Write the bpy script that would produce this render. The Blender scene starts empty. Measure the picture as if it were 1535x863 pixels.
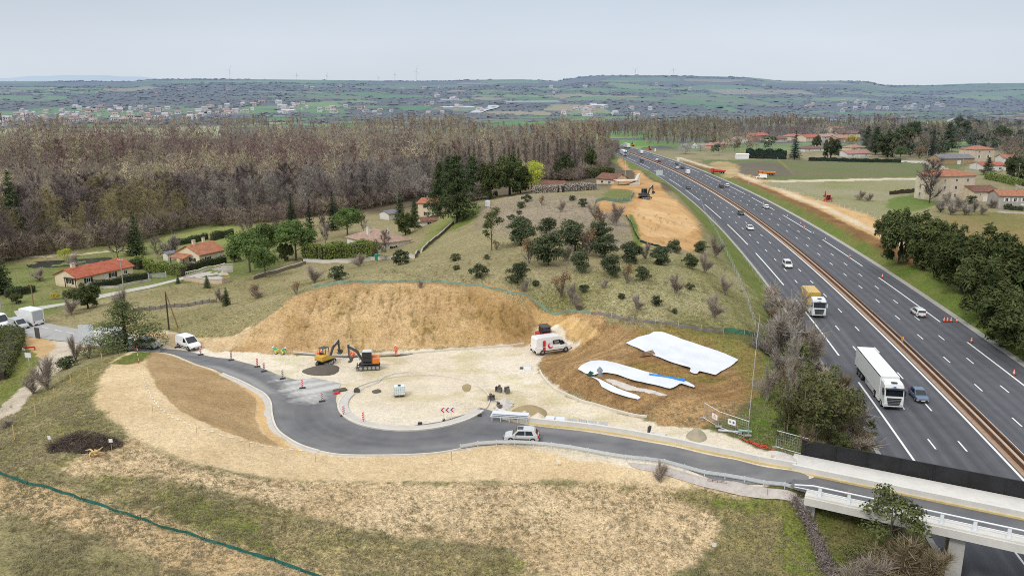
import bpy, bmesh, math, random
import numpy as np
from mathutils import Vector, Matrix
R = math.radians
rnd = random.Random(7)
nrng = np.random.default_rng(7)
scene = bpy.context.scene
COL = scene.collection

# ------------------------------------------------------------------ camera
CAMH = 36.0; FPX = 1194.0; PITCH = 13.4; W0, H0 = 1535.0, 863.0
cam_d = bpy.data.cameras.new('camera'); cam_d.sensor_width = 36.0; cam_d.lens = 36.0*FPX/W0
cam_d.clip_start = 0.5; cam_d.clip_end = 60000
cam = bpy.data.objects.new('camera', cam_d); COL.objects.link(cam)
cam.location = (0, 0, CAMH); cam.rotation_euler = (R(90-PITCH), 0, 0)
scene.camera = cam
SP, CP = math.sin(R(PITCH)), math.cos(R(PITCH))

def rays(uv):
    uv = np.atleast_2d(np.asarray(uv, float))
    dx = (uv[:,0]-W0/2); dv = uv[:,1]-H0/2
    d = np.stack([dx, FPX*CP-dv*SP, -FPX*SP-dv*CP], 1)
    return d/d[:,1:2]                       # per metre of Y
def atz(u, v, z):                           # where a sight line meets the height z
    d = rays([(u, v)])[0]; t = (z-CAMH)/d[2]
    return np.array([d[0]*t, t, z])

# ------------------------------------------------------------------ noise
def _hash(ix, iy, seed):
    h = (ix.astype(np.int64)*374761393 + iy.astype(np.int64)*668265263 + seed*1442695041) & 0xFFFFFFFF
    h = ((h ^ (h >> 13))*1274126177) & 0xFFFFFFFF
    return ((h ^ (h >> 16)) & 0xFFFF)/65535.0
def vnoise(x, y, seed=0):
    ix = np.floor(x); iy = np.floor(y); fx = x-ix; fy = y-iy
    fx = fx*fx*(3-2*fx); fy = fy*fy*(3-2*fy)
    a = _hash(ix, iy, seed); b = _hash(ix+1, iy, seed); c = _hash(ix, iy+1, seed); d = _hash(ix+1, iy+1, seed)
    return (a+(b-a)*fx)*(1-fy)+(c+(d-c)*fx)*fy
def fbm(x, y, seed=0, oct=4):
    s = 0; a = .5; t = 0
    for k in range(oct):
        s = s+a*vnoise(x, y, seed+k*17); t += a; a *= .5; x = x*2.03+3.1; y = y*2.03+7.7
    return s/t-.5
def sstep(a, b, x):
    t = np.clip((x-a)/(b-a), 0, 1); return t*t*(3-2*t)

# ------------------------------------------------------------------ motorway axis
ZM = -5.5
MP = [(958,234.5),(975,241.7),(1004.3,254.7),(1035.5,271),(1060,284.5),(1096,303),(1138,335),(1266.7,450),(1302,485),(1434,614),(1496,675)]
_m = np.array([atz(u, v, ZM) for u, v in MP])
_pf = np.polyfit(_m[:,1], _m[:,0], 3, w=1/np.sqrt(_m[:,1]))
_ys = np.arange(-60, 1101, 2.0)
_xs = np.polyval(_pf, np.clip(_ys, 40, 660))
_dp = np.polyder(_pf)
_xs = np.where(_ys > 660, np.polyval(_pf, 660)+np.polyval(_dp, 660)*(_ys-660)-.00012*(_ys-660)**2, _xs)
_xs = np.where(_ys < 40, np.polyval(_pf, 40)+np.polyval(_dp, 40)*(_ys-40), _xs)
AX = np.stack([_xs, _ys], 1)
_t = np.gradient(AX, axis=0); _t /= np.linalg.norm(_t, axis=1)[:,None]
AN = np.stack([_t[:,1], -_t[:,0]], 1)        # to the right of travel
AS = np.concatenate([[0], np.cumsum(np.linalg.norm(np.diff(AX, axis=0), axis=1))])
def axis_at(s, off):
    x = np.interp(s, AS, AX[:,0]); y = np.interp(s, AS, AX[:,1]); nx = np.interp(s, AS, AN[:,0]); ny = np.interp(s, AS, AN[:,1])
    return np.stack([x+nx*off, y+ny*off], -1)
def axis_coord(x, y):                         # (s, signed offset), good near the axis
    i = np.clip(((np.asarray(y)-_ys[0])/2).astype(int), 0, len(_ys)-1)
    for _ in range(3):
        dx = x-AX[i,0]; dy = y-AX[i,1]
        along = dx*_t[i,0]+dy*_t[i,1]
        i = np.clip(i+np.round(along/2).astype(int), 0, len(_ys)-1)
    dx = x-AX[i,0]; dy = y-AX[i,1]
    return AS[i]+dx*_t[i,0]+dy*_t[i,1], dx*AN[i,0]+dy*AN[i,1]
LEFT_E, RIGHT_E = -14.6, 18.6

# ------------------------------------------------------------------ terrain
CTRL = [  # pixel, height
 # building site and ring road, level
 (400,560,0),(505,600,0),(620,600,0),(740,600,0),(640,640,0),(520,660,0),(780,650,0),(900,640,0),(980,660,.1),(1100,690,.4),(1190,700,.7),
 (700,540,0),(800,532,0),(560,545,0),(450,540,0),(350,535,-.3),(300,533,-.6),(240,526,-1.0),(640,560,0),(480,620,0),(440,640,0),(880,610,0),(1050,655,.2),
 (560,681,0),(680,675,0),(760,663,0),(860,672,0),(1000,695,.2),(1160,722,.7),(395,592,0),(412,640,0),(468,674,0),(1210,722,.9),(1205,690,.8),
 (180,506,-2.6),(120,500,-4.0),(60,493,-5.4),(0,483,-6.6),
 # cut slope: toe and crest
 (345,522,-.2),(400,528,0),(450,530,0),(500,529,0),(550,526,0),(600,523,0),(650,521,0),(700,519,0),(750,518,0),(790,514,0),(802,500,.6),
 (432,452,4.6),(450,440,5.3),(480,434,6),(520,428,6.6),(570,425,7),(620,424,7.2),(670,427,7.2),(720,434,7),(770,443,6.4),(800,452,5.6),
 (395,480,2.4),(365,500,1.0),(340,510,.3),
 (830,478,4.0),(880,492,3.0),(900,505,2.2),(840,520,.2),(870,512,1.2),(815,505,.3),
 # geotextile mound
 (812,556,0),(840,582,0),(880,602,0),(930,616,0),(972,627,0),(985,637,.1),
 (858,548,2.0),(880,562,2.1),(930,570,2.0),(1000,585,1.8),(1040,580,1.6),(960,590,1.5),(900,575,1.9),(960,605,.9),
 (940,510,2.8),(1020,530,2.4),(1100,545,2.0),(1000,505,3.0),(1130,560,1.6),(1110,600,1.0),(1130,640,.6),(1050,625,.7),(1150,680,.5),
 # hill
 (900,470,5.0),(1000,485,4.4),(1080,495,3.4),(1130,505,2.6),(640,410,7.6),(700,395,8),(800,400,8.2),(900,405,8),(1000,410,7),(1060,420,5.4),(1110,440,3.6),
 (850,345,9.2),(750,335,8.6),(700,352,6.6),(660,365,3.6),(640,380,3.0),(620,395,2.6),(560,405,1.0),(520,412,1.6),(480,422,2.5),
 (690,315,2.5),(760,296,6.4),(820,291,7.8),(870,291,8.2),(900,298,8.4),(930,330,8.4),(950,355,8.0),
 (920,302,7.4),(960,300,6.6),(1000,330,5.2),(1045,365,2.6),(990,372,5.4),(1040,335,2.4),(1000,295,2.0),(960,272,1.5),(945,255,-2.0),(1130,470,2.2),(1100,410,2.4),
 (700,300,-2),(760,285,-3),(830,278,-2.5),(900,272,-2.5),
 # left flank
 (430,430,1.0),(380,452,.0),(320,470,.3),(300,490,.6),(270,500,.4),(255,490,.2),(230,480,-1.0),(170,480,-3.4),(120,475,-5.2),(350,425,-5.0),(340,405,-7.0),(300,420,-6.6),(230,440,-5.6),
 (160,445,-6.8),(60,465,-7.4),(0,465,-7.6),(500,395,-4.6),(560,392,-4.0),(625,388,-1.5),(640,350,-4.0),(600,350,-8),(560,358,-8),(620,325,-8),(522,373,-7.6),(564,379,-6.6),(592,369,-6.6),(575,352,-8),(612,372,-5.2),(450,385,-6.5),(410,400,-6.8),(480,375,-7.5),
 (148,425,-8),(322,390,-8),(60,420,-8),(250,380,-8),(400,350,-8),(500,330,-8),(20,350,-8),(200,340,-8),(650,300,-8),(740,270,-8),(860,255,-8),(560,290,-8),
 # bank left of the ring road and the foreground
 (218,530,1.2),(224,555,2.3),(245,588,2.7),(290,622,2.5),(350,645,1.8),(410,662,.6),(290,546,-.5),(330,565,0),(375,585,0),(386,625,.1),(395,648,.0),
 (150,545,2.2),(160,600,3.2),(220,640,3.0),(300,680,2.2),(200,527,.8),(165,532,1.0),(130,555,1.6),(80,605,2.6),(40,640,3.2),(0,665,3.2),
 (115,530,-2.0),(75,560,-1.4),(30,600,-.8),(0,630,-.4),(50,530,-3.4),(20,560,-3.0),(0,590,-2.6),
 (120,700,3.2),(0,760,3.2),(200,780,2.4),(100,863,2.6),(400,740,1.2),(400,863,1.0),(560,730,.2),(600,863,-.4),(760,720,-.7),(800,863,-1.4),(900,730,-1.2),(1000,780,-1.9),(1050,863,-2.2),
 (1080,720,-.9),(1150,745,-1.0),(1180,790,-2.0),(1230,820,-3.0),(1250,863,-3.6),(1000,712,-.7),(900,695,-.4),(1210,750,-.6),
]
def _p(u, v, z):
    a = atz(u, v, z); return a
_cp = np.array([_p(*c) for c in CTRL])
_extra = np.array([(-60,22,3.2),(-30,15,2),(0,15,0),(30,20,-3),(-90,60,3.2),(-110,90,-1),(-140,110,-6),(-160,150,-8),(-200,200,-8),(-260,320,-8),(-100,430,-8),(0,480,-8),(60,500,-8),
                   (-300,100,-8),(-300,500,-8),(0,650,-8),(140,40,-5.5),(140,120,-5.5),(150,220,-5.5),(160,350,-5.5),(150,500,-6.5),(300,300,-5.5),(300,550,-7),(120,640,-8),(250,100,-5.5),
                   (95,70,-5.0),(100,110,-4.8),(105,150,-4.8),(112,200,-4.6),(118,260,-4.8),(122,330,-5.0),(122,400,-5.2)], float)
_cp = np.vstack([_cp, _extra])
_C2 = 2.2**2
def _phi(d2): return np.sqrt(d2+_C2)
_A = _phi(((_cp[:,None,:2]-_cp[None,:,:2])**2).sum(-1))
_n = len(_cp)
_M = np.zeros((_n+1, _n+1)); _M[:_n,:_n] = _A - np.eye(_n)*.35; _M[:_n,_n] = 1; _M[_n,:_n] = 1
_w = np.linalg.solve(_M, np.concatenate([_cp[:,2], [0]]))
def rbf(x, y):
    out = np.empty(len(x))
    for i in range(0, len(x), 20000):
        xx = x[i:i+20000]; yy = y[i:i+20000]
        d2 = (xx[:,None]-_cp[None,:,0])**2+(yy[:,None]-_cp[None,:,1])**2
        out[i:i+20000] = _phi(d2)@_w[:_n]+_w[_n]
    return out
# far ridge: skyline rows by column
SKY = [(-900,122),(-300,121),(0,122),(120,121.5),(200,122),(225,119),(340,118.5),(430,119.5),(560,121),(600,121.5),(640,122),(700,120),(780,119),(835,121.5),(850,118.5),(870,115.5),(900,113.5),(950,113),(1000,113.5),(1060,114.5),
       (1120,116),(1150,119),(1165,121),(1210,121.5),(1260,121),(1300,122.5),(1318,127),(1350,128.5),(1400,127.5),(1450,125.5),(1535,124.5),(1900,124),(2600,122)]
_sk_u = np.array([s[0] for s in SKY], float); _sk_v = np.array([s[1] for s in SKY], float)
RIDGE = 5200.0
def hills(x, y):
    u = W0/2 + FPX*CP*x/np.maximum(y, 1)*1.0
    u = W0/2 + x/np.maximum(y,1)*(FPX/CP)   # column on the horizon
    v = np.interp(u, _sk_u, _sk_v)
    dv = v-H0/2
    slope = (-FPX*SP-dv*CP)/(FPX*CP-dv*SP)   # z per metre of Y
    ztop = CAMH+RIDGE*slope
    wav = fbm(x/900, y/900, 5, 4)
    y0 = 2300+300*np.sin(x/900.0)+np.where(x > 300, np.clip((x-300)*.35, 0, 500), 0)
    t = (y-y0)/(RIDGE-y0)
    prof = np.where(t > 0, np.clip(t, 0, 1)**.85, 0)
    und = wav*110*np.clip(t, 0, 1)*np.clip((1-t)*2.2, 0, 1)
    z = prof*(ztop+8)+und
    z = np.where(t > 1, (ztop+8)-(y-RIDGE)*.03, z)
    return z
def h0(x, y):
    x = np.asarray(x, float).ravel(); y = np.asarray(y, float).ravel()
    z = np.full(len(x), -8.0)
    near = (y < 720) & (np.abs(x) < 420)
    if near.any():
        zz = rbf(x[near], y[near])
        k = sstep(470, 680, y[near]); k = np.maximum(k, sstep(260, 400, np.abs(x[near])))
        kz = np.where(x[near] > 60, -6.5, -8.0)
        z[near] = np.clip(zz*(1-k)+kz*k, -9, 10)
    nn = ~near
    z[nn] = np.where((x[nn] > 60) & (y[nn] < 900), -6.5, -8.0)
    # motorway corridor
    m = (y < 1050) & (y > -40) & (x > -80) & (x < 320)
    if m.any():
        s, o = axis_coord(x[m], y[m])
        d = np.maximum(np.maximum(LEFT_E-o, o-RIGHT_E), 0)
        zm = z[m]
        lim = np.maximum(d-.0, 0)*.62
        zc = np.clip(zm, ZM-lim, ZM+lim)
        z[m] = zc - np.where(d <= 0, .08, 0)
    far = y > 1800
    if far.any():
        z[far] = z[far]+hills(x[far], y[far])
    return z
def P(u, v):                                 # sight line meets the ground (array in, array out)
    uv = np.atleast_2d(np.array([u, v], float).T) if np.ndim(u) else np.array([[u, v]], float)
    d = rays(uv)
    n = len(uv); t = np.full(n, 22.0); lo = t.copy(); done = np.zeros(n, bool); hi = np.full(n, 9000.0)
    while not done.all() and t.min() < 9000:
        step = np.clip(t*.012, .5, 60); a = ~done
        tn = t+step
        zz = h0(d[:,0]*tn, tn); below = (CAMH+d[:,2]*tn < zz) & a
        hi[below] = tn[below]; lo[below] = t[below]; done |= below
        t = np.where(done, t, tn)
        if (t[~done] > 9000).any():
            done |= t > 9000
    for _ in range(24):
        mid = (lo+hi)/2; b = CAMH+d[:,2]*mid < h0(d[:,0]*mid, mid)
        hi = np.where(b, mid, hi); lo = np.where(b, lo, mid)
    x = d[:,0]*hi; out = np.stack([x, hi, h0(x, hi)], 1)
    return out if np.ndim(u) else out[0]
def gz(x, y): return float(h0(np.array([x]), np.array([y]))[0])
def PL(pts):                                 # list of pixels -> ground points
    a = np.array(pts, float); return P(a[:,0], a[:,1])
def mpp(p): return (p[1]*CP+(CAMH-p[2])*SP)/FPX      # metres a photo pixel spans at p

def smooth_poly(pts, closed=True, n=6):      # Catmull-Rom through ground points
    pts = np.asarray(pts, float); N = len(pts); out = []
    rng = range(N) if closed else range(N-1)
    for i in rng:
        if closed: p0, p1, p2, p3 = pts[i-1], pts[i], pts[(i+1)%N], pts[(i+2)%N]
        else: p0, p1, p2, p3 = pts[max(i-1,0)], pts[i], pts[i+1], pts[min(i+2,N-1)]
        for k in range(n):
            t = k/n
            out.append(.5*((2*p1)+(-p0+p2)*t+(2*p0-5*p1+4*p2-p3)*t*t+(-p0+3*p1-3*p2+p3)*t**3))
    if not closed: out.append(pts[-1])
    return np.array(out)
def sdf(x, y, poly):                         # positive inside
    px, py = poly[:,0], poly[:,1]; qx, qy = np.roll(px, -1), np.roll(py, -1)
    out = np.empty(len(x))
    for i in range(0, len(x), 30000):
        X = x[i:i+30000,None]; Y = y[i:i+30000,None]
        ex, ey = qx-px, qy-py
        t = np.clip(((X-px)*ex+(Y-py)*ey)/(ex*ex+ey*ey+1e-9), 0, 1)
        d = np.sqrt(((X-px-t*ex)**2+(Y-py-t*ey)**2).min(1))
        c = ((py > Y) != (qy > Y)) & (X < (qx-px)*(Y-py)/np.where(qy == py, 1e-9, qy-py)+px)
        ins = c.sum(1)%2 == 1
        out[i:i+30000] = np.where(ins, d, -d)
    return out
# ------------------------------------------------------------------ materials
KEXP = 1.2
def lin(c): c = c/255.0; return c/12.92 if c <= .04045 else ((c+.055)/1.055)**2.4
def alb(r, g, b, k=KEXP): return (min(lin(r)/k, .85), min(lin(g)/k, .85), min(lin(b)/k, .85))
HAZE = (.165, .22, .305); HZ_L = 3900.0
class NT:
    def __init__(s, name):
        s.m = bpy.data.materials.new(name); s.m.use_nodes = True; s.t = s.m.node_tree; s.t.nodes.clear()
        s.out = s.n('ShaderNodeOutputMaterial')
    def n(s, typ, **kw):
        nd = s.t.nodes.new(typ)
        for k, v in kw.items():
            if hasattr(nd, k): setattr(nd, k, v)
            else: nd.inputs[k].default_value = v
        return nd
    def l(s, a, b): s.t.links.new(a, b)
    def math(s, op, a, b=None, clamp=False):
        nd = s.n('ShaderNodeMath', operation=op); nd.use_clamp = clamp
        for i, q in enumerate((a, b)):
            if q is None: continue
            if isinstance(q, (int, float)): nd.inputs[i].default_value = q
            else: s.l(q, nd.inputs[i])
        return nd.outputs[0]
    def noise(s, co, scale, detail=4, rough=.55):
        nd = s.n('ShaderNodeTexNoise'); nd.inputs['Scale'].default_value = scale; nd.inputs['Detail'].default_value = detail; nd.inputs['Roughness'].default_value = rough
        if co is not None: s.l(co, nd.inputs['Vector'])
        return nd.outputs['Fac']
    def coords(s, kind='Object'):
        return s.n('ShaderNodeTexCoord').outputs[kind]
    def scaled(s, co, sc, rot=(0,0,0)):
        mp = s.n('ShaderNodeMapping'); s.l(co, mp.inputs['Vector']); mp.inputs['Scale'].default_value = sc; mp.inputs['Rotation'].default_value = rot
        return mp.outputs[0]
    def mix(s, f, a, b, mode='MIX'):
        nd = s.n('ShaderNodeMix', data_type='RGBA', blend_type=mode)
        for q, i in ((f, 0), (a, 6), (b, 7)):
            if isinstance(q, (int, float)): nd.inputs[i].default_value = q
            elif isinstance(q, tuple): nd.inputs[i].default_value = (*q[:3], 1)
            else: s.l(q, nd.inputs[i])
        return nd.outputs[2]
    def ramp(s, f, lo, hi):
        nd = s.n('ShaderNodeMapRange'); nd.clamp = True; s.l(f, nd.inputs[0]); nd.inputs[1].default_value = lo; nd.inputs[2].default_value = hi
        return nd.outputs[0]
    def bright(s, col, f, lo, hi):             # multiply by a factor running from lo to hi
        nd = s.n('ShaderNodeMapRange'); s.l(f, nd.inputs[0]); nd.inputs[3].default_value = lo; nd.inputs[4].default_value = hi; nd.inputs[1].default_value = .25; nd.inputs[2].default_value = .75
        vm = s.n('ShaderNodeVectorMath', operation='SCALE')
        if isinstance(col, tuple): vm.inputs[0].default_value = col[:3]
        else: s.l(col, vm.inputs[0])
        s.l(nd.outputs[0], vm.inputs['Scale']); return vm.outputs[0]
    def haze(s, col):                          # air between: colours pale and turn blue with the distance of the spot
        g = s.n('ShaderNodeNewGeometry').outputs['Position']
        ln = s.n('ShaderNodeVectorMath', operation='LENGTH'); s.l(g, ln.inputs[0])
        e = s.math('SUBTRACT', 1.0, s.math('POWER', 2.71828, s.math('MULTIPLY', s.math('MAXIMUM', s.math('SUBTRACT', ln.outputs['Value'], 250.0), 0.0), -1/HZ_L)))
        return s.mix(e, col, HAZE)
    def bsdf(s, col, rough=.8, metal=0, spec=.3, bump=None, bdist=.02, bstr=.6, coat=0, trans=0, sss=0):
        b = s.n('ShaderNodeBsdfPrincipled')
        if isinstance(col, tuple): b.inputs['Base Color'].default_value = (*col[:3], 1)
        else: s.l(col, b.inputs['Base Color'])
        if isinstance(rough, (int, float)): b.inputs['Roughness'].default_value = rough
        else: s.l(rough, b.inputs['Roughness'])
        b.inputs['Metallic'].default_value = metal; b.inputs['Specular IOR Level'].default_value = spec
        b.inputs['Coat Weight'].default_value = coat; b.inputs['Transmission Weight'].default_value = trans
        if bump is not None:
            bp = s.n('ShaderNodeBump'); bp.inputs['Strength'].default_value = bstr; bp.inputs['Distance'].default_value = bdist
            s.l(bump, bp.inputs['Height']); s.l(bp.outputs[0], b.inputs['Normal'])
        s.l(b.outputs[0], s.out.inputs[0]); return b
_MC = {}
def mat(name, col, rough=.8, var=.18, scale=3.0, metal=0, spec=.3, bump=0.0, coat=0, haze=False):
    if name in _MC: return _MC[name]
    t = NT(name); co = t.coords()
    f = t.noise(co, scale, 5, .6); c = t.bright(col, f, 1-var, 1+var)
    f2 = t.noise(co, scale*9, 3); c = t.bright(c, f2, 1-var*.5, 1+var*.5)
    if haze: c = t.haze(c)
    r = t.n('ShaderNodeMapRange'); t.l(f, r.inputs[0]); r.inputs[3].default_value = max(rough-.1, .03); r.inputs[4].default_value = min(rough+.1, 1)
    t.bsdf(c, r.outputs[0], metal, spec, f2 if bump else None, .02, bump, coat)
    _MC[name] = t.m; return t.m
def paint(name, col, rough=.28, dirt=.35):
    if name in _MC: return _MC[name]
    t = NT(name); co = t.coords()
    f = t.noise(co, 1.3, 4); sz = t.n('ShaderNodeSeparateXYZ'); t.l(co, sz.inputs[0])
    low = t.math('SUBTRACT', 1.0, t.ramp(sz.outputs[2], .15, 1.0))
    d = t.math('MULTIPLY', t.math('ADD', t.math('MULTIPLY', low, .9), .12), t.math('MULTIPLY', f, dirt*2), True)
    c = t.mix(d, col, (.16, .145, .125))
    t.bsdf(c, t.math('ADD', t.math('MULTIPLY', d, .5), rough, True), 0, .5, None, coat=.35)
    _MC[name] = t.m; return t.m
def glass(name='dark_glass', col=(.012,.016,.02)):
    if name in _MC: return _MC[name]
    t = NT(name); f = t.noise(t.coords(), 2.0); c = t.bright(col, f, .6, 1.5)
    t.bsdf(c, .06, 0, .6); _MC[name] = t.m; return t.m
def foliage(name, col, col2=None, var=.5, transl=.25, haze=True, scale=.9):
    if name in _MC: return _MC[name]
    t = NT(name); co = t.coords(); oi = t.n('ShaderNodeObjectInfo').outputs['Random']
    col2 = col2 or tuple(c*.6 for c in col)
    ad = t.n('ShaderNodeVectorMath', operation='ADD'); t.l(co, ad.inputs[0]); t.l(t.math('MULTIPLY', oi, 91.0), ad.inputs[1])
    f = t.noise(ad.outputs[0], scale, 4, .65)
    c = t.mix(t.ramp(f, .38, .62), col2, col)
    f2 = t.noise(ad.outputs[0], scale*7, 2); c = t.bright(c, f2, 1-var*.6, 1+var*.6)
    c = t.bright(c, oi, .86, 1.14)
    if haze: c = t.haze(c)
    b = t.n('ShaderNodeBsdfDiffuse'); t.l(c, b.inputs[0]); tr = t.n('ShaderNodeBsdfTranslucent'); t.l(c, tr.inputs[0])
    mx = t.n('ShaderNodeMixShader'); mx.inputs[0].default_value = transl; t.l(b.outputs[0], mx.inputs[1]); t.l(tr.outputs[0], mx.inputs[2])
    t.l(mx.outputs[0], t.out.inputs[0]); _MC[name] = t.m; return t.m

# ------------------------------------------------------------------ mesh builder and object helpers
class MB:
    def __init__(s): s.v = []; s.f = []; s.mi = []; s.mats = []; s.sm = []
    def _m(s, m):
        if m is None: return 0
        if m not in s.mats: s.mats.append(m)
        return s.mats.index(m)
    def add(s, vs, fs, m=None, smooth=False):
        b = len(s.v); s.v += [tuple(map(float, p)) for p in vs]; i = s._m(m)
        for f in fs: s.f.append(tuple(b+k for k in f)); s.mi.append(i); s.sm.append(smooth)
        return s
    def box(s, c, d, m=None, rz=0, rx=0, ry=0, taper=None):
        x, y, z = d[0]/2, d[1]/2, d[2]/2; tx, ty = taper or (1, 1)
        vs = [Vector(p) for p in ((-x,-y,-z),(x,-y,-z),(x,y,-z),(-x,y,-z),(-x*tx,-y*ty,z),(x*tx,-y*ty,z),(x*tx,y*ty,z),(-x*tx,y*ty,z))]
        if rx or ry or rz:
            r = Matrix.Rotation(rz, 3, 'Z') @ Matrix.Rotation(ry, 3, 'Y') @ Matrix.Rotation(rx, 3, 'X'); vs = [r@p for p in vs]
        return s.add([(p[0]+c[0], p[1]+c[1], p[2]+c[2]) for p in vs], [(0,3,2,1),(4,5,6,7),(0,1,5,4),(1,2,6,5),(2,3,7,6),(3,0,4,7)], m)
    def tube(s, p0, p1, r0, r1=None, n=8, m=None, cap=True, smooth=True):
        p0, p1 = Vector(p0), Vector(p1); r1 = r0 if r1 is None else r1
        d = (p1-p0); q = d.to_track_quat('Z', 'Y') if d.length > 1e-6 else Matrix.Identity(3).to_quaternion()
        vs = []
        for p, r in ((p0, r0), (p1, r1)):
            for k in range(n):
                a = 2*math.pi*k/n; vs.append(p+q@Vector((r*math.cos(a), r*math.sin(a), 0)))
        s.add(vs, [(k, (k+1)%n, n+(k+1)%n, n+k) for k in range(n)], m, smooth)
        if cap:
            s.add(vs[:n], [tuple(range(n-1, -1, -1))], m); s.add(vs[n:], [tuple(range(n))], m)
        return s
    def path(s, pts, r, n=6, m=None, cap=True):
        pts = [Vector(p) for p in pts]; rr = r if isinstance(r, (list, tuple)) else [r]*len(pts); vs = []
        for i, p in enumerate(pts):
            d = (pts[min(i+1, len(pts)-1)]-pts[max(i-1, 0)]); q = d.to_track_quat('Z', 'Y')
            for k in range(n): vs.append(p+q@Vector((rr[i]*math.cos(2*math.pi*k/n), rr[i]*math.sin(2*math.pi*k/n), 0)))
        fs = [(i*n+k, i*n+(k+1)%n, (i+1)*n+(k+1)%n, (i+1)*n+k) for i in range(len(pts)-1) for k in range(n)]
        s.add(vs, fs, m, True)
        if cap: s.add(vs[:n], [tuple(range(n-1, -1, -1))], m); s.add(vs[-n:], [tuple(range(n))], m)
        return s
    def loft(s, secs, m=None, smooth=False, caps=True, closed=True):
        n = len(secs[0]); vs = [p for q in secs for p in q]
        kk = n if closed else n-1
        s.add(vs, [(i*n+k, i*n+(k+1)%n, (i+1)*n+(k+1)%n, (i+1)*n+k) for i in range(len(secs)-1) for k in range(kk)], m, smooth)
        if caps: s.add(secs[0], [tuple(range(n-1, -1, -1))], m); s.add(secs[-1], [tuple(range(n))], m)
        return s
    def prism(s, poly, axis, a, b, m=None):     # closed outline in a plane, pushed along an axis ('x','y','z')
        def mk(p, t): return {'x': (t, p[0], p[1]), 'y': (p[0], t, p[1]), 'z': (p[0], p[1], t)}[axis]
        n = len(poly)
        v0 = [mk(p, a) for p in poly]; v1 = [mk(p, b) for p in poly]
        s.add(v0+v1, [(k, (k+1)%n, n+(k+1)%n, n+k) for k in range(n)]+[tuple(range(n-1,-1,-1)), tuple(range(n, 2*n))], m); return s
    def wheel(s, c, r, w, m=None, n=16, axis='y'):
        d = {'y': (0, w/2, 0), 'x': (w/2, 0, 0)}[axis]; c = Vector(c); d = Vector(d)
        rr = [(-1, r*.86), (-.8, r), (.8, r), (1, r*.86)]
        secs = []
        for t, q in rr:
            secs.append([tuple(c+d*t+(Vector((q*math.cos(2*math.pi*k/n), 0, q*math.sin(2*math.pi*k/n))) if axis == 'y' else Vector((0, q*math.cos(2*math.pi*k/n), q*math.sin(2*math.pi*k/n))))) for k in range(n)])
        return s.loft(secs, m, True)
    def build(s, name, m=None, parent=None, loc=None, rz=None):
        me = bpy.data.meshes.new(name); me.from_pydata(s.v, [], s.f)
        for q in (s.mats if s.mats else [m]):
            if q is not None: me.materials.append(q)
        if len(s.mats) > 1: me.polygons.foreach_set('material_index', s.mi)
        me.polygons.foreach_set('use_smooth', s.sm)
        me.update()
        o = bpy.data.objects.new(name, me); COL.objects.link(o)
        if parent is not None: o.parent = parent
        if loc is not None: o.location = loc
        if rz is not None: o.rotation_euler = (0, 0, rz)
        return o
def npmesh(name, verts, faces, k, mats=(), parent=None, mi=None, smooth=False):   # faces: (N,k) int array
    me = bpy.data.meshes.new(name); nf = len(faces)
    me.vertices.add(len(verts)); me.vertices.foreach_set('co', np.asarray(verts, np.float32).ravel())
    me.loops.add(nf*k); me.loops.foreach_set('vertex_index', np.asarray(faces, np.int32).ravel())
    me.polygons.add(nf); me.polygons.foreach_set('loop_start', np.arange(0, nf*k, k, dtype=np.int32))
    me.polygons.foreach_set('loop_total', np.full(nf, k, np.int32))
    if mi is not None: me.polygons.foreach_set('material_index', np.asarray(mi, np.int32))
    me.polygons.foreach_set('use_smooth', np.full(nf, smooth, bool))
    for m in mats: me.materials.append(m)
    me.update(calc_edges=True); me.validate()
    o = bpy.data.objects.new(name, me); COL.objects.link(o); o.parent = parent
    return o
def tag(o, label=None, cat=None, group=None, kind=None):
    if label: o['label'] = label
    if cat: o['category'] = cat
    if group: o['group'] = group
    if kind: o['kind'] = kind
    return o
def empty(name, loc=(0,0,0), rz=0, label=None, cat=None, group=None):
    o = bpy.data.objects.new(name, None); COL.objects.link(o); o.location = tuple(map(float, loc)); o.rotation_euler = (0, 0, rz); o.empty_display_size = .3
    return tag(o, label, cat, group)
def kids(o): return list(o.children)
def dup(o, parent=None, paintmap=None):
    c = o.copy(); COL.objects.link(c); c.parent = parent
    if paintmap and c.type == 'MESH':
        for i, sl in enumerate(c.material_slots):
            if sl.material and sl.material.name in paintmap:
                sl.link = 'OBJECT'; sl.material = paintmap[sl.material.name]
    for ch in kids(o): dup(ch, c, paintmap)
    return c
def put(o, loc, rz=0, label=None, cat=None, group=None, s=None):
    o.location = tuple(map(float, loc)); o.rotation_euler = (0, 0, rz)
    if s is not None: o.scale = (s, s, s) if isinstance(s, (int, float)) else s
    return tag(o, label, cat, group)
def strip(name, pts, w0, w1, zoff, m, parent=None, height=0, thick=0):  # sheet or kerb along ground points
    pts = np.asarray(pts, float)[:, :3]; t = np.gradient(pts[:,:2], axis=0); t /= np.linalg.norm(t, axis=1)[:,None]+1e-9
    nn = np.stack([t[:,1], -t[:,0]], 1)
    a = pts.copy(); a[:,:2] += nn*w0; b = pts.copy(); b[:,:2] += nn*w1
    mb = MB()
    if height == 0:
        vs = []
        for p, q in zip(a, b): vs += [(p[0], p[1], p[2]+zoff), (q[0], q[1], q[2]+zoff)]
        mb.add(vs, [(2*i, 2*i+1, 2*i+3, 2*i+2) for i in range(len(pts)-1)], m)
    else:
        secs = [[(p[0],p[1],p[2]-thick),(q[0],q[1],q[2]-thick),(q[0],q[1],q[2]+height),(p[0],p[1],p[2]+height)] for p, q in zip(a, b)]
        mb.loft(secs, m)
    return mb.build(name, m, parent)
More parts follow.
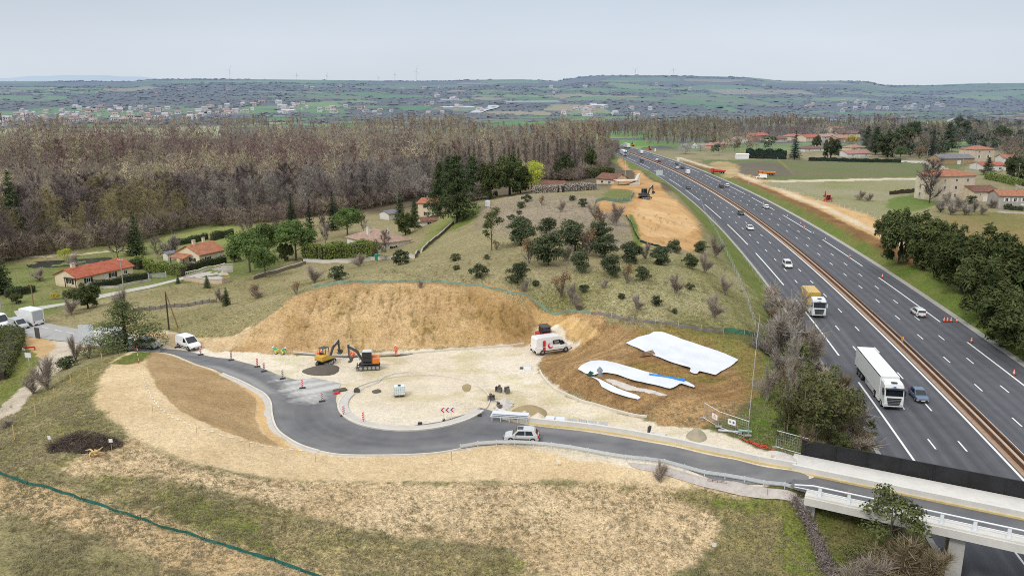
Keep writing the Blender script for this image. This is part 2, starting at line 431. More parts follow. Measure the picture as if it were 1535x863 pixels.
def resample(pts, step):
    pts = np.asarray(pts, float); d = np.concatenate([[0], np.cumsum(np.linalg.norm(np.diff(pts[:,:2], axis=0), axis=1))])
    n = max(2, int(round(d[-1]/step))+1); s = np.linspace(0, d[-1], n)
    xy = np.stack([np.interp(s, d, pts[:,0]), np.interp(s, d, pts[:,1])], 1)
    return np.column_stack([xy, h0(xy[:,0], xy[:,1])])
from mathutils.geometry import delaunay_2d_cdt
def sheet(name, poly, step, zoff, m, kind=None, bumpy=None):   # a sheet lying on the ground inside an outline
    poly = resample(np.vstack([poly, poly[:1]]), step)[:-1]
    x0, y0 = poly[:,:2].min(0); x1, y1 = poly[:,:2].max(0)
    gx, gy = np.meshgrid(np.arange(x0+step/2, x1, step), np.arange(y0+step/2, y1, step)); gx = gx.ravel(); gy = gy.ravel()
    ins = sdf(gx, gy, poly) > step*.35
    pts = [Vector((float(p[0]), float(p[1]))) for p in poly]+[Vector((float(a), float(b))) for a, b in zip(gx[ins], gy[ins])]
    n = len(poly)
    vo, eo, fo, *_ = delaunay_2d_cdt(pts, [(i, (i+1)%n) for i in range(n)], [], 1, 1e-4)
    xy = np.array([(v[0], v[1]) for v in vo]); z = h0(xy[:,0], xy[:,1])+zoff
    if bumpy is not None: z = z+bumpy(xy[:,0], xy[:,1])
    mb = MB(); mb.add(np.column_stack([xy, z]), [tuple(f) for f in fo], m, True)
    o = mb.build(name, m)
    me = o.data
    nz = sum(p.normal.z for p in me.polygons)
    if nz < 0: me.flip_normals()
    if kind: o['kind'] = kind
    return o
# ------------------------------------------------------------------ the ground sheet and its colours
def poly(px, smooth=True):
    g = PL(px)[:,:2]
    return smooth_poly(g, True, 4) if smooth else g
ZONES = [  # pixels, colour a, colour b, edge noise (m), softness (m), mottling scale (1/m), grassiness
 ([(0,480),(0,392),(60,398),(100,385),(200,352),(300,335),(380,338),(430,352),(440,380),(400,410),(340,425),(150,465),(60,474)], (116,124,70),(144,142,94), 2, 3, .05, .7),
 ([(230,362),(300,345),(380,337),(430,350),(400,362),(330,366),(260,385)], (150,152,92),(128,138,74), 2, 2, .05, .5),
 ([(70,476),(150,449),(270,426),(345,420),(470,402),(600,402),(645,378),(660,395),(600,420),(520,428),(440,440),(370,490),(330,518),(250,498),(170,492)], (160,148,110),(136,128,86), 2, 3, .09, .9),
 ([(600,395),(660,355),(690,340),(720,320),(700,300),(660,330),(640,350)], (120,132,66),(142,142,88), 2, 2, .08, .6),
 ([(715,330),(760,298),(870,292),(905,300),(935,330),(945,372),(880,362),(800,350),(740,350)], (164,148,130),(148,136,112), 3, 5, .08, .9),
 ([(730,460),(790,420),(900,400),(1050,385),(1110,410),(1145,492),(1080,490),(900,462)], (160,152,112),(132,128,82), 3, 3, .11, 1.0),
 # motorway side grass strip by the soil
 ([(1138,500),(1200,480),(1290,640),(1215,690),(1190,690),(1110,640),(1128,600),(1140,545)], (92,112,44),(116,124,62), 1, 1.2, .15, .6),
 # bare soil to the east, then the band along the crest
 ([(806,545),(785,470),(800,452),(850,466),(900,478),(960,491),(1060,506),(1118,522),(1138,545),(1134,580),(1112,608),(1062,640),(985,642),(970,628),(900,612),(840,585),(812,560)], (174,142,100),(143,112,75), 1.2, 1.0, .22, .6),
 ([(960,500),(1010,486),(1070,498),(1130,520),(1142,560),(1120,600),(1110,560),(1060,520)], (128,122,68),(150,122,76), 1.5, 2.0, .2, .7),
 ([(930,548),(975,556),(1045,572),(1090,566),(1000,548),(960,540)], (122,118,62),(158,122,76), 1.2, 1.2, .3, .7),
 ([(425,455),(480,431),(560,424),(640,422),(720,428),(790,443),(880,468),(905,484),(860,490),(800,470),(700,440),(560,434),(470,445)], (196,160,114),(166,134,92), .8, .8, .3, .6),
 ([(326,523),(345,507),(395,479),(432,453),(480,435),(520,429),(620,426),(700,432),(770,445),(800,460),(806,490),(795,516),(700,520),(600,524),(500,530),(400,530)], (208,176,130),(184,150,106), .5, .5, .25, .5),
 ([(700,438),(770,446),(802,462),(806,490),(796,516),(740,518),(720,490)], (186,152,106),(168,134,90), 1.2, 2.0, .25, .4),
 ([(788,460),(830,470),(880,487),(899,500),(872,513),(850,506),(812,492)], (226,192,138),(206,168,112), .5, .6, .3, .3),
 # pale working surface of the site
 ([(150,500),(235,496),(330,523),(400,531),(500,531),(600,526),(700,520),(790,517),(806,494),(850,506),(868,515),(820,530),(806,548),(814,562),(842,586),(882,604),(972,630),(990,638),(1060,643),(1130,668),(1196,690),(1212,722),(900,700),(700,680),(480,690),(380,600),(250,532),(160,512)], (237,225,204),(224,208,182), .5, .5, .12, .2),
 ([(205,497),(250,500),(330,508),(380,485),(345,525),(300,522),(240,515)], (222,196,156),(196,164,120), .8, .6, .2, .4),
 # left bank and the sandy pad
 ([(138,600),(142,560),(165,540),(215,527),(235,528),(290,548),(340,560),(400,600),(420,650),(480,680),(560,685),(690,676),(760,668),(900,694),(1010,708),(1150,740),(1180,748),(1000,730),(800,720),(560,722),(380,712),(270,686),(190,650)], (228,203,163),(214,186,144), .6, .8, .15, .3),
 ([(217,530),(238,529),(290,546),(338,566),(378,588),(386,603),(384,628),(402,656),(428,668),(350,652),(290,627),(245,592),(225,560)], (190,160,119),(173,144,103), .25, .25, .25, .35),
 ([(338,562),(382,583),(402,604),(404,636),(425,664),(470,682),(440,676),(402,656),(385,628),(386,604),(376,590)], (228,192,138),(218,180,128), .25, .25, .2, .2),
 # foreground
 ([(190,655),(270,690),(380,714),(560,724),(800,722),(1000,732),(1070,765),(1080,800),(1000,863),(780,863),(760,820),(560,800),(380,750),(230,715),(120,720),(80,690)], (212,187,149),(195,169,130), 1.4, 1.4, .18, .75),
 ([(150,712),(260,730),(420,770),(600,812),(760,830),(790,863),(560,863),(380,840),(250,800),(160,760)], (140,134,84),(172,154,112), 2.2, 2.0, .22, 1.0),
 ([(230,735),(350,765),(400,800),(460,850),(600,863),(500,863),(380,830),(290,790)], (118,124,64),(140,134,82), 1.4, 1.2, .25, .9),
 ([(1010,745),(1080,735),(1180,752),(1215,760),(1260,863),(1180,863),(1060,863),(1075,820),(1085,780)], (132,124,78),(150,136,96), 1.4, 1.4, .25, 1.0),
 ([(1080,742),(1190,752),(1200,770),(1120,775),(1070,760)], (110,122,56),(130,126,70), 1.0, .8, .3, .8),
 ([(1170,780),(1230,770),(1290,863),(1190,863)], (98,116,44),(122,124,64), 1.0, 1.0, .3, .8),
 ([(1215,752),(1290,760),(1400,863),(1300,863)], (100,112,50),(120,112,74), 1.0, 1.0, .3, .8),
 ([(0,720),(120,742),(270,790),(420,840),(500,863),(300,863),(150,800),(0,760)], (206,178,138),(184,158,116), 1.5, 1.5, .3, .7),
 # slope down to the old path, far left
 ([(0,630),(60,590),(130,545),(200,525),(150,570),(140,610),(190,650),(120,690),(0,712)], (146,134,98),(128,122,76), 1.2, 1.0, .35, 1.0),
 ([(165,545),(205,528),(225,533),(205,545)], (104,116,54),(120,122,64), .6, .6, .4, .8),
 ([(62,512),(60,536),(46,566),(14,598),(0,612),(0,575),(22,552),(36,520)], (112,120,56),(132,130,76), .6, .6, .3, .8),
 ([(62,511),(110,514),(140,519),(117,534),(99,549),(66,575),(36,604),(0,632),(0,612),(15,597),(47,566),(60,538)], (214,200,180),(196,182,160), .6, .4, .3, .25),
 ([(30,500),(70,507),(82,520),(60,535),(40,515)], (212,178,128),(196,164,120), .6, .4, .4, .2),
 # ramp earthwork
 ([(897,300),(945,302),(948,286),(914,282),(935,272),(953,262),(926,243),(935,241),(966,262),(984,273),(1003,294),(1034,317),(1047,333),(1052,354),(1044,376),(1008,370),(958,367),(953,351),(940,325),(922,321),(896,312)], (208,166,114),(182,138,88), 1.0, 1.0, .12, .3),
 ([(956,310),(984,295),(1021,308),(1045,338),(1037,349),(995,355),(966,352),(951,330)], (226,188,138),(208,166,114), 1.5, 1.5, .15, .2),
 ([(914,284),(948,288),(944,299),(905,297)], (118,124,70),(136,130,84), 1, 1, .1, .6),
 ([(942,326),(950,325),(962,366),(952,366)], (108,124,58),(120,128,66), .6, .6, .1, .5),
 # right of the motorway
 ([(1050,241),(1100,240),(1420,242),(1440,255),(1400,264),(1300,267),(1164,270),(1120,262)], (106,120,62),(122,116,80), 5, 5, .035, .5),
 ([(1108,245),(1160,244),(1195,260),(1150,265),(1100,258)], (124,112,94),(112,104,84), 3, 3, .04, .5),
 ([(1070,243),(1100,245),(1108,258),(1095,266),(1070,256)], (206,180,134),(176,150,104), 3, 3, .05, .4),
 ([(1140,275),(1200,271),(1400,269),(1425,285),(1350,328),(1290,318),(1215,296)], (140,140,88),(158,152,120), 4, 4, .05, .6),
 ([(1330,300),(1400,288),(1410,305),(1350,318)], (106,126,58),(120,130,70), 2, 2, .1, .5),
 ([(1400,330),(1470,322),(1535,330),(1700,335),(1700,420),(1535,390),(1440,362)], (150,128,92),(134,124,72), 2, 3, .1, .6),
 ([(1440,320),(1535,318),(1600,322),(1600,334),(1500,340),(1460,330)], (126,120,70),(142,128,84), 2, 3, .1, .6),
 ([(1164,270.4),(1300,268),(1385,266.5),(1388,268.6),(1300,270.6),(1200,272.8),(1164,273)], (222,208,184),(208,192,164), .6, .6, .1, .1),
]
AXZ = [  # along the motorway: offsets from, to, rows from, to, colours, edge noise, softness
 (LEFT_E-9, LEFT_E+1, 120, 620, (108,122,60),(126,128,72), 1.2, 1.2),
 (LEFT_E-24, LEFT_E+1, -40, 130, (98,104,58),(116,108,72), 2, 2),
 (RIGHT_E-1, RIGHT_E+9, -40, 190, (104,122,56),(120,128,66), 1.0, 1.0),
 (RIGHT_E-1, RIGHT_E+4, 180, 640, (104,122,56),(124,126,70), 1.0, 1.0),
 (RIGHT_E+3, RIGHT_E+9, 190, 560, (150,112,72),(124,92,58), 1.2, 1.2),
 (RIGHT_E+8.5, RIGHT_E+25, 196, 455, (222,186,136),(204,164,112), 1.5, 1.2),
 (RIGHT_E+11, RIGHT_E+15, 196, 600, (226,208,180),(212,190,158), .8, .6),
]
dr_rows = [18.0]
while dr_rows[-1] < 9000:
    r = dr_rows[-1]
    dr_rows.append(r+min(max(r*r/36000.0, .22), (.26 if r > 84 else .4) if r < 135 else .9 if r < 240 else 1.7 if r < 380 else 6 if r < 1300 else 24 if r < 5700 else 300))
RR = np.array(dr_rows)
KK = np.concatenate([np.linspace(-2.4, -.86, 24)[:-1], np.arange(-.86, .861, .0022), np.linspace(.86, 2.4, 24)[1:]])
GX = (RR[:,None]*KK[None,:]).ravel(); GY = np.repeat(RR, len(KK))
GZ = h0(GX, GY)
nr, nc = len(RR), len(KK)
gcol = np.empty((len(GX), 3)); ggr = np.full(len(GX), .7)
A = lambda c: np.array(alb(*c))
nearm = GY < 900
def lay(m, w, ca, cb, t, gr):
    c = A(ca)[None]*(1-t[:,None])+A(cb)[None]*t[:,None]
    gcol[m] = gcol[m]*(1-w[:,None])+c*w[:,None]; ggr[m] = ggr[m]*(1-w)+gr*w
f0 = fbm(GX*.06, GY*.06, 3, 4)
gcol[:] = A((160,148,112))*(.5-f0[:,None]*1.6).clip(0,1)+A((138,130,90))*(.5+f0[:,None]*1.6).clip(0,1)
# woodland floor and far fields
wood = sstep(290, 330, GY+fbm(GX*.03, GY*.03, 9, 3)*60)*(GX < 75+0*GX)
lay(slice(None), np.where(GY > 250, wood, 0), (92,80,66),(110,98,74), (.5+f0*1.5).clip(0,1), .8)
fm = np.where(GY > 500)[0]
fx, fy = GX[fm], GY[fm]
ns = 900
sy = np.exp(nrng.uniform(math.log(480), math.log(6200), ns)); sx = nrng.uniform(-.95, .95, ns)*sy*1.05
wx = fx+fbm(fx/140, fy/140, 21, 3)*90; wy = fy+fbm(fx/140, fy/140, 22, 3)*90
cell = np.empty(len(fx), int); edge = np.empty(len(fx))
for i in range(0, len(fx), 8000):
    sl = slice(i, i+8000); q = np.log(fy[sl])
    d2 = ((wx[sl,None]-sx)/fy[sl,None])**2*1.0+((np.log(wy[sl])[:,None]-np.log(sy))*1.25)**2
    pr = np.argpartition(d2, 1, 1)[:, :2]; dd = np.take_along_axis(d2, pr, 1); o = np.argsort(dd, 1)
    cell[sl] = np.take_along_axis(pr, o[:,:1], 1)[:,0]; dd = np.sort(dd, 1); edge[sl] = (np.sqrt(dd[:,1])-np.sqrt(dd[:,0]))*fy[sl]
cls = nrng.random(ns); FC = [(104,142,66),(90,136,60),(132,156,84),(168,154,112),(112,146,76),(120,132,84)]
ccol = np.array([A(FC[int(k*5.999)]) for k in nrng.random(ns)])
WOODY = (cls < .40)
brown = A((100,98,92))
cc = np.where(WOODY[cell][:,None], brown, ccol[cell])*(1+.3*fbm(fx/40, fy/40, 31, 3)[:,None])
# the wooded scarp above the town and the hedges between fields
scarp = (fbm(fx/420, fy/420, 41, 3)+np.where((fx < -150) & (fy < 3900), .07, -.03)) > .12
cc = np.where((scarp & (fy > 2300))[:,None], brown, cc)
hedge_m = (edge < 6+fy*.003) & (fy > 1300)
cc = np.where(hedge_m[:,None], A((84,92,66)), cc)
mead = (fx/fy < -.36) & (fy > 900) & (fy < 1320) & (fbm(fx/200, fy/60, 42, 2) > -.12); cc = np.where(mead[:,None], A((178,180,132)), cc)
k = np.maximum(sstep(900, 1300, fy), mead)*np.where(fx < 60, 1, 0)+sstep(640, 720, fy)*np.where(fx >= 60, 1, 0); k = np.clip(k, 0, 1)
gcol[fm] = gcol[fm]*(1-k[:,None])+cc*k[:,None]
FAR_WOOD = (WOODY[cell] | (scarp & (fy > 2300)) | hedge_m)
# zones
nm = np.where(nearm & (np.abs(GX) < 430))[0]
nx_, ny_ = GX[nm], GY[nm]
s_, o_ = axis_coord(nx_, ny_)
edge_n = fbm(nx_*.55, ny_*.55, 51, 4)+.5*fbm(nx_*2.2, ny_*2.2, 52, 2)
for o0, o1, y0, y1, ca, cb, amp, sf in AXZ:
    d = np.minimum(np.minimum(o_-o0, o1-o_), np.minimum(ny_-y0, y1-ny_))
    w = sstep(-sf, sf, d+edge_n*amp*2)
    lay(nm, w, ca, cb, (.5+2*fbm(nx_*.15, ny_*.15, 61, 4)).clip(0,1), .5)
ZW = []
for zi, (px, ca, cb, amp, sf, sc, gr) in enumerate(ZONES):
    pg = poly(px); x0, y0 = pg.min(0)-6-amp; x1, y1 = pg.max(0)+6+amp
    b = np.where((nx_ > x0) & (nx_ < x1) & (ny_ > y0) & (ny_ < y1))[0]
    if not len(b): continue
    d = sdf(nx_[b], ny_[b], pg); w = sstep(-sf/2, sf/2, d+edge_n[b]*amp*2)
    t = (.5+2.2*fbm(nx_[b]*sc, ny_[b]*sc, 71+zi, 5)).clip(0,1)
    lay(nm[b], w, ca, cb, t, gr)
# rain gullies and digger marks on the cut slope, tyre tracks on the soil
sl_poly = poly(ZONES[11][0]); b = np.where((nx_ > -55) & (nx_ < 12) & (ny_ > 95) & (ny_ < 135))[0]
d = sdf(nx_[b], ny_[b], sl_poly); w = sstep(-.5, 2, d)
gul = fbm(nx_[b]*1.1, GZ[nm[b]]*.16+ny_[b]*.02, 81, 4); chop = fbm(nx_[b]*.5+GZ[nm[b]]*.7, GZ[nm[b]]*1.2-nx_[b]*.3, 82, 4)
rid = lambda a, c, sd: np.abs(fbm(a, c, sd, 3))*2
hgt = GZ[nm[b]]; sc1 = rid(nx_[b]*.9+hgt*.55, hgt*.5-nx_[b]*.22, 85); sc2 = rid(nx_[b]*2.4-hgt*.4, hgt*.35, 86); blo = sstep(.02, .16, fbm(nx_[b]*.22, hgt*.45, 87, 4)); cut = sstep(.16, .02, sc1)*sstep(-.1,.1,fbm(nx_[b]*.3,hgt*.3,88,2)); cut2 = sstep(.10, .0, sc2)*sstep(2.0,5.0,hgt)
gcol[nm[b]] *= (1+w*(gul*.22+chop*.25-cut*.36-cut2*.34-blo*.14))[:,None]; gcol[nm[b],2] *= 1-w*(cut+blo)*.10
GZ[nm[b]] += w*(gul*.2+chop*.14-cut*.12-cut2*.12)
sp_ = poly(ZONES[14][0]); b2 = np.where((nx_ > -60) & (nx_ < 50) & (ny_ > 55) & (ny_ < 135))[0]; w2 = sstep(-.5, 2, sdf(nx_[b2], ny_[b2], sp_))
st1 = sstep(.06, .22, fbm(nx_[b2]*.16, ny_[b2]*.28, 95, 4)); st2 = sstep(.05, .0, np.abs(fbm(nx_[b2]*.12+ny_[b2]*.05, ny_[b2]*.9, 96, 2)))
gcol[nm[b2]] *= (1-w2*(st1*.12+st2*.05))[:,None]; gcol[nm[b2],2] *= 1-w2*st1*.14
so_poly = poly(ZONES[7][0]); b = np.where((nx_ > 0) & (nx_ < 45) & (ny_ > 78) & (ny_ < 125))[0]
d = sdf(nx_[b], ny_[b], so_poly); w = sstep(0, 2, d)
trk = fbm((nx_[b]*.5-ny_[b]*.87)*1.4, (nx_[b]*.87+ny_[b]*.5)*.1, 83, 4)
gcol[nm[b]] *= (1+w*trk*.8)[:,None]
# rough ground: clods and tussocks, calm where people drive
calm = np.ones(len(nm))
pale = poly(ZONES[14][0]); b = np.where((nx_ > -60) & (nx_ < 50) & (ny_ > 55) & (ny_ < 135))[0]
calm[b] = 1-sstep(-2.0, .5, sdf(nx_[b], ny_[b], pale))
calm *= sstep(1.5, 4, np.maximum(LEFT_E-o_, o_-RIGHT_E))
for px in ([(0,460),(60,455),(160,438),(280,410),(280,422),(160,450),(70,474),(130,488),(250,512),(250,535),(60,510),(0,500)],):
    pg = poly(px); b = np.where((nx_ < -20) & (ny_ < 230))[0]; calm[b] *= 1-sstep(-2, .5, sdf(nx_[b], ny_[b], pg))
GZ[nm] += calm*(fbm(nx_*.35, ny_*.35, 91, 3)*.5+fbm(nx_*1.3, ny_*1.3, 92, 3)*.28*ggr[nm])
# far: clump height is built as trees, the sheet stays smooth; air paling by distance
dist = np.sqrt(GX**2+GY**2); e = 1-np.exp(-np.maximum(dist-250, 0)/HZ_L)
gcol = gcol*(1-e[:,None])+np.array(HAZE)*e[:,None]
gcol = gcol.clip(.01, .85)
idx = np.arange(nr*nc).reshape(nr, nc)
fq = np.stack([idx[:-1,:-1], idx[:-1,1:], idx[1:,1:], idx[1:,:-1]], -1).reshape(-1, 4)
def ground_mat():
    t = NT('ground_soil_and_grass')
    c = t.n('ShaderNodeAttribute', attribute_name='Col').outputs['Color']; g = t.n('ShaderNodeAttribute', attribute_name='Gr').outputs['Fac']
    co = t.coords('Object')
    n1 = t.noise(co, 1.9, 6, .78); n2 = t.noise(co, 6.0, 4, .75); n3 = t.noise(co, .35, 3)
    k = t.math('ADD', t.math('MULTIPLY', t.math('SUBTRACT', n1, .5), 2.4), t.math('MULTIPLY', t.math('SUBTRACT', n2, .5), 3.2))
    k = t.math('MULTIPLY', k, t.math('ADD', t.math('MULTIPLY', g, 1.25), .12))
    k = t.math('ADD', k, t.math('MULTIPLY', t.math('SUBTRACT', n3, .5), .35))
    vm = t.n('ShaderNodeVectorMath', operation='SCALE'); t.l(c, vm.inputs[0]); t.l(t.math('MAXIMUM', t.math('ADD', k, 1.0), .38), vm.inputs['Scale'])
    h = t.math('ADD', n1, t.math('MULTIPLY', n2, .4))
    t.bsdf(vm.outputs[0], .95, 0, .1, h, .16, .7)
    return t.m
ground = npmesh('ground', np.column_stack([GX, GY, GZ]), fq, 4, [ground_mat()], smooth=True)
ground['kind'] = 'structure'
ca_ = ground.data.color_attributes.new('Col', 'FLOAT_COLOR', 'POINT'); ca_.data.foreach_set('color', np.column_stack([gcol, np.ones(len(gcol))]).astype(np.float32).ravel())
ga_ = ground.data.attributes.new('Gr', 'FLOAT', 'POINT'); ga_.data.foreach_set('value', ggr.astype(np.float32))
# grid height lookup (the sheet as built), for things that stand on it
_lr = RR
def hz(x, y):
    x = np.atleast_1d(np.asarray(x, float)); y = np.atleast_1d(np.asarray(y, float))
    i = np.clip(np.searchsorted(_lr, y)-1, 0, nr-2); fy_ = (y-_lr[i])/(_lr[i+1]-_lr[i]); kx = x/y
    j = np.clip(np.searchsorted(KK, kx)-1, 0, nc-2); fx_ = np.clip((kx-KK[j])/(KK[j+1]-KK[j]), 0, 1); Z = GZ.reshape(nr, nc)
    return (Z[i,j]*(1-fx_)+Z[i,j+1]*fx_)*(1-fy_)+(Z[i+1,j]*(1-fx_)+Z[i+1,j+1]*fx_)*fy_
def on(u, v, dz=0):
    p = P(u, v); p[2] = float(hz(p[0], p[1])[0])+dz; return p
def onw(x, y, dz=0): return np.array([x, y, float(hz(x, y)[0])+dz])

# ------------------------------------------------------------------ asphalt
def asphalt(name, col, streak=.25, dust=0.0, uv=True, dustcol=(.42,.38,.32), attr=False, wheel=False):
    t = NT(name)
    co = t.coords('Object'); n1 = t.noise(co, .5, 4); n2 = t.noise(co, 25, 2)
    c = t.bright(col, n1, .88, 1.12); c = t.bright(c, n2, .85, 1.15)
    if uv:
        st = t.scaled(t.coords('UV'), (1, .012, 1)); n3 = t.noise(st, 1.5, 5, .6); c = t.bright(c, n3, 1-streak, 1+streak)
        n5 = t.noise(t.scaled(t.coords('UV'), (.12, .02, 1)), 1.0, 3); c = t.bright(c, n5, .9, 1.1)
        if wheel:
            sx = t.n('ShaderNodeSeparateXYZ'); t.l(t.coords('UV'), sx.inputs[0]); c = t.bright(c, t.math('ADD', t.math('MULTIPLY', t.math('SINE', t.math('MULTIPLY', sx.outputs[0], 3.55)), .25), .5), .88, 1.1)
            sm = t.ramp(t.noise(t.scaled(t.coords('UV'), (.28, .004, 1)), 1.0, 1), .58, .60); c = t.mix(t.math('MULTIPLY', sm, .22), c, (.03,.03,.033))
    if dust:
        n4 = t.noise(co, .22, 5, .65); c = t.mix(t.math('MULTIPLY', t.ramp(n4, .42, .75), dust), c, dustcol)
    if attr:
        at = t.n('ShaderNodeAttribute', attribute_name='Dust').outputs['Fac']; c = t.mix(at, c, (.50,.485,.46))
    t.bsdf(c, .82, 0, .35, n2, .01, .3)
    return t.m
def axis_sheet(name, o0, o1, z, m, s0=20, s1=1000, ds=3.0, cols=6, wob=None):
    ss = np.arange(s0, s1, ds); oo = np.linspace(o0, o1, cols); vs = []; uvs = []
    for k, o in enumerate(oo):
        a = axis_at(ss, o if wob is None else o+wob(ss)); vs.append(np.column_stack([a, np.full(len(ss), z)])); uvs.append(np.column_stack([np.full(len(ss), o), ss]))
    V = np.concatenate(vs); U = np.concatenate(uvs); n = len(ss); ix = np.arange(len(V)).reshape(cols, n)
    F = np.stack([ix[:-1,:-1], ix[1:,:-1], ix[1:,1:], ix[:-1,1:]], -1).reshape(-1, 4)
    ob = npmesh(name, V, F, 4, [m]); ul = ob.data.uv_layers.new(name='UVMap'); ul.data.foreach_set('uv', U[F.ravel()].astype(np.float32).ravel())
    ob['kind'] = 'structure'; return ob
m_mw = asphalt('motorway_asphalt', alb(93,94,99), .18, wheel=True)
axis_sheet('motorway', -13.9, 17.0, ZM, m_mw, s0=25, s1=1010, cols=10)
m_conc = mat('grey_concrete', alb(176,172,164), .85, .14, 1.2, bump=.2)
m_tan = mat('tan_gravel_strip', alb(186,156,132), .9, .2, 1.5, bump=.2)
m_brn = mat('brown_dirt_strip', alb(104,84,70), .95, .25, 1.5, bump=.3)
axis_sheet('median_strip', .35, 1.05, ZM+.012, m_tan, s0=25, s1=900, cols=2)
axis_sheet('median_soil', 1.05, 2.5, ZM+.012, m_brn, s0=25, s1=900, cols=2)
axis_sheet('drainage_channel', -14.5, -13.9, ZM+.015, m_conc, s0=25, s1=900, cols=2)
axis_sheet('drainage_channel', 17.0, 18.3, ZM+.015, m_conc, s0=25, s1=900, cols=2)
m_wht = mat('white_road_paint', (.78,.78,.76), .7, .06, 2)
def marking(name, segs, m=m_wht, z=ZM+.006):
    mb = MB()
    for o, w, a, b in segs:
        ss = np.arange(a, b, 6.0); ss = np.append(ss, b) if len(ss) else np.array([a, b])
        l = axis_at(ss, o-w/2); r = axis_at(ss, o+w/2)
        vs = []
        for p, q in zip(l, r): vs += [(p[0], p[1], z), (q[0], q[1], z)]
        mb.add(vs, [(2*i, 2*i+1, 2*i+3, 2*i+2) for i in range(len(ss)-1)], m)
    o = mb.build(name, m); o['kind'] = 'structure'; return o
def s_of(u, v): a = atz(u, v, ZM); return float(axis_coord(a[:1], a[1:2])[0][0]), float(axis_coord(a[:1], a[1:2])[1][0])
segs = [(0, .30, 25, 900), (2.75, .30, 25, 900)]
sB = s_of(1397, 615.6)[0]; sL = s_of(1288.8, 572.6)[0]; sR = s_of(1450.5, 512.6)[0]
for o in (-3.5, -7.0, 6.3, 9.85):
    k = sB if o < 0 else s_of(1404.5, 509)[0]
    s = k-13*12
    while s < 800:
        if s > 30: segs.append((o, .2, s, s+3.0))
        s += 13
s = sL-52*4
while s < 850:
    if s+39 > 30: segs.append((-10.55, .28, max(s-39+39-39, 30), s)); 
    s += 52
s = sR-52*4
while s < 850:
    if s > 30: segs.append((13.35, .28, max(s-39, 30), s))
    s += 52
marking('road_marking', segs)
# ring road, old road, lane
px_ring = [(241,522),(300,531),(345,538),(380,547),(414,561),(443,569.5),(470,566),(512,575),(505,588),(503,600),(507,612),(520,624),(545,633),(580,638),(620,638),(660,632),(700,620),(720,611),(738,616),(750,628),(791,637),(862,645),(940,657),(1021,672),(1107,690),(1160,702),(1212,713),
           (1212,733),(1160,724),(1021,699),(942,687),(864,673),(807,666),(760,665),(719,668),(693,672),(656,678.4),(615,681),(562,682),(510,681),(479,676),(446,665),(424,652),(412,638),(407,620),(406,604),(396,590),(379,580),(334,560),(320,553),(289,543),(238,528)]
def planar_uv(o, sc=1.0):
    me = o.data; ul = me.uv_layers.new(name='UVMap'); co = np.empty(len(me.vertices)*3); me.vertices.foreach_get('co', co); co = co.reshape(-1,3)
    vi = np.empty(len(me.loops), int); me.loops.foreach_get('vertex_index', vi)
    cx, cy = -11.7, 91.3                       # traffic circles the island, then runs east
    x, y = co[:,0]-cx, co[:,1]-cy; r = np.hypot(x, y); a = np.arctan2(y, x)
    uu = np.where(co[:,0] > cx+6, y-.18*np.maximum(co[:,0]-cx, 0)*-1, r); vv = np.where(co[:,0] > cx+6, x, a*14)
    ul.data.foreach_set('uv', np.column_stack([uu, vv])[vi].ravel()); return o
m_new = asphalt('fresh_dark_asphalt', alb(102,102,105), .16, .16, True, attr=True)
ring_poly = poly(px_ring, False)
ring = planar_uv(sheet('ring_road', ring_poly, .45, .05, m_new, 'structure'))
rc = np.array([v.co[:2] for v in ring.data.vertices]); dz1 = sdf(rc[:,0], rc[:,1], poly([(415,562),(443,568),(470,562),(515,574),(497,588),(470,600),(440,590),(425,575)])); a_ = .55; ux = rc[:,0]*math.cos(a_)+rc[:,1]*math.sin(a_); uy = -rc[:,0]*math.sin(a_)+rc[:,1]*math.cos(a_)
du = sstep(-2.2, 1.5, dz1+fbm(ux*.4, uy*2.2, 201, 3)*4)*(.55+.5*sstep(-.15,.15,fbm(ux*.15, uy*1.8, 202, 3)))
dz2 = sdf(rc[:,0], rc[:,1], poly([(280,541),(330,549),(385,569),(420,590),(400,592),(370,574),(320,553)], False)); du = np.maximum(du, sstep(-.6, .8, dz2)*.38)
du = np.maximum(du, (.5+fbm(rc[:,0]*.3, rc[:,1]*.8, 203, 4))*.25*sstep(3.0, .5, sdf(rc[:,0], rc[:,1], ring_poly)))
at_ = ring.data.attributes.new('Dust', 'FLOAT', 'POINT'); at_.data.foreach_set('value', du.clip(0,1).astype(np.float32))
m_old = asphalt('worn_grey_asphalt', alb(172,170,167), .1, .3, False)
old = sheet('old_road', poly([(-60,470),(-20,470),(0,474),(30,477.5),(61,482),(120,494),(151,499),(200,511),(241,521.5),(239,528.5),(200,525),(150,519),(110,513),(52,506),(17,500),(0,496),(-60,488)], False), 1.2, .05, m_old, 'structure')
m_lane = asphalt('pale_lane_asphalt', alb(196,190,180), .1, .3, False)
lane = sheet('lane', poly([(28,477),(20,466),(55,459.5),(112,451.6),(154,441),(227,427),(261,419),(276,414),(300,408),(345,396),(346,400),(300,413),(263,421.7),(224,432),(154,446.4),(57,464.7),(62,481)], False), 2.0, .05, m_lane, 'structure')
farlane = sheet('field_lane', poly([(1350,241),(1385,241.5),(1410,248),(1432,257),(1445,264),(1432,264),(1420,258),(1400,250),(1380,245),(1348,243)], False), 3.0, .06, m_lane, 'structure')
m_wp = m_wht
mb = MB()
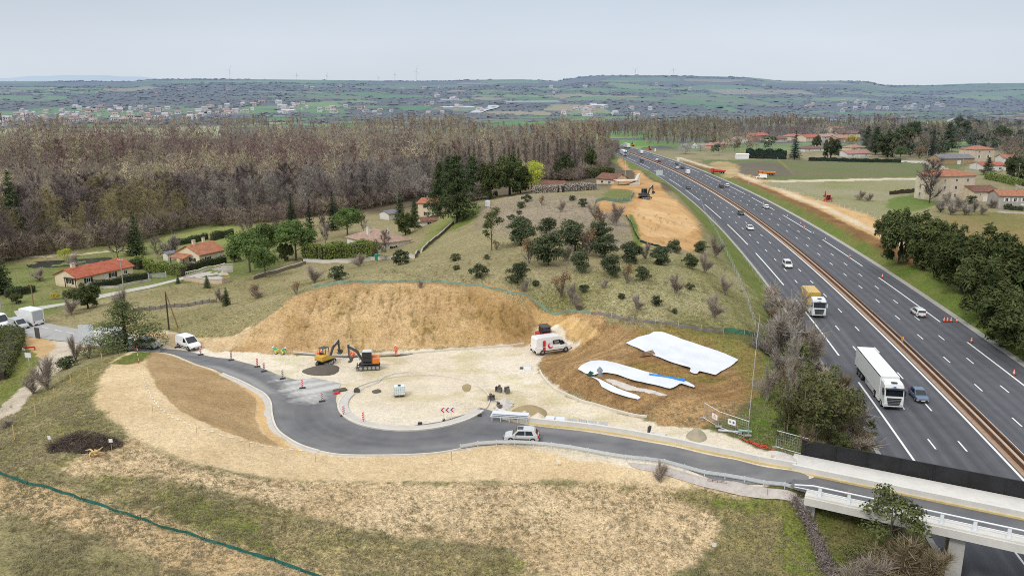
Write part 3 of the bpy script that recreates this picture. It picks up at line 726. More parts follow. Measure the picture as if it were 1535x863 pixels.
for (u0,v0),(u1,v1) in [((63,490.5),(73,492.5)),((82,494.5),(92,496.5)),((100,498),(112,500.5)),((120,502),(130,504)),((136,505),(144,506.5)),((45,487),(54,489))]:
    a, b = on(u0,v0), on(u1,v1); d = Vector(b-a); q = Vector((-d.y, d.x, 0)).normalized()*.07
    z = .06
    mb.add([Vector(a)-q+Vector((0,0,z)), Vector(b)-q+Vector((0,0,z)), Vector(b)+q+Vector((0,0,z)), Vector(a)+q+Vector((0,0,z))], [(0,1,2,3)], m_wp)
o = mb.build('road_marking', m_wp); o['kind'] = 'structure'
# ------------------------------------------------------------------ vegetation
def rot_to(d):                                # frames with z along d (n,3) -> (n,3,3) rows u,v,d
    d = d/np.linalg.norm(d, axis=1)[:,None]; a = np.where(np.abs(d[:,2:3]) < .9, [[0,0,1.]], [[1.,0,0]])
    u = np.cross(a, d); u /= np.linalg.norm(u, axis=1)[:,None]; v = np.cross(d, u); return u, v, d
def unit(n, g): v = g.normal(size=(n,3)); return v/np.linalg.norm(v, axis=1)[:,None]
def leaf_quads(c, nrm, size, g, ratio=.6):    # flat leaves (or leaf sprays) as quads
    u, v, _ = rot_to(nrm); n = len(c); a = g.uniform(0, 2*np.pi, n)[:,None]; s = (size*g.uniform(.6, 1.4, n))[:,None]
    uu = (u*np.cos(a)+v*np.sin(a))*s; vv = (-u*np.sin(a)+v*np.cos(a))*s*ratio
    V = np.stack([c-uu, c-vv*.9, c+uu, c+vv], 1).reshape(-1,3)
    return V, np.arange(len(V)).reshape(-1,4)
def blob_leaves(blobs, n, size, g, ratio=.6, flat=0.0, inner=.55, up=.25):
    B = np.array([[*b[0], *(b[1] if hasattr(b[1], '__len__') else (b[1],)*3)] for b in blobs], float)
    wgt = (B[:,3]*B[:,4]+B[:,3]*B[:,5]+B[:,4]*B[:,5]); k = g.choice(len(B), n, p=wgt/wgt.sum())
    d = unit(n, g); d[:,2] = np.where(d[:,2] < -.5, -d[:,2]*.6, d[:,2]); r = inner+(1.08-inner)*g.random(n)**.55
    c = B[k,:3]+d*B[k,3:]*r[:,None]
    nrm = d+g.normal(size=(n,3))*.55+np.array([0,0,up]); nrm[:,2] += flat*2
    return leaf_quads(c, nrm, size, g, ratio)
def tubes(segs, n=5):                         # (p0,p1,r0,r1) rows -> one tube mesh
    S = np.array([[*a, *b, r0, r1] for a, b, r0, r1 in segs], float); u, v, _ = rot_to(S[:,3:6]-S[:,:3])
    ang = np.arange(n)*2*np.pi/n; c, s = np.cos(ang), np.sin(ang)
    ring = u[:,None,:]*c[None,:,None]+v[:,None,:]*s[None,:,None]
    V = np.concatenate([S[:,None,:3]+ring*S[:,6,None,None], S[:,None,3:6]+ring*S[:,7,None,None]], 1)
    m = len(S); b = (np.arange(m)*2*n)[:,None]; k = np.arange(n); k2 = (k+1)%n
    F = np.stack([b+k, b+k2, b+n+k2, b+n+k], -1).reshape(-1,4); return V.reshape(-1,3), F
def bare_skeleton(g, h, spread, upright, clear=.25, nl=13, nsub=6, trunk_r=.16, fork=False):
    segs = []; tips = []
    bend = g.normal(size=2)*.03*h; pts = [np.array([bend[0]*t*t, bend[1]*t*t, h*t*.93]) for t in np.linspace(0, 1, 6)]
    for i in range(5): segs.append((pts[i], pts[i+1], trunk_r*(1-i/5.6), trunk_r*(1-(i+1)/5.6)))
    for k in range(nl):
        t = clear+(1-clear)*(k+.5)/nl*.95; i = min(int(t*5), 4); p = pts[i]+(pts[i+1]-pts[i])*(t*5-i)
        a = k*2.4+g.uniform(-.4, .4); ln = spread*h*(.55+.6*math.sin(math.pi*min(1, (t-clear)/(1-clear)*.8+.2)))*g.uniform(.75, 1.15)
        d = np.array([math.cos(a)*(1-upright), math.sin(a)*(1-upright), upright*1.1+.25*t]); d /= np.linalg.norm(d)
        q = p; dd = d.copy(); r = trunk_r*(1-t)*.55+.03
        for j in range(3):
            dd = dd+np.array([0,0,.16])+g.normal(size=3)*.13; dd /= np.linalg.norm(dd); q2 = q+dd*ln/3
            segs.append((q, q2, r*(1-j/3.2), r*(1-(j+1)/3.2)))
            for m in range(nsub//3+(1 if j else 0)):
                s0 = q+(q2-q)*g.random(); e = dd+g.normal(size=3)*.55+np.array([0,0,.2]); e /= np.linalg.norm(e); l2 = ln*.38*g.uniform(.6, 1.2); s1 = s0+e*l2
                segs.append((s0, s1, r*.35+.008, .012)); tips.append((s0, s1))
            q = q2
        tips.append((q-dd*ln*.3, q))
    tips.append((pts[4], pts[5])); return segs, tips
def twigs(tips, n, ln, w, g, up=.35):
    T = np.array([[*a, *b] for a, b in tips]); k = g.choice(len(T), n); t = g.random(n)[:,None]
    p = T[k,:3]+(T[k,3:]-T[k,:3])*t; d = (T[k,3:]-T[k,:3]); d /= np.linalg.norm(d, axis=1)[:,None]+1e-9
    d = d*.6+g.normal(size=(n,3))*.55+np.array([0,0,up]); d /= np.linalg.norm(d, axis=1)[:,None]
    q = p+d*(ln*g.uniform(.5, 1.4, n))[:,None]; s = np.cross(d, unit(n, g)); s /= np.linalg.norm(s, axis=1)[:,None]+1e-9; s *= (w*g.uniform(.7, 1.3, n))[:,None]
    V = np.stack([p-s, p+s, q+s*.35, q-s*.35], 1).reshape(-1,3); return V, np.arange(len(V)).reshape(-1,4)
bark_brown = mat('grey_brown_bark', (.16,.135,.115), .95, .3, 2.0, haze=True); bark_pale = mat('pale_bark', (.36,.33,.28), .95, .25, 2.0, haze=True); bark_dark = mat('dark_bark', (.06,.048,.038), .95, .3, 2.0)
tw_brown = foliage('brown_twigs', (.25,.205,.19), (.18,.145,.135), .3, .0); tw_olive = foliage('olive_twigs', (.31,.27,.205), (.225,.19,.15), .3, 0); tw_pale = foliage('pale_grey_twigs', (.38,.34,.295), (.28,.245,.21), .3, 0)
tw_gold = foliage('budding_yellow_twigs', (.36,.30,.16), (.25,.21,.12), .3, .1); tw_dark = foliage('dark_twigs', (.19,.15,.138), (.14,.11,.10), .3, 0)
lf_oak = foliage('dark_evergreen_leaves', (.118,.138,.075), (.066,.085,.045), .5, .15); lf_pine = foliage('pine_needles', (.165,.225,.075), (.09,.135,.048), .5, .15)
lf_fir = foliage('fir_needles', (.045,.068,.040), (.026,.042,.026), .5, .05); lf_cedar = foliage('cedar_needles', (.095,.125,.055), (.05,.07,.032), .5, .1)
lf_cyp = foliage('cypress_sprays', (.125,.142,.055), (.06,.08,.034), .6, .12, scale=.5); lf_hedge = foliage('clipped_hedge_leaves', (.27,.32,.09), (.18,.23,.07), .4, .15)
lf_hdark = foliage('dark_hedge_leaves', (.10,.13,.055), (.06,.085,.04), .4, .1); lf_tan = foliage('withered_tan_leaves', (.36,.23,.13), (.24,.15,.085), .35, .2); lf_gold = foliage('yellow_blossom', (.60,.44,.05), (.42,.33,.06), .3, .2)
lf_lime = foliage('fresh_lime_leaves', (.66,.68,.12), (.48,.54,.10), .35, .3); lf_white = foliage('white_blossom', (.62,.60,.56), (.45,.43,.39), .25, .2); lf_olive = foliage('olive_green_leaves', (.17,.175,.07), (.105,.105,.05), .5, .15)
lf_ivy = foliage('ivy_green_leaves', (.145,.16,.06), (.09,.10,.042), .5, .15)

tw_shrub = foliage('shrub_twigs', (.40,.335,.275), (.30,.25,.205), .3, 0)
lf_pine2 = foliage('dull_pine_needles', (.15,.18,.07), (.085,.11,.045), .5, .15)
tw_olive2 = foliage('olive_brown_twigs', (.27,.215,.135), (.19,.15,.095), .35, 0)
PROTO = {}
def proto(kind, k, make):
    """trunk and crown meshes of one tree of a kind, about `h` metres high (built once; copies share them)"""
    key = (kind, k)
    if key not in PROTO:
        g = np.random.default_rng(1000+hash_name(kind)+k); PROTO[key] = make(g)
    return PROTO[key]
def hash_name(s): return sum((i+1)*ord(c) for i, c in enumerate(s))%9973
def mesh_only(name, V, F, m):
    me = bpy.data.meshes.new(name); nf, k = F.shape
    me.vertices.add(len(V)); me.vertices.foreach_set('co', np.asarray(V, np.float32).ravel()); me.loops.add(nf*k); me.loops.foreach_set('vertex_index', F.astype(np.int32).ravel())
    me.polygons.add(nf); me.polygons.foreach_set('loop_start', np.arange(0, nf*k, k, dtype=np.int32)); me.polygons.foreach_set('loop_total', np.full(nf, k, np.int32))
    me.materials.append(m); me.update(calc_edges=True); return me
def cat_(*vf):
    V = []; F = []; b = 0
    for v, f in vf: V.append(v); F.append(f+b); b += len(v)
    return np.concatenate(V), np.concatenate(F)
def mk_bare(h, spread, upright, bark, tw, clear=.22, nt=1100, tl=1.0, tww=.035, nl=13, nsub=6, tr=.17):
    def f(g):
        s, t = bare_skeleton(g, h, spread, upright, clear, nl, nsub, tr)
        V, F = tubes(s, 5); V2, F2 = twigs(t, nt, tl, tww, g); return h, mesh_only('trunk', V, F, bark), mesh_only('crown', V2, F2, tw)
    return f
def lobes(g, n, c, r, rr, zs=1.0):            # an uneven crown: n lumps inside an ellipsoid
    out = []
    for _ in range(n):
        d = unit(1, g)[0]*np.array(r)*g.uniform(.35, .85); out.append((np.array(c)+d, (rr*g.uniform(.6, 1.25), rr*g.uniform(.6, 1.25), rr*zs*g.uniform(.6, 1.1))))
    return out
def mk_leafy(h, wid, lf, bark=bark_dark, n=1500, size=.2, cz=.52, rz=.47, nl=16, rr=.24, zs=.85, ratio=.6, tr=.14, limbs=5, inner=.5):
    def f(g):
        b = lobes(g, nl, (0,0,h*cz), (wid/2,wid/2,h*rz), rr*wid, zs)
        V2, F2 = blob_leaves(b, n, size, g, ratio, inner=inner)
        V2[:,2] = np.maximum(V2[:,2], .05*h*g.random(len(V2)))
        s = [(np.zeros(3), np.array([0,0,h*.3]), tr, tr*.8), (np.array([0,0,h*.3]), np.array([.04*h,0,h*.75]), tr*.8, tr*.3)]
        for k in range(limbs):
            a = k*2.4; z = h*(.22+.4*k/limbs); s.append((np.array([0,0,z]), np.array([math.cos(a)*wid*.33, math.sin(a)*wid*.33, z+h*.2]), tr*.4, tr*.12))
        V, F = tubes(s, 6); return h, mesh_only('trunk', V, F, bark), mesh_only('crown', V2, F2, lf)
    return f
def mk_conifer(h, wid, lf, bark=bark_dark, tiers=13, n=2600, size=.34, bottom=.06, droop=.25, power=.9, ratio=.3):
    def f(g):
        C = []; D = []
        s = [(np.zeros(3), np.array([0,0,h*.97]), h*.018+.05, .03)]
        for k in range(tiers):
            t = bottom+(1-bottom)*(k+.3)/tiers; r = wid/2*(1-t)**power+.12; nb = max(5, int(11*(1-t)+4))
            for j in range(nb):
                a = j*2*math.pi/nb+k*.7+g.uniform(-.25, .25); ln = r*g.uniform(.7, 1.12); z = h*(t+g.uniform(-.015, .015))
                m = max(6, int(n/(tiers*9)*ln/(wid*.3))); q = g.random(m)**.7
                off = g.normal(size=(m,3))*np.array([.11*ln+.08, .11*ln+.08, h*.012+.05])
                C.append(np.stack([math.cos(a)*ln*q, math.sin(a)*ln*q, z-droop*ln*q*q+.12*ln*q], 1)+off); D.append(np.tile([math.cos(a)*.5, math.sin(a)*.5, 1.0], (m,1))+g.normal(size=(m,3))*.45)
                s.append((np.array([0,0,z]), np.array([math.cos(a)*ln*.8, math.sin(a)*ln*.8, z-droop*ln*.5]), .02+.01*ln, .012))
        V2, F2 = leaf_quads(np.concatenate(C), np.concatenate(D), size, g, ratio); V, F = tubes(s, 5)
        return h, mesh_only('trunk', V, F, bark), mesh_only('crown', V2, F2, lf)
    return f
def mk_layered(h, wid, lf, n=3200, size=.3, nl=22, clear=.2, top=.2, ratio=.35, bark=bark_dark, zs=.16, power=.7):   # spreading plates of needles: cedar, old pine
    def f(g):
        b = []; s = [(np.zeros(3), np.array([.02*h,0,h*.5]), .02*h+.06, .014*h+.05), (np.array([.02*h,0,h*.5]), np.array([0,0,h*.96]), .014*h+.05, .03)]
        for k in range(nl):
            t = clear+(1-clear)*(k+.4)/nl; r = wid/2*((1-t)**power*(1-top)+top*(1-t)); a = k*2.4+g.uniform(-.5, .5); ln = r*g.uniform(.55, 1.0)
            p = np.array([math.cos(a)*ln, math.sin(a)*ln, h*t+.04*h]); b.append((p, (wid*.17*(1.1-t*.55), wid*.17*(1.1-t*.55), wid*zs*.6*(1.1-.5*t))))
            b.append((p*np.array([.45,.45,1]), (wid*.15*(1.1-t*.6), wid*.15*(1.1-t*.6), wid*zs*.6*(1.1-.5*t))))
            s.append((np.array([0,0,h*t]), p*np.array([.85,.85,1]), .03+.05*(1-t), .015))
        b.append((np.array([0,0,h*.97]), (wid*.06, wid*.06, h*.05)))
        V2, F2 = blob_leaves(b, n, size, g, ratio, inner=.35, up=.6, flat=.3); V, F = tubes(s, 6)
        return h, mesh_only('trunk', V, F, bark), mesh_only('crown', V2, F2, lf)
    return f
def mk_shrub(h, wid, tw, nst=9, nt=420, tl=.5, tww=.018, bark=bark_brown, leaf=None, nleaf=0, lsize=.1):
    def f(g):
        s = []; t = []
        for k in range(nst):
            a = k*2.4; el = R(18+66*((k*.618)%1)); q = g.uniform(.75, 1.0); tip = np.array([math.cos(a)*math.cos(el)*wid/2*q, math.sin(a)*math.cos(el)*wid/2*q, .12*h+h*.85*math.sin(el)*q]); mid = tip*np.array([.4,.4,.55])
            s += [(np.array([math.cos(a)*.08, math.sin(a)*.08, 0]), mid, .022, .016), (mid, tip, .016, .006)]; t += [(mid, tip), (mid*.4, mid), (mid, tip), (mid*.7, (mid+tip)/2)]
        V, F = tubes(s, 4); V2, F2 = twigs(t, nt, tl, tww, g)
        me = mesh_only('crown', V2, F2, tw)
        if leaf:
            b = lobes(g, 9, (0,0,h*.6), (wid*.42,wid*.42,h*.36), wid*.2); L = blob_leaves(b, nleaf, lsize, g, inner=.2)
            me = mesh_only('crown', *L, leaf); V, F = cat_((V, F), (V2, F2))
        return h, mesh_only('trunk', V, F, bark), me
    return f
KIND = {
 'bare_tree':   (3, mk_bare(16, .33, .42, bark_brown, tw_brown, .1, 2600, 1.2, .045, 17)),
 'dark_bare':   (3, mk_bare(15, .34, .38, bark_dark, tw_dark, .08, 2600, 1.2, .045, 17)),
 'pale_bare':   (3, mk_bare(18, .29, .52, bark_pale, tw_pale, .2, 1900, 1.1, .045)),
 'poplar':      (3, mk_bare(21, .13, .78, bark_pale, tw_olive, .3, 1500, 1.2, .045, 15, 4, .18)),
 'budding':     (2, mk_bare(17, .27, .5, bark_pale, tw_gold, .18, 2000, 1.0, .055)),
 'oak':         (4, mk_leafy(6, 5.6, lf_oak, n=4200, size=.17, cz=.43, rz=.50, rr=.19, nl=32, inner=.35)),
 'round_bush':  (2, mk_leafy(1.6, 2.0, lf_oak, n=1100, size=.09, cz=.46, rz=.45, rr=.2, nl=20, tr=.04, inner=.35)),
 'tan_oak':     (3, mk_shrub(4.5, 4.0, tw_brown, 9, 500, .6, .02, bark_brown, lf_tan, 520, .12)),
 'bare_shrub':  (3, mk_shrub(3.0, 3.3, tw_shrub, 19, 1700, .55, .015, bark_pale)),
 'pale_shrub':  (2, mk_shrub(3.2, 3.6, tw_pale, 14, 1500, .7, .022)),
 'brown_shrub': (3, mk_shrub(3.2, 3.2, tw_olive2, 19, 2200, .6, .019)),
 'gold_shrub':  (1, mk_leafy(1.8, 2.4, lf_gold, n=800, size=.1, cz=.5, rz=.4, tr=.03)),
 'fir':         (3, mk_conifer(15, 6.0, lf_fir)),
 'spruce':      (2, mk_conifer(11, 5.6, lf_cedar, droop=.15, power=.7)),
 'umbrella':    (3, mk_leafy(9, 9.4, lf_pine, bark_brown, n=7500, size=.22, cz=.62, rz=.36, nl=44, rr=.15, zs=.85, ratio=.4, tr=.22, inner=.35)),
 'cedar':       (3, mk_layered(15, 13, lf_cedar, n=7500, size=.36, nl=32, clear=.05, power=.62)),
 'cypress':     (4, mk_leafy(10, 8.5, lf_cyp, n=8000, size=.36, cz=.47, rz=.5, nl=54, rr=.11, zs=1.7, ratio=.3, tr=.3, inner=.3)),
 'pine':        (1, mk_layered(8, 9.5, lf_pine2, n=7500, size=.17, nl=26, clear=.04, ratio=.3, zs=.17, power=.6)),
 'willow':      (1, mk_leafy(9, 8.5, lf_lime, n=2600, size=.26, cz=.5, rz=.42, nl=22, rr=.18, ratio=.3)),
 'blossom':     (2, mk_leafy(6, 8.5, lf_white, n=2000, size=.17, cz=.5, rz=.4)),
 'olive_tree':  (3, mk_leafy(8, 6.5, lf_olive, bark_brown, n=2600, size=.15, cz=.6, rz=.36, nl=18, rr=.17, tr=.16)),
 'ivy_tree':    (2, mk_leafy(7, 4.5, lf_ivy, bark_brown, n=1900, size=.13, cz=.58, rz=.4, nl=16, rr=.17, tr=.12, inner=.2)),
}
NAMES = {'dark_bare':'bare_tree','pale_bare':'bare_tree','poplar':'poplar_tree','budding':'bare_tree','oak':'evergreen_oak','round_bush':'bush','tan_oak':'young_oak','bare_shrub':'bare_shrub','pale_shrub':'bare_shrub','brown_shrub':'bare_shrub','gold_shrub':'blossom_shrub',
 'fir':'fir_tree','spruce':'spruce_tree','umbrella':'umbrella_pine','cedar':'cedar_tree','cypress':'cypress_tree','pine':'pine_tree','willow':'willow_tree','blossom':'blossom_tree','olive_tree':'broadleaf_tree','ivy_tree':'ivy_tree','bare_tree':'bare_tree'}
CATS = {'brown_shrub':'shrub','round_bush':'bush','bare_shrub':'shrub','pale_shrub':'shrub','gold_shrub':'shrub'}
def plant(kind, p, h, label, group=None, wide=1.0, var=None, rz=None):
    nv, mk = KIND[kind]; k = rnd.randrange(nv) if var is None else var%nv
    hh, tm, cm = proto(kind, k, mk)
    o = empty(NAMES[kind], p, rnd.uniform(0, 6.28) if rz is None else rz, label, CATS.get(kind, 'tree'), group); s = h/hh; o.scale = (s*wide, s*wide, s)
    for nme, me in (('trunk', tm), ('crown', cm)):
        c = bpy.data.objects.new(nme, me); COL.objects.link(c); c.parent = o
    return o
def tree(kind, u, v, hpx, label, group=None, wide=1.0, var=None, sink=.08):
    p = on(u, v, -sink); return plant(kind, p, hpx*mpp(p)/CP*1.0, label, group, wide, var)
def inpoly(x, y, pg): return sdf(np.array([x]), np.array([y]), pg)[0] > 0

# --- the evergreen oaks and shrubs on the hill
for u, v, hp, lab in [
 (780,366,44,'tall evergreen oak at the upper left of the hilltop grove'),(776,424,34,'dark rounded evergreen oak standing alone low on the left of the grove'),(822,398,54,'largest dark evergreen oak in the middle of the hill'),(819,350,26,'evergreen oak peeping out behind the largest oak'),
 (862,376,48,'broad evergreen oak right of the largest oak'),(856,342,14,'small oak top showing behind the broad evergreen oak'),(871,406,32,'evergreen oak between two tan leaved young oaks'),(906,386,38,'evergreen oak below the bare grey scrub'),(898,360,30,'evergreen oak directly above the middle of the grove'),
 (947,393,34,'dense evergreen oak just left of the earthwork foot'),(917,413,32,'slim evergreen oak in the lower row of the grove'),(990,396,30,'wide evergreen oak below the earthwork'),(1012,378,20,'thin evergreen oak at the edge of the earthwork'),(1051,378,22,'evergreen oak at the right corner of the earthwork'),
 (1034,402,24,'conical dark evergreen oak right of the wide oak'),(963,420,24,'evergreen oak lowest in the middle of the grove'),(782,345,22,'evergreen oak top at the left edge of the hill'),(985,382,16,'small evergreen oak beside the foot of the earthwork')]:
    tree('oak', u, v, hp*1.08, lab, 'evergreen oaks on the hill', wide=.95+.25*rnd.random())
for u, v, hp, lab in [
 (719,417,20,'round dark bush on the left of the hill'),(683,391,12,'small dark bush beside a thin post on the left hill'),(684,404,8,'tiny dark bush below the post on the hill'),(730,388,8,'tiny bush at the edge of the green hilltop patch'),(875,438,12,'small dark bush in the lower grass of the hill'),
 (984,456,14,'small evergreen bush low on the hill grass'),(932,448,9,'low bush left of the small evergreen bush'),(803,427,9,'tiny bush below the largest oak'),(766,330,9,'small bush on the left rim of the hilltop'),(781,312,10,'small bush on the bare hilltop rim'),(790,302,11,'upright little bush on the hilltop rim'),(858,301,8,'little bush at the far edge of the hilltop'),(874,310,12,'upright bush on the grey hilltop scrub'),
 (1011,468,8,'tiny bush near the fence at the foot of the hill'),(600,397,22,'clipped conical bush at the end of the garden wall'),(507,420,22,'dark green bush on the bank above the cut slope'),(1033,434,10,'small bush below the conical oak'),(778,322,7,'little dark bush just inside the hilltop rim')]:
    tree('round_bush', u, v, hp*1.15, lab, 'bushes on the hill')
for u, v, hp, lab in [
 (842,446,42,'tan leaved young oak, most colourful on the hill'),(793,394,40,'tan leaved young oak beside the tall evergreen oak'),(880,384,44,'tan leaved young oak behind the middle oaks'),(900,345,34,'pale tan young oak below the grey scrub'),(940,425,34,'tan leaved young oak by the slim evergreen oak'),(812,308,16,'rusty little oak on the hilltop'),
 (445,440,22,'russet young oak on the bank left of the cut slope'),(383,447,24,'russet shrub like oak above the wooden fence')]:
    tree('tan_oak', u, v, hp, lab, 'young oaks with withered leaves')
for u, v, hp, lab in [
 (1070,475,40,'bare shrub close to the fence at the foot of the hill'),(1056,409,34,'bare shrub right of the conical oak'),(1085,440,32,'bare shrub near the motorway fence'),(1012,440,32,'bare shrub in the grass below the wide oak'),(1072,386,36,'bare shrub near the verge by the earthwork'),(955,463,26,'low bare shrub in the hill grass'),(907,431,18,'faint bare shrub in the middle grass'),(851,391,26,'bare sapling between the middle oaks'),(968,388,26,'bare sapling by the earthwork foot'),
 (858,456,34,'bare sapling beside the colourful young oak'),(788,438,20,'bare low shrub left of the colourful young oak'),(842,318,20,'grey bare shrub on the hilltop'),(893,330,26,'grey bare shrub beside the earthwork'),(922,338,40,'tall bare shrub in front of the earthwork'),(884,318,14,'low grey shrub on the hilltop scrub'),(630,432,16,'thin shrub above the cut slope'),(865,466,24,'leafless shrub on the strip above the dirt track')]:
    tree('bare_shrub', u, v, hp, lab, 'bare shrubs on the hill', wide=.9)
tree('ivy_tree', 737,376, 70, 'big ivy wrapped shrub with tan leaves at its foot on the left hill', wide=.85)
tree('tan_oak', 744,376, 18, 'heap of tan leaves beneath the ivy wrapped shrub', 'young oaks with withered leaves')
# --- gardens on the left
for u, v, hp, lab, kd, wd in [
 (375,409,66,'stone pine with round crown in front of the white fenced house','umbrella',1.0),(402,388,58,'stone pine with round crown behind the front one','umbrella',1.05),(444,390,64,'stone pine with pale round crown above the yellow green hedge','umbrella',1.0),(398,416,48,'stone pine at the right of the front pair','umbrella',.9),(521,354,46,'stone pine left of the white hip roofed house','umbrella',1.1),
 (617,268,34,'stone pine deep in the wood behind the tall house','umbrella',.9),
 (438,345,56,'dark fir left of three by the white house','fir',1.0),(466,362,64,'slim dark fir in the middle of three by the white house','fir',.8),(500,345,58,'dark fir right of three by the white house','fir',1.0),
 (205,382,60,'dark green spruce on the lawn behind the red roofed house','spruce',1.0),(24,362,104,'tall dark fir in front of the wood at far left','spruce',.75),(2,440,68,'dark conifer cut off by the left edge','spruce',1.1),
 (600,332,46,'spruce behind the white hip roofed house','spruce',.8),(622,345,42,'small cedar in front of the tall house','cedar',.55),
 (685,334,92,'great dark cedar beside the tall house','cedar',.85),(660,322,72,'cedar at the left of the great cedar','cedar',.7),(672,290,50,'cedar top rising behind the great cedar','cedar',.9),(708,300,60,'dark cedar right of the great cedar','cedar',.9),(735,298,56,'dense dark conifer above the hill crest','cypress',1.0),(764,292,64,'tallest dense conifer above the hill crest','cypress',1.0),(780,290,40,'conifer at the right end of the dense crest group','cypress',1.1),(846,270,40,'dark conifer behind the low roof by the willow','cypress',1.0),(884,262,44,'narrow dark conifer by the far brown roof','cypress',.55),
 (797,288,50,'bright yellow green willow by the low brown roof','willow',1.0),(98,392,22,'yellow green rounded willow beside the pond','willow',1.1),
 (132,462,40,'broad dark juniper beside the pale lane','cypress',1.25),(311,432,20,'small dark spruce left of the white fenced drive','spruce',1.2),(267,425,14,'little spruce at the lane corner','spruce',1.1),(340,458,28,'dark conical juniper above the old wooden fence','spruce',1.0)]:
    tree(kd, u, v, hp, lab, None, wide=wd)
for u, v, hp, lab, kd, wd in [
 (578,378,30,'leafless garden tree in front of the white hip roofed house','bare_tree',1.2),(260,384,32,'pale pruned fruit tree by the garden shed','pale_shrub',1.1),(106,472,30,'bare tree beside the broad juniper','bare_shrub',1.1),(185,468,40,'slender bare sapling behind the roadside pine','bare_shrub',.9),(385,447,22,'bare shrub right of the conical juniper','bare_shrub',1.0),(330,452,22,'low brown shrub left of the conical juniper','bare_shrub',1.2),
 (470,424,30,'bare shrub mass on the bank by the dark bush','bare_shrub',1.3),(540,400,22,'pale bare shrub below the garden wall','bare_shrub',1.3),(566,392,34,'olive bare bush at the end of the yellow green hedge','olive_tree',.9),(462,388,30,'bare hedge bush left of the yellow green hedge','dark_bare',1.2),
 (596,314,56,'tan bare tree between the two white houses','pale_bare',1.3),(560,300,60,'large pale bare tree behind the white house','pale_bare',1.2),(632,300,36,'pale bare tree left of the tall house','pale_shrub',1.2),(720,300,26,'grey bare bush at the foot of the dense conifers','pale_shrub',1.6),
 (372,372,40,'bare brown garden tree behind the cream house with the pool','bare_tree',1.1),(428,392,30,'dark rounded evergreen under the pale stone pine','cypress',1.0),(352,392,26,'low dark evergreen bush between house and stone pines','cypress',1.2),(112,402,24,'bare grey shrub at the back of the red roofed house','bare_shrub',1.3),(176,386,50,'bare brown tree beside the spruce at the pond','dark_bare',1.0),(236,388,30,'bare garden tree between the two cream houses','bare_tree',1.2),
 (60,420,20,'grey leafless bush on the lawn at far left','bare_shrub',1.5),(488,366,40,'bare brown tree between the firs and the white house','bare_tree',1.0),(545,352,30,'tan bare tree behind the pale hip roof','pale_bare',1.2),(608,352,36,'dark evergreen beside the sheds','cypress',1.0),(415,350,30,'brown bare tree on the meadow edge behind the pines','dark_bare',1.1),(25,455,18,'clipped dark bush on the lawn by the lane','cypress',1.3),
 (83,449,10,'yellow forsythia on the lawn by the red roofed house','gold_shrub',1.0),(338,420,10,'yellow forsythia by the white gate pillar','gold_shrub',1.0),(340,404,8,'yellow forsythia on the wall by the drive','gold_shrub',1.1),(410,354,16,'russet shrub between the firs','tan_oak',1.1)]:
    tree(kd, u, v, hp, lab, None, wide=wd)
# --- near things: roadside pine, embankment, foreground
tree('pine', 190,527, 74, 'broad layered green pine at the roadside beside the old road', wide=1.5)
for u, v, hp, lab, kd, wd in [
 (134,537,26,'low oak scrub with russet leaves left of the roadside pine','tan_oak',1.3),(113,540,44,'thin bare sapling by the russet scrub','bare_shrub',.6),(72,582,58,'leafless thorn bush over the old gravel path','bare_shrub',.8),(50,590,40,'smaller leafless thorn beside the old gravel path','bare_shrub',.8),(100,552,20,'dark low scrub on the bank by the stakes','round_bush',1.4),(12,640,16,'low brown scrub at the left edge','bare_shrub',1.6),
 (990,722,40,'dry bush with bare stems below the guardrail','bare_shrub',.75),
 (1180,650,150,'tall grey bare shrub thicket at the head of the embankment','pale_bare',.55),(1166,540,70,'grey bare bush on the embankment by the hard shoulder','pale_shrub',1.2),(1190,520,80,'upper grey bare bush beside the hard shoulder','pale_shrub',1.0),(1212,560,70,'brown bare bush against the hard shoulder','bare_shrub',1.0),(1235,625,80,'bare bush between the two olive trees and the shoulder','bare_shrub',1.0),
 (1203,664,120,'olive green tree on the embankment with brown trunk','olive_tree',1.1),(1250,670,108,'olive green tree closest to the lorry','olive_tree',1.0),(1176,648,84,'olive green bushy tree at the head of the grass strip','olive_tree',1.0),(1232,640,96,'tall olive green tree behind the one closest to the lorry','olive_tree',.9),(1195,575,74,'brown olive tree in the middle of the embankment','ivy_tree',1.2),(1222,675,70,'ivy covered tree behind the mesh panel','ivy_tree',1.0),(1272,680,60,'bare brown bush above the black barrier','bare_shrub',1.1),(1165,665,60,'ivy green young tree by the grass strip','ivy_tree',.6),(1160,470,46,'low bare scrub at the top of the embankment','bare_shrub',1.2),(1150,600,60,'thin bare tree along the fenced grass strip','bare_shrub',.7),
 (1330,850,136,'small leaved evergreen in front of the bridge railing','ivy_tree',1.15),(1285,862,60,'green brown thicket left of the evergreen below the bridge','olive_tree',1.2),(1345,880,92,'pale straw coloured bare bush below the bridge','brown_shrub',1.2),(1390,885,80,'straw coloured bare bush beside the bridge pier','brown_shrub',1.1),(1300,890,74,'brown bare bush at the foot of the bridge evergreen','bare_shrub',1.2),(1262,770,40,'brown scrub under the bridge end','bare_shrub',1.0)]:
    tree(kd, u, v, hp, lab, None, wide=wd, var=0 if u == 1330 else None)
tk = np.array([(1146,470),(1185,470),(1215,520),(1245,580),(1285,640),(1305,690),(1215,690),(1165,640),(1160,560)], float); n_ = 0
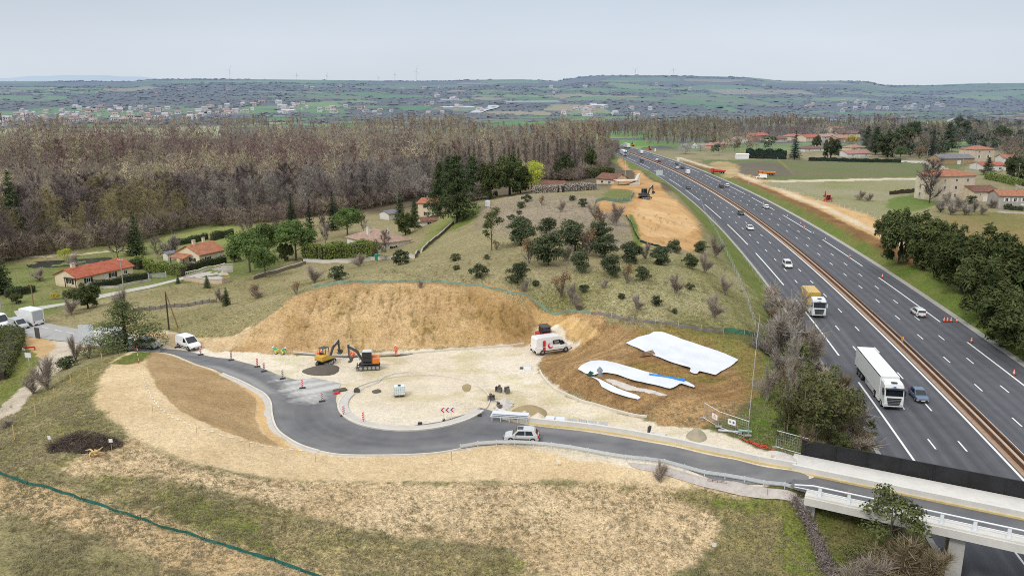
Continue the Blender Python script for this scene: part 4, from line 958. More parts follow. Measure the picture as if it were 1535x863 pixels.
while n_ < 46:
    u, v = rnd.uniform(1140, 1300), rnd.uniform(465, 690)
    if not inpoly(u, v, tk): continue
    p = on(u, v, -.05)
    if axis_coord(p[:1], p[1:2])[1][0] > LEFT_E-.8: continue
    kd = rnd.choice(['brown_shrub','brown_shrub','pale_shrub','ivy_tree','ivy_tree']) if v > 560 else rnd.choice(['brown_shrub','brown_shrub','pale_shrub'])
    plant(kd, p, rnd.uniform(3.0, 5.4), {'brown_shrub':'brown leafless bush in the thicket beside the hard shoulder','pale_shrub':'grey leafless bush in the thicket beside the hard shoulder','ivy_tree':'olive green bush low in the thicket beside the hard shoulder'}[kd], 'thicket beside the hard shoulder', rnd.uniform(.8, 1.2)); n_ += 1
# --- the dark cypress belt on the right and village trees
for i, (u, v, hp, wd, lab) in enumerate([(1348,396,86,1.0,'first dark cypress of the belt beside the motorway'),(1384,404,88,1.0,'second dark cypress of the belt beside the earthworks'),(1410,420,70,1.0,'low dark cypress in front of the second'),(1330,372,60,.8,'small dark cypress at the tip of the belt'),(1440,440,98,1.05,'dark cypress in the middle of the belt'),(1480,436,100,1.1,'tall dark cypress behind the middle of the belt'),(1468,478,100,1.0,'dark cypress over the grass verge'),(1515,470,110,1.1,'dark cypress right of the middle'),(1500,520,100,1.0,'nearest dark cypress over the grass verge'),(1540,540,110,1.1,'dark cypress cut by the right edge'),(1560,480,120,1.1,'dark cypress behind the cut one'),(1425,395,62,1.0,'rear dark cypress facing the field')]):
    tree('cypress', u, v, hp, lab, 'cypress belt along the motorway', wide=wd)
for u, v, hp, lab, kd, wd in [
 (1191,239,42,'broad dark conifer at the edge of the green field','fir',1.25),(1245,238,34,'rounded dark conifer beside the long low house','cypress',1.0),(1224,224,22,'small dark conifer among the village roofs','cypress',.8),(1070,215,30,'dark pointed conifer by the pink cottage','fir',.9),(1058,214,18,'smaller dark conifer by the pink cottage','fir',.9),(1028,231,16,'white blossoming tree beside the motorway','blossom',1.2),(1050,226,12,'pale blossoming bush by the pink cottage','blossom',1.1),(1277,216,12,'yellow flowering tree in the village','gold_shrub',1.2),(1230,222,12,'pale blossoming tree before the village roofs','blossom',.8),
 (1299,222,30,'blue green cedar right of the village','cedar',.8),(1312,232,38,'cedar in front of the village park','cedar',.9),(1330,236,42,'dark oak like tree in the village park','cypress',1.1),(1352,226,40,'tall park tree behind the rusty tree','cypress',1.0),(1378,238,22,'rusty coloured tree at the lane','tan_oak',1.2),(1349,239,20,'green bush tree beside the lane','umbrella',1.1),(1396,240,50,'tall dark fir by the stone barn','fir',.8),(1420,228,40,'dark cedar behind the stone barn','cedar',1.0),(1368,215,34,'dark park tree behind the lane','cypress',1.0),(1440,208,28,'dark round trees above the barn','cypress',1.3),(1480,262,24,'dark cedar in front of the tower house','cedar',1.0),(1500,218,32,'dark park tree right of the tower house','cypress',1.1),(1519,268,36,'dark conifer right of the red roof','cypress',1.0),(1535,275,40,'dark conifer at the right edge of the village','cypress',1.0),(1437,188,14,'dark conifers by the distant white farm','cypress',1.4),(1462,192,14,'dark conifer right of the distant white farm','cypress',1.2),
 (1393,305,62,'large bare lime tree beside the old manor','dark_bare',1.15),(1480,238,22,'straw bare tree by the tower house','pale_bare',1.0),(1290,300,16,'bare garden shrub beyond the fence','bare_shrub',1.3),(1303,302,14,'second bare garden shrub beyond the fence','bare_shrub',1.3),(1456,306,14,'green bush against the manor wall','round_bush',1.1)]:
    tree(kd, u, v, hp, lab, None, wide=wd)
for i, (u, v, hp) in enumerate([(1410,318,18),(1425,322,20),(1436,316,22),(1446,322,18),(1460,318,18),(1472,322,16),(1420,308,20),(1486,312,14)]):
    tree('pale_shrub', u, v, hp, 'bare garden shrub before the manor', 'bare garden shrubs before the manor', wide=1.1)
# --- the wood: nearest trees one by one, the rest as one mass
FOREST = [(-60,420),(0,394),(60,384),(100,378),(190,368),(226,358),(285,341),(340,338),(375,338),(430,330),(520,318),(560,312),(580,308),(640,292),(700,284),(745,270),(800,268),(860,272),(893,262),(905,250),(915,236),(924,222)]
fl = PL(FOREST)[:, :2]
fpoly = np.vstack([fl, [[82,760],[60,1200],[-1500,1200],[-420,150]]])
cand = []
yy = 150.0
while yy < 900:
    st = 6.5+yy*.004; xx = -.78*yy-20
    while xx < 90:
        cand.append((xx+rnd.uniform(-.45,.45)*st, yy+rnd.uniform(-.45,.45)*st)); xx += st
    yy += st*.9
cand = np.array(cand); d = sdf(cand[:,0], cand[:,1], fpoly); cand = cand[d > 1.5]
vv = np.hypot(cand[:,0], cand[:,1]); frm = np.abs(cand[:,0]/cand[:,1]) < .70
edge_d = sdf(cand[:,0], cand[:,1], fpoly)
score = vv+edge_d*2.2+(~frm)*1e6
order = np.argsort(score); near_t = cand[order[:285]]
LAB = {'bare_tree':'brown leafless tree in the wood behind the houses','dark_bare':'dark leafless tree in the wood behind the houses','pale_bare':'pale barked leafless tree in the wood','poplar':'slim poplar with pale trunk in the wood','budding':'yellowish budding tree in the wood at left'}
tone = lambda x, y: fbm(np.array([x/55.]), np.array([y/55.]), 301, 3)[0]
for x, y in near_t:
    q = tone(x, y)+rnd.uniform(-.12, .12); left = x/y < -.40
    kd = 'budding' if (left and q > .02 and y > 230) else 'pale_bare' if q > .07 else 'bare_tree' if q > -.05 else 'dark_bare' if q > -.16 else 'poplar'
    if x/y > -.10 and rnd.random() < .55: kd = 'poplar'
    plant(kd, onw(x, y, -.1), rnd.uniform(9, 16) if kd != 'poplar' else rnd.uniform(17, 22), LAB[kd], {'poplar':'poplars in the wood'}.get(kd, 'leafless trees in the wood'), wide=rnd.uniform(.9, 1.25))
# the mass: light trees of a few hundred strips each, coloured per tree
def vcol_mat(name, transl=0):
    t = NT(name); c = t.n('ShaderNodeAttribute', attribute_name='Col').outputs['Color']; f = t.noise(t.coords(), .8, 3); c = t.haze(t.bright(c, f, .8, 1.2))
    b = t.n('ShaderNodeBsdfDiffuse'); t.l(c, b.inputs[0]); t.l(b.outputs[0], t.out.inputs[0]); return t.m
m_wood = vcol_mat('mixed_woodland')
def wood_mass(name, pts, hs, cols, protos, kind='stuff', wides=None):
    Vs = []; Fs = []; Cs = []; b = 0
    for i, (x, y) in enumerate(pts):
        V, F, tr = protos[rnd.randrange(len(protos))]; a = rnd.uniform(0, 6.28); c, s = math.cos(a), math.sin(a); k = hs[i]; wd = k*(wides[i] if wides is not None else rnd.uniform(.8, 1.2))
        Vs.append(np.stack([(V[:,0]*c-V[:,1]*s)*wd+x, (V[:,0]*s+V[:,1]*c)*wd+y, V[:,2]*k+ZB[i]], 1)); Fs.append(F+b); b += len(V)
        cc = np.tile(cols[i], (len(V),1)); cc[tr] = np.clip(np.array(cols[i])*1.5+.02, 0, .5); Cs.append(cc)
    o = npmesh(name, np.concatenate(Vs), np.concatenate(Fs), 4, [m_wood]); at = o.data.color_attributes.new('Col', 'FLOAT_COLOR', 'POINT')
    C = np.concatenate(Cs); at.data.foreach_set('color', np.column_stack([C, np.ones(len(C))]).astype(np.float32).ravel()); o['kind'] = kind; return o
LP = []; LPP = []
for k in range(6):
    g = np.random.default_rng(50+k); pop = k >= 3
    s, t = bare_skeleton(g, 1.0, .17 if pop else .36, .7 if pop else .36, .3 if pop else .12, 11, 3, .012)
    Vt, Ft = tubes(s[:5]+s[5:35:3], 3); Vw, Fw = twigs(t, 230, .10, .0062, g, .2); V, F = cat_((Vt, Ft), (Vw, Fw)); (LPP if pop else LP).append((V, F, slice(0, 30)))
# brush at the foot of the trees
ed = resample(np.column_stack([fl, np.zeros(len(fl))]), 2.2)[:, :2]
BR = []
for k in range(4):
    g = np.random.default_rng(70+k); s, t = bare_skeleton(g, 1.0, .5, .35, .05, 9, 3, .02); Vw, Fw = twigs(t, 200, .28, .012, g); BR.append((Vw, Fw, slice(0,0)))
bp = np.concatenate([ed+nrng.normal(size=ed.shape)*2+np.array([-.3,2.5])*k for k in range(7)]); bp = bp[sdf(bp[:,0], bp[:,1], fpoly) > -1.5]
ZB = hz(bp[:,0], bp[:,1])-.1; bc = np.array([alb(*c, .95) for c in [(140,124,116),(148,132,122),(130,114,108),(152,140,122),(132,122,100)]])[nrng.integers(0, 5, len(bp))]
def late_brush(): wood_mass('undergrowth', bp, nrng.uniform(2.2, 5.5, len(bp)), bc, BR)
ZBR = ZB
rest = cand[order[285:]]; rest = rest[(np.abs(rest[:,0]/rest[:,1]) < .80)]
y2 = 900.0; more = []
while y2 < 1500:
    st = 12; xx = -.8*y2
    while xx < .02*y2+60:
        more.append((xx+rnd.uniform(-6,6), y2+rnd.uniform(-6,6))); xx += st
    y2 += st*1.2
more = np.array(more)
clear = fbm(more[:,0]/160, more[:,1]/160, 77, 3); um = W0/2+more[:,0]/more[:,1]*FPX/CP; more = more[(clear < np.where(um < 330, -.22+.33*(np.abs(more[:,1]-1010) < 22), .10-np.maximum(more[:,1]-1050, 0)*.0008))]
right = []
yy = 640.0
while yy < 1350:
    xx = 82.0
    while xx < .8*yy:
        right.append((xx+rnd.uniform(-5,5), yy+rnd.uniform(-5,5))); xx += 8.5
    yy += 9.5
right = np.array(right); uR = W0/2+right[:,0]/right[:,1]*FPX/CP; s_, o_ = axis_coord(right[:,0], right[:,1])
keep = np.where(uR < 1130, right[:,1] > 700, right[:,1] > 880)&((o_ > RIGHT_E+22)|(right[:,1] > 960))&(fbm(right[:,0]/130, right[:,1]/130, 78, 3) < np.where(uR < 1180, .3, .06)); right = right[keep]
gp_ = fbm(rest[:,0]/110, rest[:,1]/70, 308, 3); rest = rest[(gp_ < .17) | (nrng.random(len(rest)) < .25) | (rest[:,1] < 430)]
allp = np.vstack([rest, more, right])
if len(allp) > 7000: allp = allp[nrng.permutation(len(allp))[:7000]]
ZB = hz(allp[:,0], allp[:,1])
WC = np.array([alb(*c, 1.05) for c in [(138,112,103),(148,124,112),(122,98,92),(152,138,122),(166,152,126),(136,115,110),(146,127,116),(176,164,134)]])
tn = fbm(allp[:,0]/80, allp[:,1]/80, 301, 3)+nrng.uniform(-.1,.1,len(allp)); tn = tn+.9*fbm(allp[:,0]/190, allp[:,1]/120, 307, 2); ci = np.clip(((tn+.3)/.6*8).astype(int), 0, 7)
ispop = (fbm(allp[:,0]/120, allp[:,1]/120, 302, 2)+np.where(allp[:,0]/allp[:,1] > -.2, .06, -.06)) > .03
hv = .92+1.7*fbm(allp[:,0]/45, allp[:,1]/45, 305, 3); hs = np.where(ispop, nrng.uniform(12, 19, len(allp)), nrng.uniform(8, 15, len(allp)))*hv*np.where(allp[:,0] > 85, .8, 1)
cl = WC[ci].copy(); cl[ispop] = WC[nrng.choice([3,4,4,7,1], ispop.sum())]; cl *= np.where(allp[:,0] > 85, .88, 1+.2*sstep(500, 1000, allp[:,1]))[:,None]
lt = nrng.random(len(allp)) < .07; cl[lt] = WC[nrng.choice([3,4,7], lt.sum())]*1.3; hs[lt] *= 1.2
a = ~ispop
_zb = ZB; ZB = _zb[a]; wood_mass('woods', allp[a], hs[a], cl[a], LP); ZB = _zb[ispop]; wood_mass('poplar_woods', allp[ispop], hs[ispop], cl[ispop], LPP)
ZB = ZBR; late_brush()
# far hills: woods of the slopes and the hedgerows, one mass
ffx, ffy = fx[FAR_WOOD], fy[FAR_WOOD]; far_ok = (ffy > 1350) & ((ffy < 4300) | (ffy > 4950)) & (np.abs(ffx/ffy) < .75); ffx, ffy = ffx[far_ok], ffy[far_ok]
wt = np.clip((ffy/2500), .3, 1.4); pick = nrng.choice(len(ffx), 7000, p=wt/wt.sum()); bx, by = ffx[pick]+nrng.uniform(-14,14,7000), ffy[pick]+nrng.uniform(-14,14,7000)
CL = []
for k in range(6):
    g = np.random.default_rng(90+k); nu, nv_ = 8, 4; th = np.arange(nu)*2*np.pi/nu; V = []
    for j in range(nv_):
        ph = (j/(nv_-.6))*np.pi/2; rr_ = math.cos(ph)*(1+.25*g.normal(size=nu)); zz_ = math.sin(ph)*(1+.18*g.normal(size=nu)) if j else -.2*np.ones(nu)
        V.append(np.stack([rr_*np.cos(th), rr_*np.sin(th), zz_], 1))
    V = np.concatenate(V); i_ = np.arange(nu); F = np.concatenate([np.stack([j*nu+i_, j*nu+(i_+1)%nu, (j+1)*nu+(i_+1)%nu, (j+1)*nu+i_], 1) for j in range(nv_-1)]+[np.array([[24,25,26,27],[24,27,28,31],[28,29,30,31]])])
    CL.append((V, F, slice(0,0)))
ZB = hz(bx, by)-1; dark = fbm(bx/300, by/300, 303, 3)
fc = np.where((dark > .16)[:,None], np.array([.12,.135,.11]), np.array([.165,.158,.15]))*nrng.uniform(.85, 1.15, (7000,1))
wood_mass('distant_woods', np.stack([bx, by], 1), nrng.uniform(3, 6, 7000), fc, CL, wides=nrng.uniform(1.7, 3.0, 7000))
PK = []
for k in range(4):
    g = np.random.default_rng(130+k); PK.append((*blob_leaves(lobes(g, 9, (0,0,.5), (.36,.36,.42), .2), 300, .05, g, .7, inner=.5), slice(0,0)))
pk = []
for px, n_ in (([(1285,200),(1330,193),(1440,190),(1535,196),(1600,205),(1600,236),(1520,240),(1490,226),(1440,222),(1400,238),(1340,238),(1300,228)], 560), ([(1500,238),(1535,238),(1600,246),(1600,280),(1545,282),(1520,262)], 60), ([(1060,222),(1110,216),(1180,212),(1180,222),(1110,230),(1075,236)], 18), ([(1430,178),(1480,182),(1540,190),(1540,198),(1440,196)], 40)):
    pg = np.array(px, float); x0, y0 = pg.min(0); x1, y1 = pg.max(0); m_ = 0
    while m_ < n_:
        q = (rnd.uniform(x0, x1), rnd.uniform(y0, y1))
        if inpoly(q[0], q[1], pg): pk.append(q); m_ += 1
pk = PL(pk)[:, :2]; ev = nrng.random(len(pk)) < .36; zpk = hz(pk[:,0], pk[:,1])-.1
ZB = zpk[ev]; wood_mass('park_woods', pk[ev], nrng.uniform(8, 15, ev.sum()), np.array([.075,.095,.05])*nrng.uniform(.7, 1.5, (ev.sum(),1)), PK, wides=nrng.uniform(.8, 1.3, ev.sum()))
ZB = zpk[~ev]; wood_mass('bare_park_woods', pk[~ev], nrng.uniform(8, 13, (~ev).sum()), WC[nrng.integers(0, 8, (~ev).sum())]*.78, LP, wides=nrng.uniform(.9, 1.3, (~ev).sum()))
sc = np.array([(rnd.uniform(0, 1180), rnd.uniform(300, 863)) for _ in range(5200)]); scg = PL(sc); so_, oo_ = axis_coord(scg[:,0], scg[:,1]); okm = (oo_ < LEFT_E-2)&(scg[:,1] < 330)&(fbm(scg[:,0]*.08, scg[:,1]*.08, 411, 3) > -.05)
for zi in (1, 7, 11, 13, 14, 15, 16, 17, 18, 25, 26, 27, 28): okm &= sdf(scg[:,0], scg[:,1], poly(ZONES[zi][0])) < -.3
for pl_ in (ring_poly, poly([(0,460),(60,455),(160,438),(345,394),(345,402),(160,450),(70,474),(250,512),(250,535),(60,510),(0,500)])): okm &= sdf(scg[:,0], scg[:,1], pl_) < -1
scg = scg[okm]; ZB = hz(scg[:,0], scg[:,1])-.05; wood_mass('dry_weeds', scg[:,:2], nrng.uniform(.2, .6, len(scg))*np.where(scg[:,1] > 100, 1.3, .8), np.array([alb(*c, 1) for c in [(150,132,104),(120,112,76),(168,148,116),(104,104,64)]])[nrng.integers(0, 4, len(scg))], [(b[0]*np.array([1.5,1.5,1]), b[1][:90], b[2]) for b in BR])
# hedges
def hedge(px, w, h, m, label, cat='hedge', dens=90, size=.13, closed=False):
    pts = resample(PL(px), 1.0); pts[:,2] = hz(pts[:,0], pts[:,1])
    g = np.random.default_rng(int(abs(pts[0,0])*10)); L = len(pts); n = int(L*dens*max(h, .8)); k = g.integers(0, L-1, n); t = g.random(n)[:,None]
    p = pts[k]+(pts[k+1]-pts[k])*t; d = pts[k+1]-pts[k]; d[:,2] = 0; d /= np.linalg.norm(d, axis=1)[:,None]+1e-9; nn = np.stack([d[:,1], -d[:,0], np.zeros(n)], 1)
    side = g.integers(0, 3, n); a = g.uniform(-1, 1, n); z = g.random(n)
    off = np.where(side == 0, -1, np.where(side == 1, 1, a)); zz = np.where(side == 2, 1.0, z)
    hvar = 1+.12*np.sin(k*.9)+.06*g.normal(size=n)
    c = p+nn*(off*w/2*(1+.12*g.normal(size=n)))[:,None]; c[:,2] += zz*h*hvar
    nr_ = np.where((side == 2)[:,None], np.array([0,0,1.]), nn*np.sign(off)[:,None])+g.normal(size=(n,3))*.5
    V, F = leaf_quads(c, nr_, size, g, .7)
    o = empty('hedge', pts[0], 0, label, cat)
    c_ = npmesh('foliage', V-pts[0], F, 4, [m], o)
    st = strip('woody_core', pts-pts[0], -w*.36, w*.36, 0, bark_dark, o, height=h*.86, thick=.1); return o
hedge([(455,391),(480,390),(520,386),(562,384)], 2.8, 3.9, lf_hedge, 'tall yellow green hedge above the white garden wall', size=.2, dens=80)
hedge([(207,398),(232,408),(276,414)], 1.6, 2.6, lf_hedge, 'clipped light green hedge running down beside the lane gate', size=.16)
hedge([(196,402),(212,404)], 1.6, 2.2, lf_hdark, 'dark clipped hedge behind the red roofed house', size=.15)
hedge([(137,434),(180,425),(226,416)], 1.2, 1.6, lf_hdark, 'dark clipped hedge in front of the red roofed house', size=.14)
hedge([(275,410),(305,400),(338,393)], 1.2, 1.8, lf_hdark, 'dark hedge along the white balustrade', size=.14)
hedge([(95,448),(112,446),(130,440)], 1.8, 1.6, lf_ivy, 'grey green loose hedge at the corner of the red roofed house', size=.15)
hedge([(8,445),(28,442),(50,436)], 1.8, 1.6, lf_hdark, 'low dark hedge on the lawn at far left', size=.15)
hedge([(255,370),(285,364),(310,358)], 1.6, 1.8, lf_hdark, 'dark hedge at the far side of the pool garden', size=.16)
hedge([(318,360),(335,356),(350,354)], 1.6, 2.2, lf_hdark, 'dark hedge behind the pool house roof', size=.16)
hedge([(1118,237),(1150,238),(1178,239)], 3, 6.0, lf_fir, 'tall dark hedge at the far edge of the green field', size=.4, dens=40)
hedge([(1212,241),(1250,242),(1300,243.5),(1350,244)], 2, 2.2, lf_fir, 'long low dark hedge along the far edge of the field', size=.3, dens=40)
hedge([(1478,268),(1510,275),(1535,282)], 2.2, 3.2, lf_hedge, 'bright green hedge along the village lane', size=.3, dens=50)
hedge([(1500,312),(1520,315),(1534,316)], 1.8, 1.6, lf_hdark, 'dark hedge before the farmhouse', size=.2, dens=50)
hedge([(-6,572),(0,556),(14,530),(22,508),(12,500)], 3.0, 1.5, lf_ivy, 'overgrown green hedge at the left edge below the road', size=.16, dens=110)
hedge([(880,268),(900,264),(918,262)], 4, 4, lf_ivy, 'green brown scrub beyond the far brown roof', size=.3, dens=40)
hedge([(800,290),(840,288),(890,284)], 4, 2.4, tw_pale, 'band of grey scrub along the far edge of the hilltop', size=.25, dens=60)
# grass tufts near the camera
g = np.random.default_rng(5); n = 70000
ta = g.uniform(-.70, .70, n); ty = 44+(88-44)*g.random(n)**1.15; tx = ta*ty
mask = np.ones(n, bool)
for pi_ in (14, 16, 17, 18):
    mask &= sdf(tx, ty, poly(ZONES[pi_][0])) < -.4
s_, o_ = axis_coord(tx, ty); mask &= o_ < LEFT_E-.8
pathp = poly(ZONES[25][0] if len(ZONES) > 25 else ZONES[24][0]); mask &= sdf(tx, ty, pathp) < -.3
sand = sdf(tx, ty, poly(ZONES[19][0])) > 0
mask &= ~sand | (g.random(n) < .33); mask &= (fbm(tx*.35, ty*.35, 402, 3)+g.uniform(-.2,.2,n)) > -.06
tx, ty = tx[mask], ty[mask]; tz = hz(tx, ty); n = len(tx); nb = 6
base = np.repeat(np.stack([tx, ty, tz], 1), nb, 0)+np.concatenate([g.normal(size=(n*nb,2))*.09, np.zeros((n*nb,1))], 1)
dd = g.normal(size=(n*nb,3))*.55; dd[:,2] = 1; hh = np.repeat(g.uniform(.06, .22, n), nb)*g.uniform(.6, 1.2, n*nb); tip = base+dd*hh[:,None]
sd_ = np.cross(dd, unit(n*nb, g)); sd_ /= np.linalg.norm(sd_, axis=1)[:,None]; sd_ *= .03
V = np.stack([base-sd_, base+sd_, tip+sd_*.3, tip-sd_*.3], 1).reshape(-1,3)
gt = foliage('dry_grass_blades', (.40,.34,.23), (.30,.275,.16), .3, .3, False, .12)
gr_o = npmesh('grass', V, np.arange(len(V)).reshape(-1,4), 4, [gt]); gr_o['kind'] = 'stuff'
# ------------------------------------------------------------------ houses
def tile_mat(name, c1, c2):
    t = NT(name); co = t.coords(); f = t.noise(co, .9, 5, .65); c = t.mix(t.ramp(f, .35, .65), c1, c2); f2 = t.noise(co, 6, 3); c = t.bright(c, f2, .78, 1.22)
    wv = t.n('ShaderNodeTexWave', wave_type='BANDS', bands_direction='X'); wv.inputs['Scale'].default_value = 3.2; wv.inputs['Distortion'].default_value = .4; t.l(co, wv.inputs['Vector'])
    c = t.bright(c, wv.outputs['Fac'], .93, 1.05); t.bsdf(t.haze(c), .85, 0, .2, wv.outputs['Fac'], .05, .6); return t.m
def wall_mat(name, c, var=.1):
    t = NT(name); co = t.coords(); f = t.noise(co, .7, 5, .6); q = t.bright(c, f, 1-var, 1+var)
    sx = t.n('ShaderNodeSeparateXYZ'); t.l(co, sx.inputs[0]); low = t.ramp(sx.outputs[2], 0, 1.2); q2 = t.bright(q, low, .86, 1.02); f2 = t.noise(co, 9, 3); q3 = t.bright(q2, f2, .95, 1.05)
    t.bsdf(t.haze(q3), .9, 0, .15, f2, .01, .3); return t.m
T_RED = tile_mat('new_red_tiles', alb(198,116,90), alb(172,94,70)); T_ORG = tile_mat('orange_tiles', alb(196,136,104), alb(166,108,82)); T_PALE = tile_mat('pale_mottled_tiles', alb(196,166,148), alb(166,136,120))
T_BRN = tile_mat('brown_tiles', alb(150,106,86), alb(118,84,72)); T_GREY = tile_mat('grey_slates', alb(146,144,146), alb(120,120,124)); T_PINK = tile_mat('pink_tiles', alb(196,150,132), alb(172,124,108))
W_CREAM = wall_mat('cream_render', alb(242,224,192)); W_WHITE = wall_mat('white_render', alb(236,232,224)); W_BUFF = wall_mat('buff_render', alb(234,216,188)); W_STONE = wall_mat('old_stone', alb(224,208,184), .2); W_GOLD = wall_mat('golden_stone', alb(188,158,116), .2); W_PINK = wall_mat('pink_render', alb(222,176,150)); W_GREY = wall_mat('grey_render', alb(186,178,168), .2)
M_SHUT = mat('dark_brown_shutters', (.045,.03,.022), .6, .2, 2); M_SHUTW = mat('white_shutters', (.75,.74,.72), .6, .08, 2); M_FRAME = mat('white_window_frame', (.72,.72,.70), .5, .06, 2); M_GLASS = glass(); M_WOOD = mat('weathered_wood', alb(150,120,90), .85, .25, 2, bump=.3); M_DKWOOD = mat('dark_wood', (.06,.045,.035), .8, .25, 2, bump=.3)
def window(house, x, y, z, w, h, face, shutters=None, door=False, wallm=None):
    """face: 'f' front (-y), 'b', 'l' (-x), 'r'; a framed pane set in the wall, with open shutters if any"""
    n = {'f': (0,-1), 'b': (0,1), 'l': (-1,0), 'r': (1,0)}[face]; t = (1,0) if face in 'fb' else (0,1)
    def q(a, b, out): return (x+t[0]*a+n[0]*out, y+t[1]*a+n[1]*out, z+b)
    def bar(mb, a, b, ww, hh, out, dp, m): 
        c = q(a, b, out); mb.box(c, (ww, dp, hh) if t[0] else (dp, ww, hh), m)
    fr = MB()
    for a, b, ww, hh in ((0, h/2-.04, w, .08), (0, -h/2+.04, w, .08), (-w/2+.04, 0, .08, h-.16), (w/2-.04, 0, .08, h-.16), (0, 0, .07, h-.16)): bar(fr, a, b, ww, hh, .02, .07, M_FRAME)
    o = fr.build('door' if door else 'window', M_FRAME, house)
    p = MB(); bar(p, 0, 0, w-.1, h-.1, .005, .02, M_GLASS if not door else M_FRAME); p.build('pane' if not door else 'door_panel', M_GLASS if not door else M_FRAME, o)
    if shutters is not None and not door:
        for s in (-1, 1):
            sh = MB(); bar(sh, s*(w*.75+.03), 0, w*.48, h+.06, .035, .05, shutters); sh.build('shutter', shutters, o)
    if not door:
        sl = MB(); bar(sl, 0, -h/2-.04, w+.16, .07, .06, .16, M_FRAME); sl.build('sill', M_FRAME, o)
def house(name, pA, pB, depth, wh, pitch, wallm, roofm, label, cat='house', hip=False, over=.5, chim=(), wins=(), ridge='x', group=None, z=None, base=None, gable_wood=False):
    """front wall from pA to pB (ground points); the house lies behind it"""
    pA = np.array(pA, float); pB = np.array(pB, float); d = pB[:2]-pA[:2]; L = float(np.hypot(*d)); rz = math.atan2(d[1], d[0])
    z0 = min(pA[2], pB[2])-.15 if z is None else z; c = (pA[:2]+pB[:2])/2
    o = empty(name, (c[0], c[1], z0), rz, label, cat, group); D = depth; wh = wh+.15
    MB_ = MB(); hx, hy = L/2, D/2
    if ridge == 'x': rh = math.tan(R(pitch))*D/2
    else: rh = math.tan(R(pitch))*L/2
    v = [(-hx,0,0),(hx,0,0),(hx,D,0),(-hx,D,0),(-hx,0,wh),(hx,0,wh),(hx,D,wh),(-hx,D,wh)]
    fs = [(0,1,5,4),(1,2,6,5),(2,3,7,6),(3,0,4,7)]
    if not hip:
        if ridge == 'x': v += [(-hx,D/2,wh+rh-.06),(hx,D/2,wh+rh-.06)]; fs += [(5,6,9),(7,4,8)]
        else: v += [(0,0,wh+rh-.06),(0,D,wh+rh-.06)]; fs += [(4,5,8),(6,7,9)]
    w_ = MB().add(v, fs, wallm).build('wall', wallm, o)
    r = MB(); e = over; th = .16
    drop = math.tan(R(pitch))*e
    if hip:
        k = min(hx, D/2) if True else 0
        if L >= D: ra, rb = (-hx+D/2, D/2, wh+rh), (hx-D/2, D/2, wh+rh)
        else: rh = math.tan(R(pitch))*hx; ra, rb = (0, hx, wh+rh), (0, D-hx, wh+rh)
        a, b, c_, d_ = (-hx-e,-e,wh-drop), (hx+e,-e,wh-drop), (hx+e,D+e,wh-drop), (-hx-e,D+e,wh-drop)
        P8 = [a,b,c_,d_,ra,rb]+[(p[0],p[1],p[2]+th) for p in (a,b,c_,d_,ra,rb)]
        if L >= D: top = [(6,7,11,10),(7,8,11),(8,9,10,11),(9,6,10)]
        else: top = [(6,7,10),(7,8,11,10),(8,9,11),(9,6,10,11)]
        r.add(P8, top+[(0,6,9,3),(1,0,6,7)[::-1],(1,2,8,7),(2,3,9,8),(3,2,1,0)], roofm)
    elif ridge == 'x':
        prof = [(-e,wh-drop),(D/2,wh+rh),(D+e,wh-drop),(D+e,wh-drop+th),(D/2,wh+rh+th*1.05),(-e,wh-drop+th)]
        r.prism(prof, 'x', -hx-e*.8, hx+e*.8, roofm)
    else:
        prof = [(-hx-e,wh-drop),(0,wh+rh),(hx+e,wh-drop),(hx+e,wh-drop+th),(0,wh+rh+th*1.05),(-hx-e,wh-drop+th)]
        r.prism(prof, 'y', -e*.8, D+e*.8, roofm)
    ro = r.build('roof', roofm, o)
    for cx, cy, ch, cw in chim:
        ct = MB().box((cx*hx, cy*D, wh+rh*.5+ch/2), (cw, cw*.8, ch+rh), wallm).box((cx*hx, cy*D, wh+rh+ch+.07), (cw+.16, cw*.8+.16, .14), m_conc).build('chimney', wallm, ro)
    for (face, a, zz, w, h, sh, dr) in wins:
        x, y = {'f': (a*hx, 0), 'b': (a*hx, D), 'l': (-hx, (a+1)/2*D), 'r': (hx, (a+1)/2*D)}[face]
        window(o, x, y, zz+h/2+.15, w, h, face, sh, dr)
    o['_l'] = L; del o['_l']
    return o
def hx2(u, v): return on(u, v)
SB = M_SHUT
h1 = house('house', hx2(117,432), hx2(200,413), 8.0, 2.6, 22, W_CREAM, T_RED, 'long cream bungalow with bright red tiled roof beside the lane', chim=[(-.72,.5,1.0,.9)],
  wins=[('f',-.62,.9,1.1,1.1,SB,0),('f',-.02,.1,1.0,2.1,None,1),('f',.25,.9,1.1,1.1,SB,0),('f',.72,.9,1.0,1.0,None,0),('l',-.35,.9,1.3,1.1,SB,0)])
MB().box((-7.2,2.0,2.5),(2.2,4.5,.12),M_DKWOOD).box((-8.1,.1,1.2),(.15,.15,2.5),M_DKWOOD).box((-8.1,3.9,1.2),(.15,.15,2.5),M_DKWOOD).build('porch', M_DKWOOD, h1)
h2 = house('house', hx2(300,397), hx2(337,389), 9.0, 3.0, 24, W_CREAM, T_ORG, 'cream house with orange roof and white chimney beside the pool', chim=[(-.45,.5,1.2,.8),(.7,.7,1.0,.7)], wins=[('f',-.35,.9,1.0,1.1,SB,0),('f',.55,.5,1.3,1.9,None,1),('l',-.4,.9,1.2,1.0,SB,0)])
MB().box((-6.2,5.2,2.7),(3.0,5.5,.14),T_ORG,ry=R(-14)).box((-7.3,2.7,1.2),(.18,.18,2.5),M_DKWOOD).box((-7.3,7.7,1.2),(.18,.18,2.5),M_DKWOOD).build('porch', T_ORG, h2)
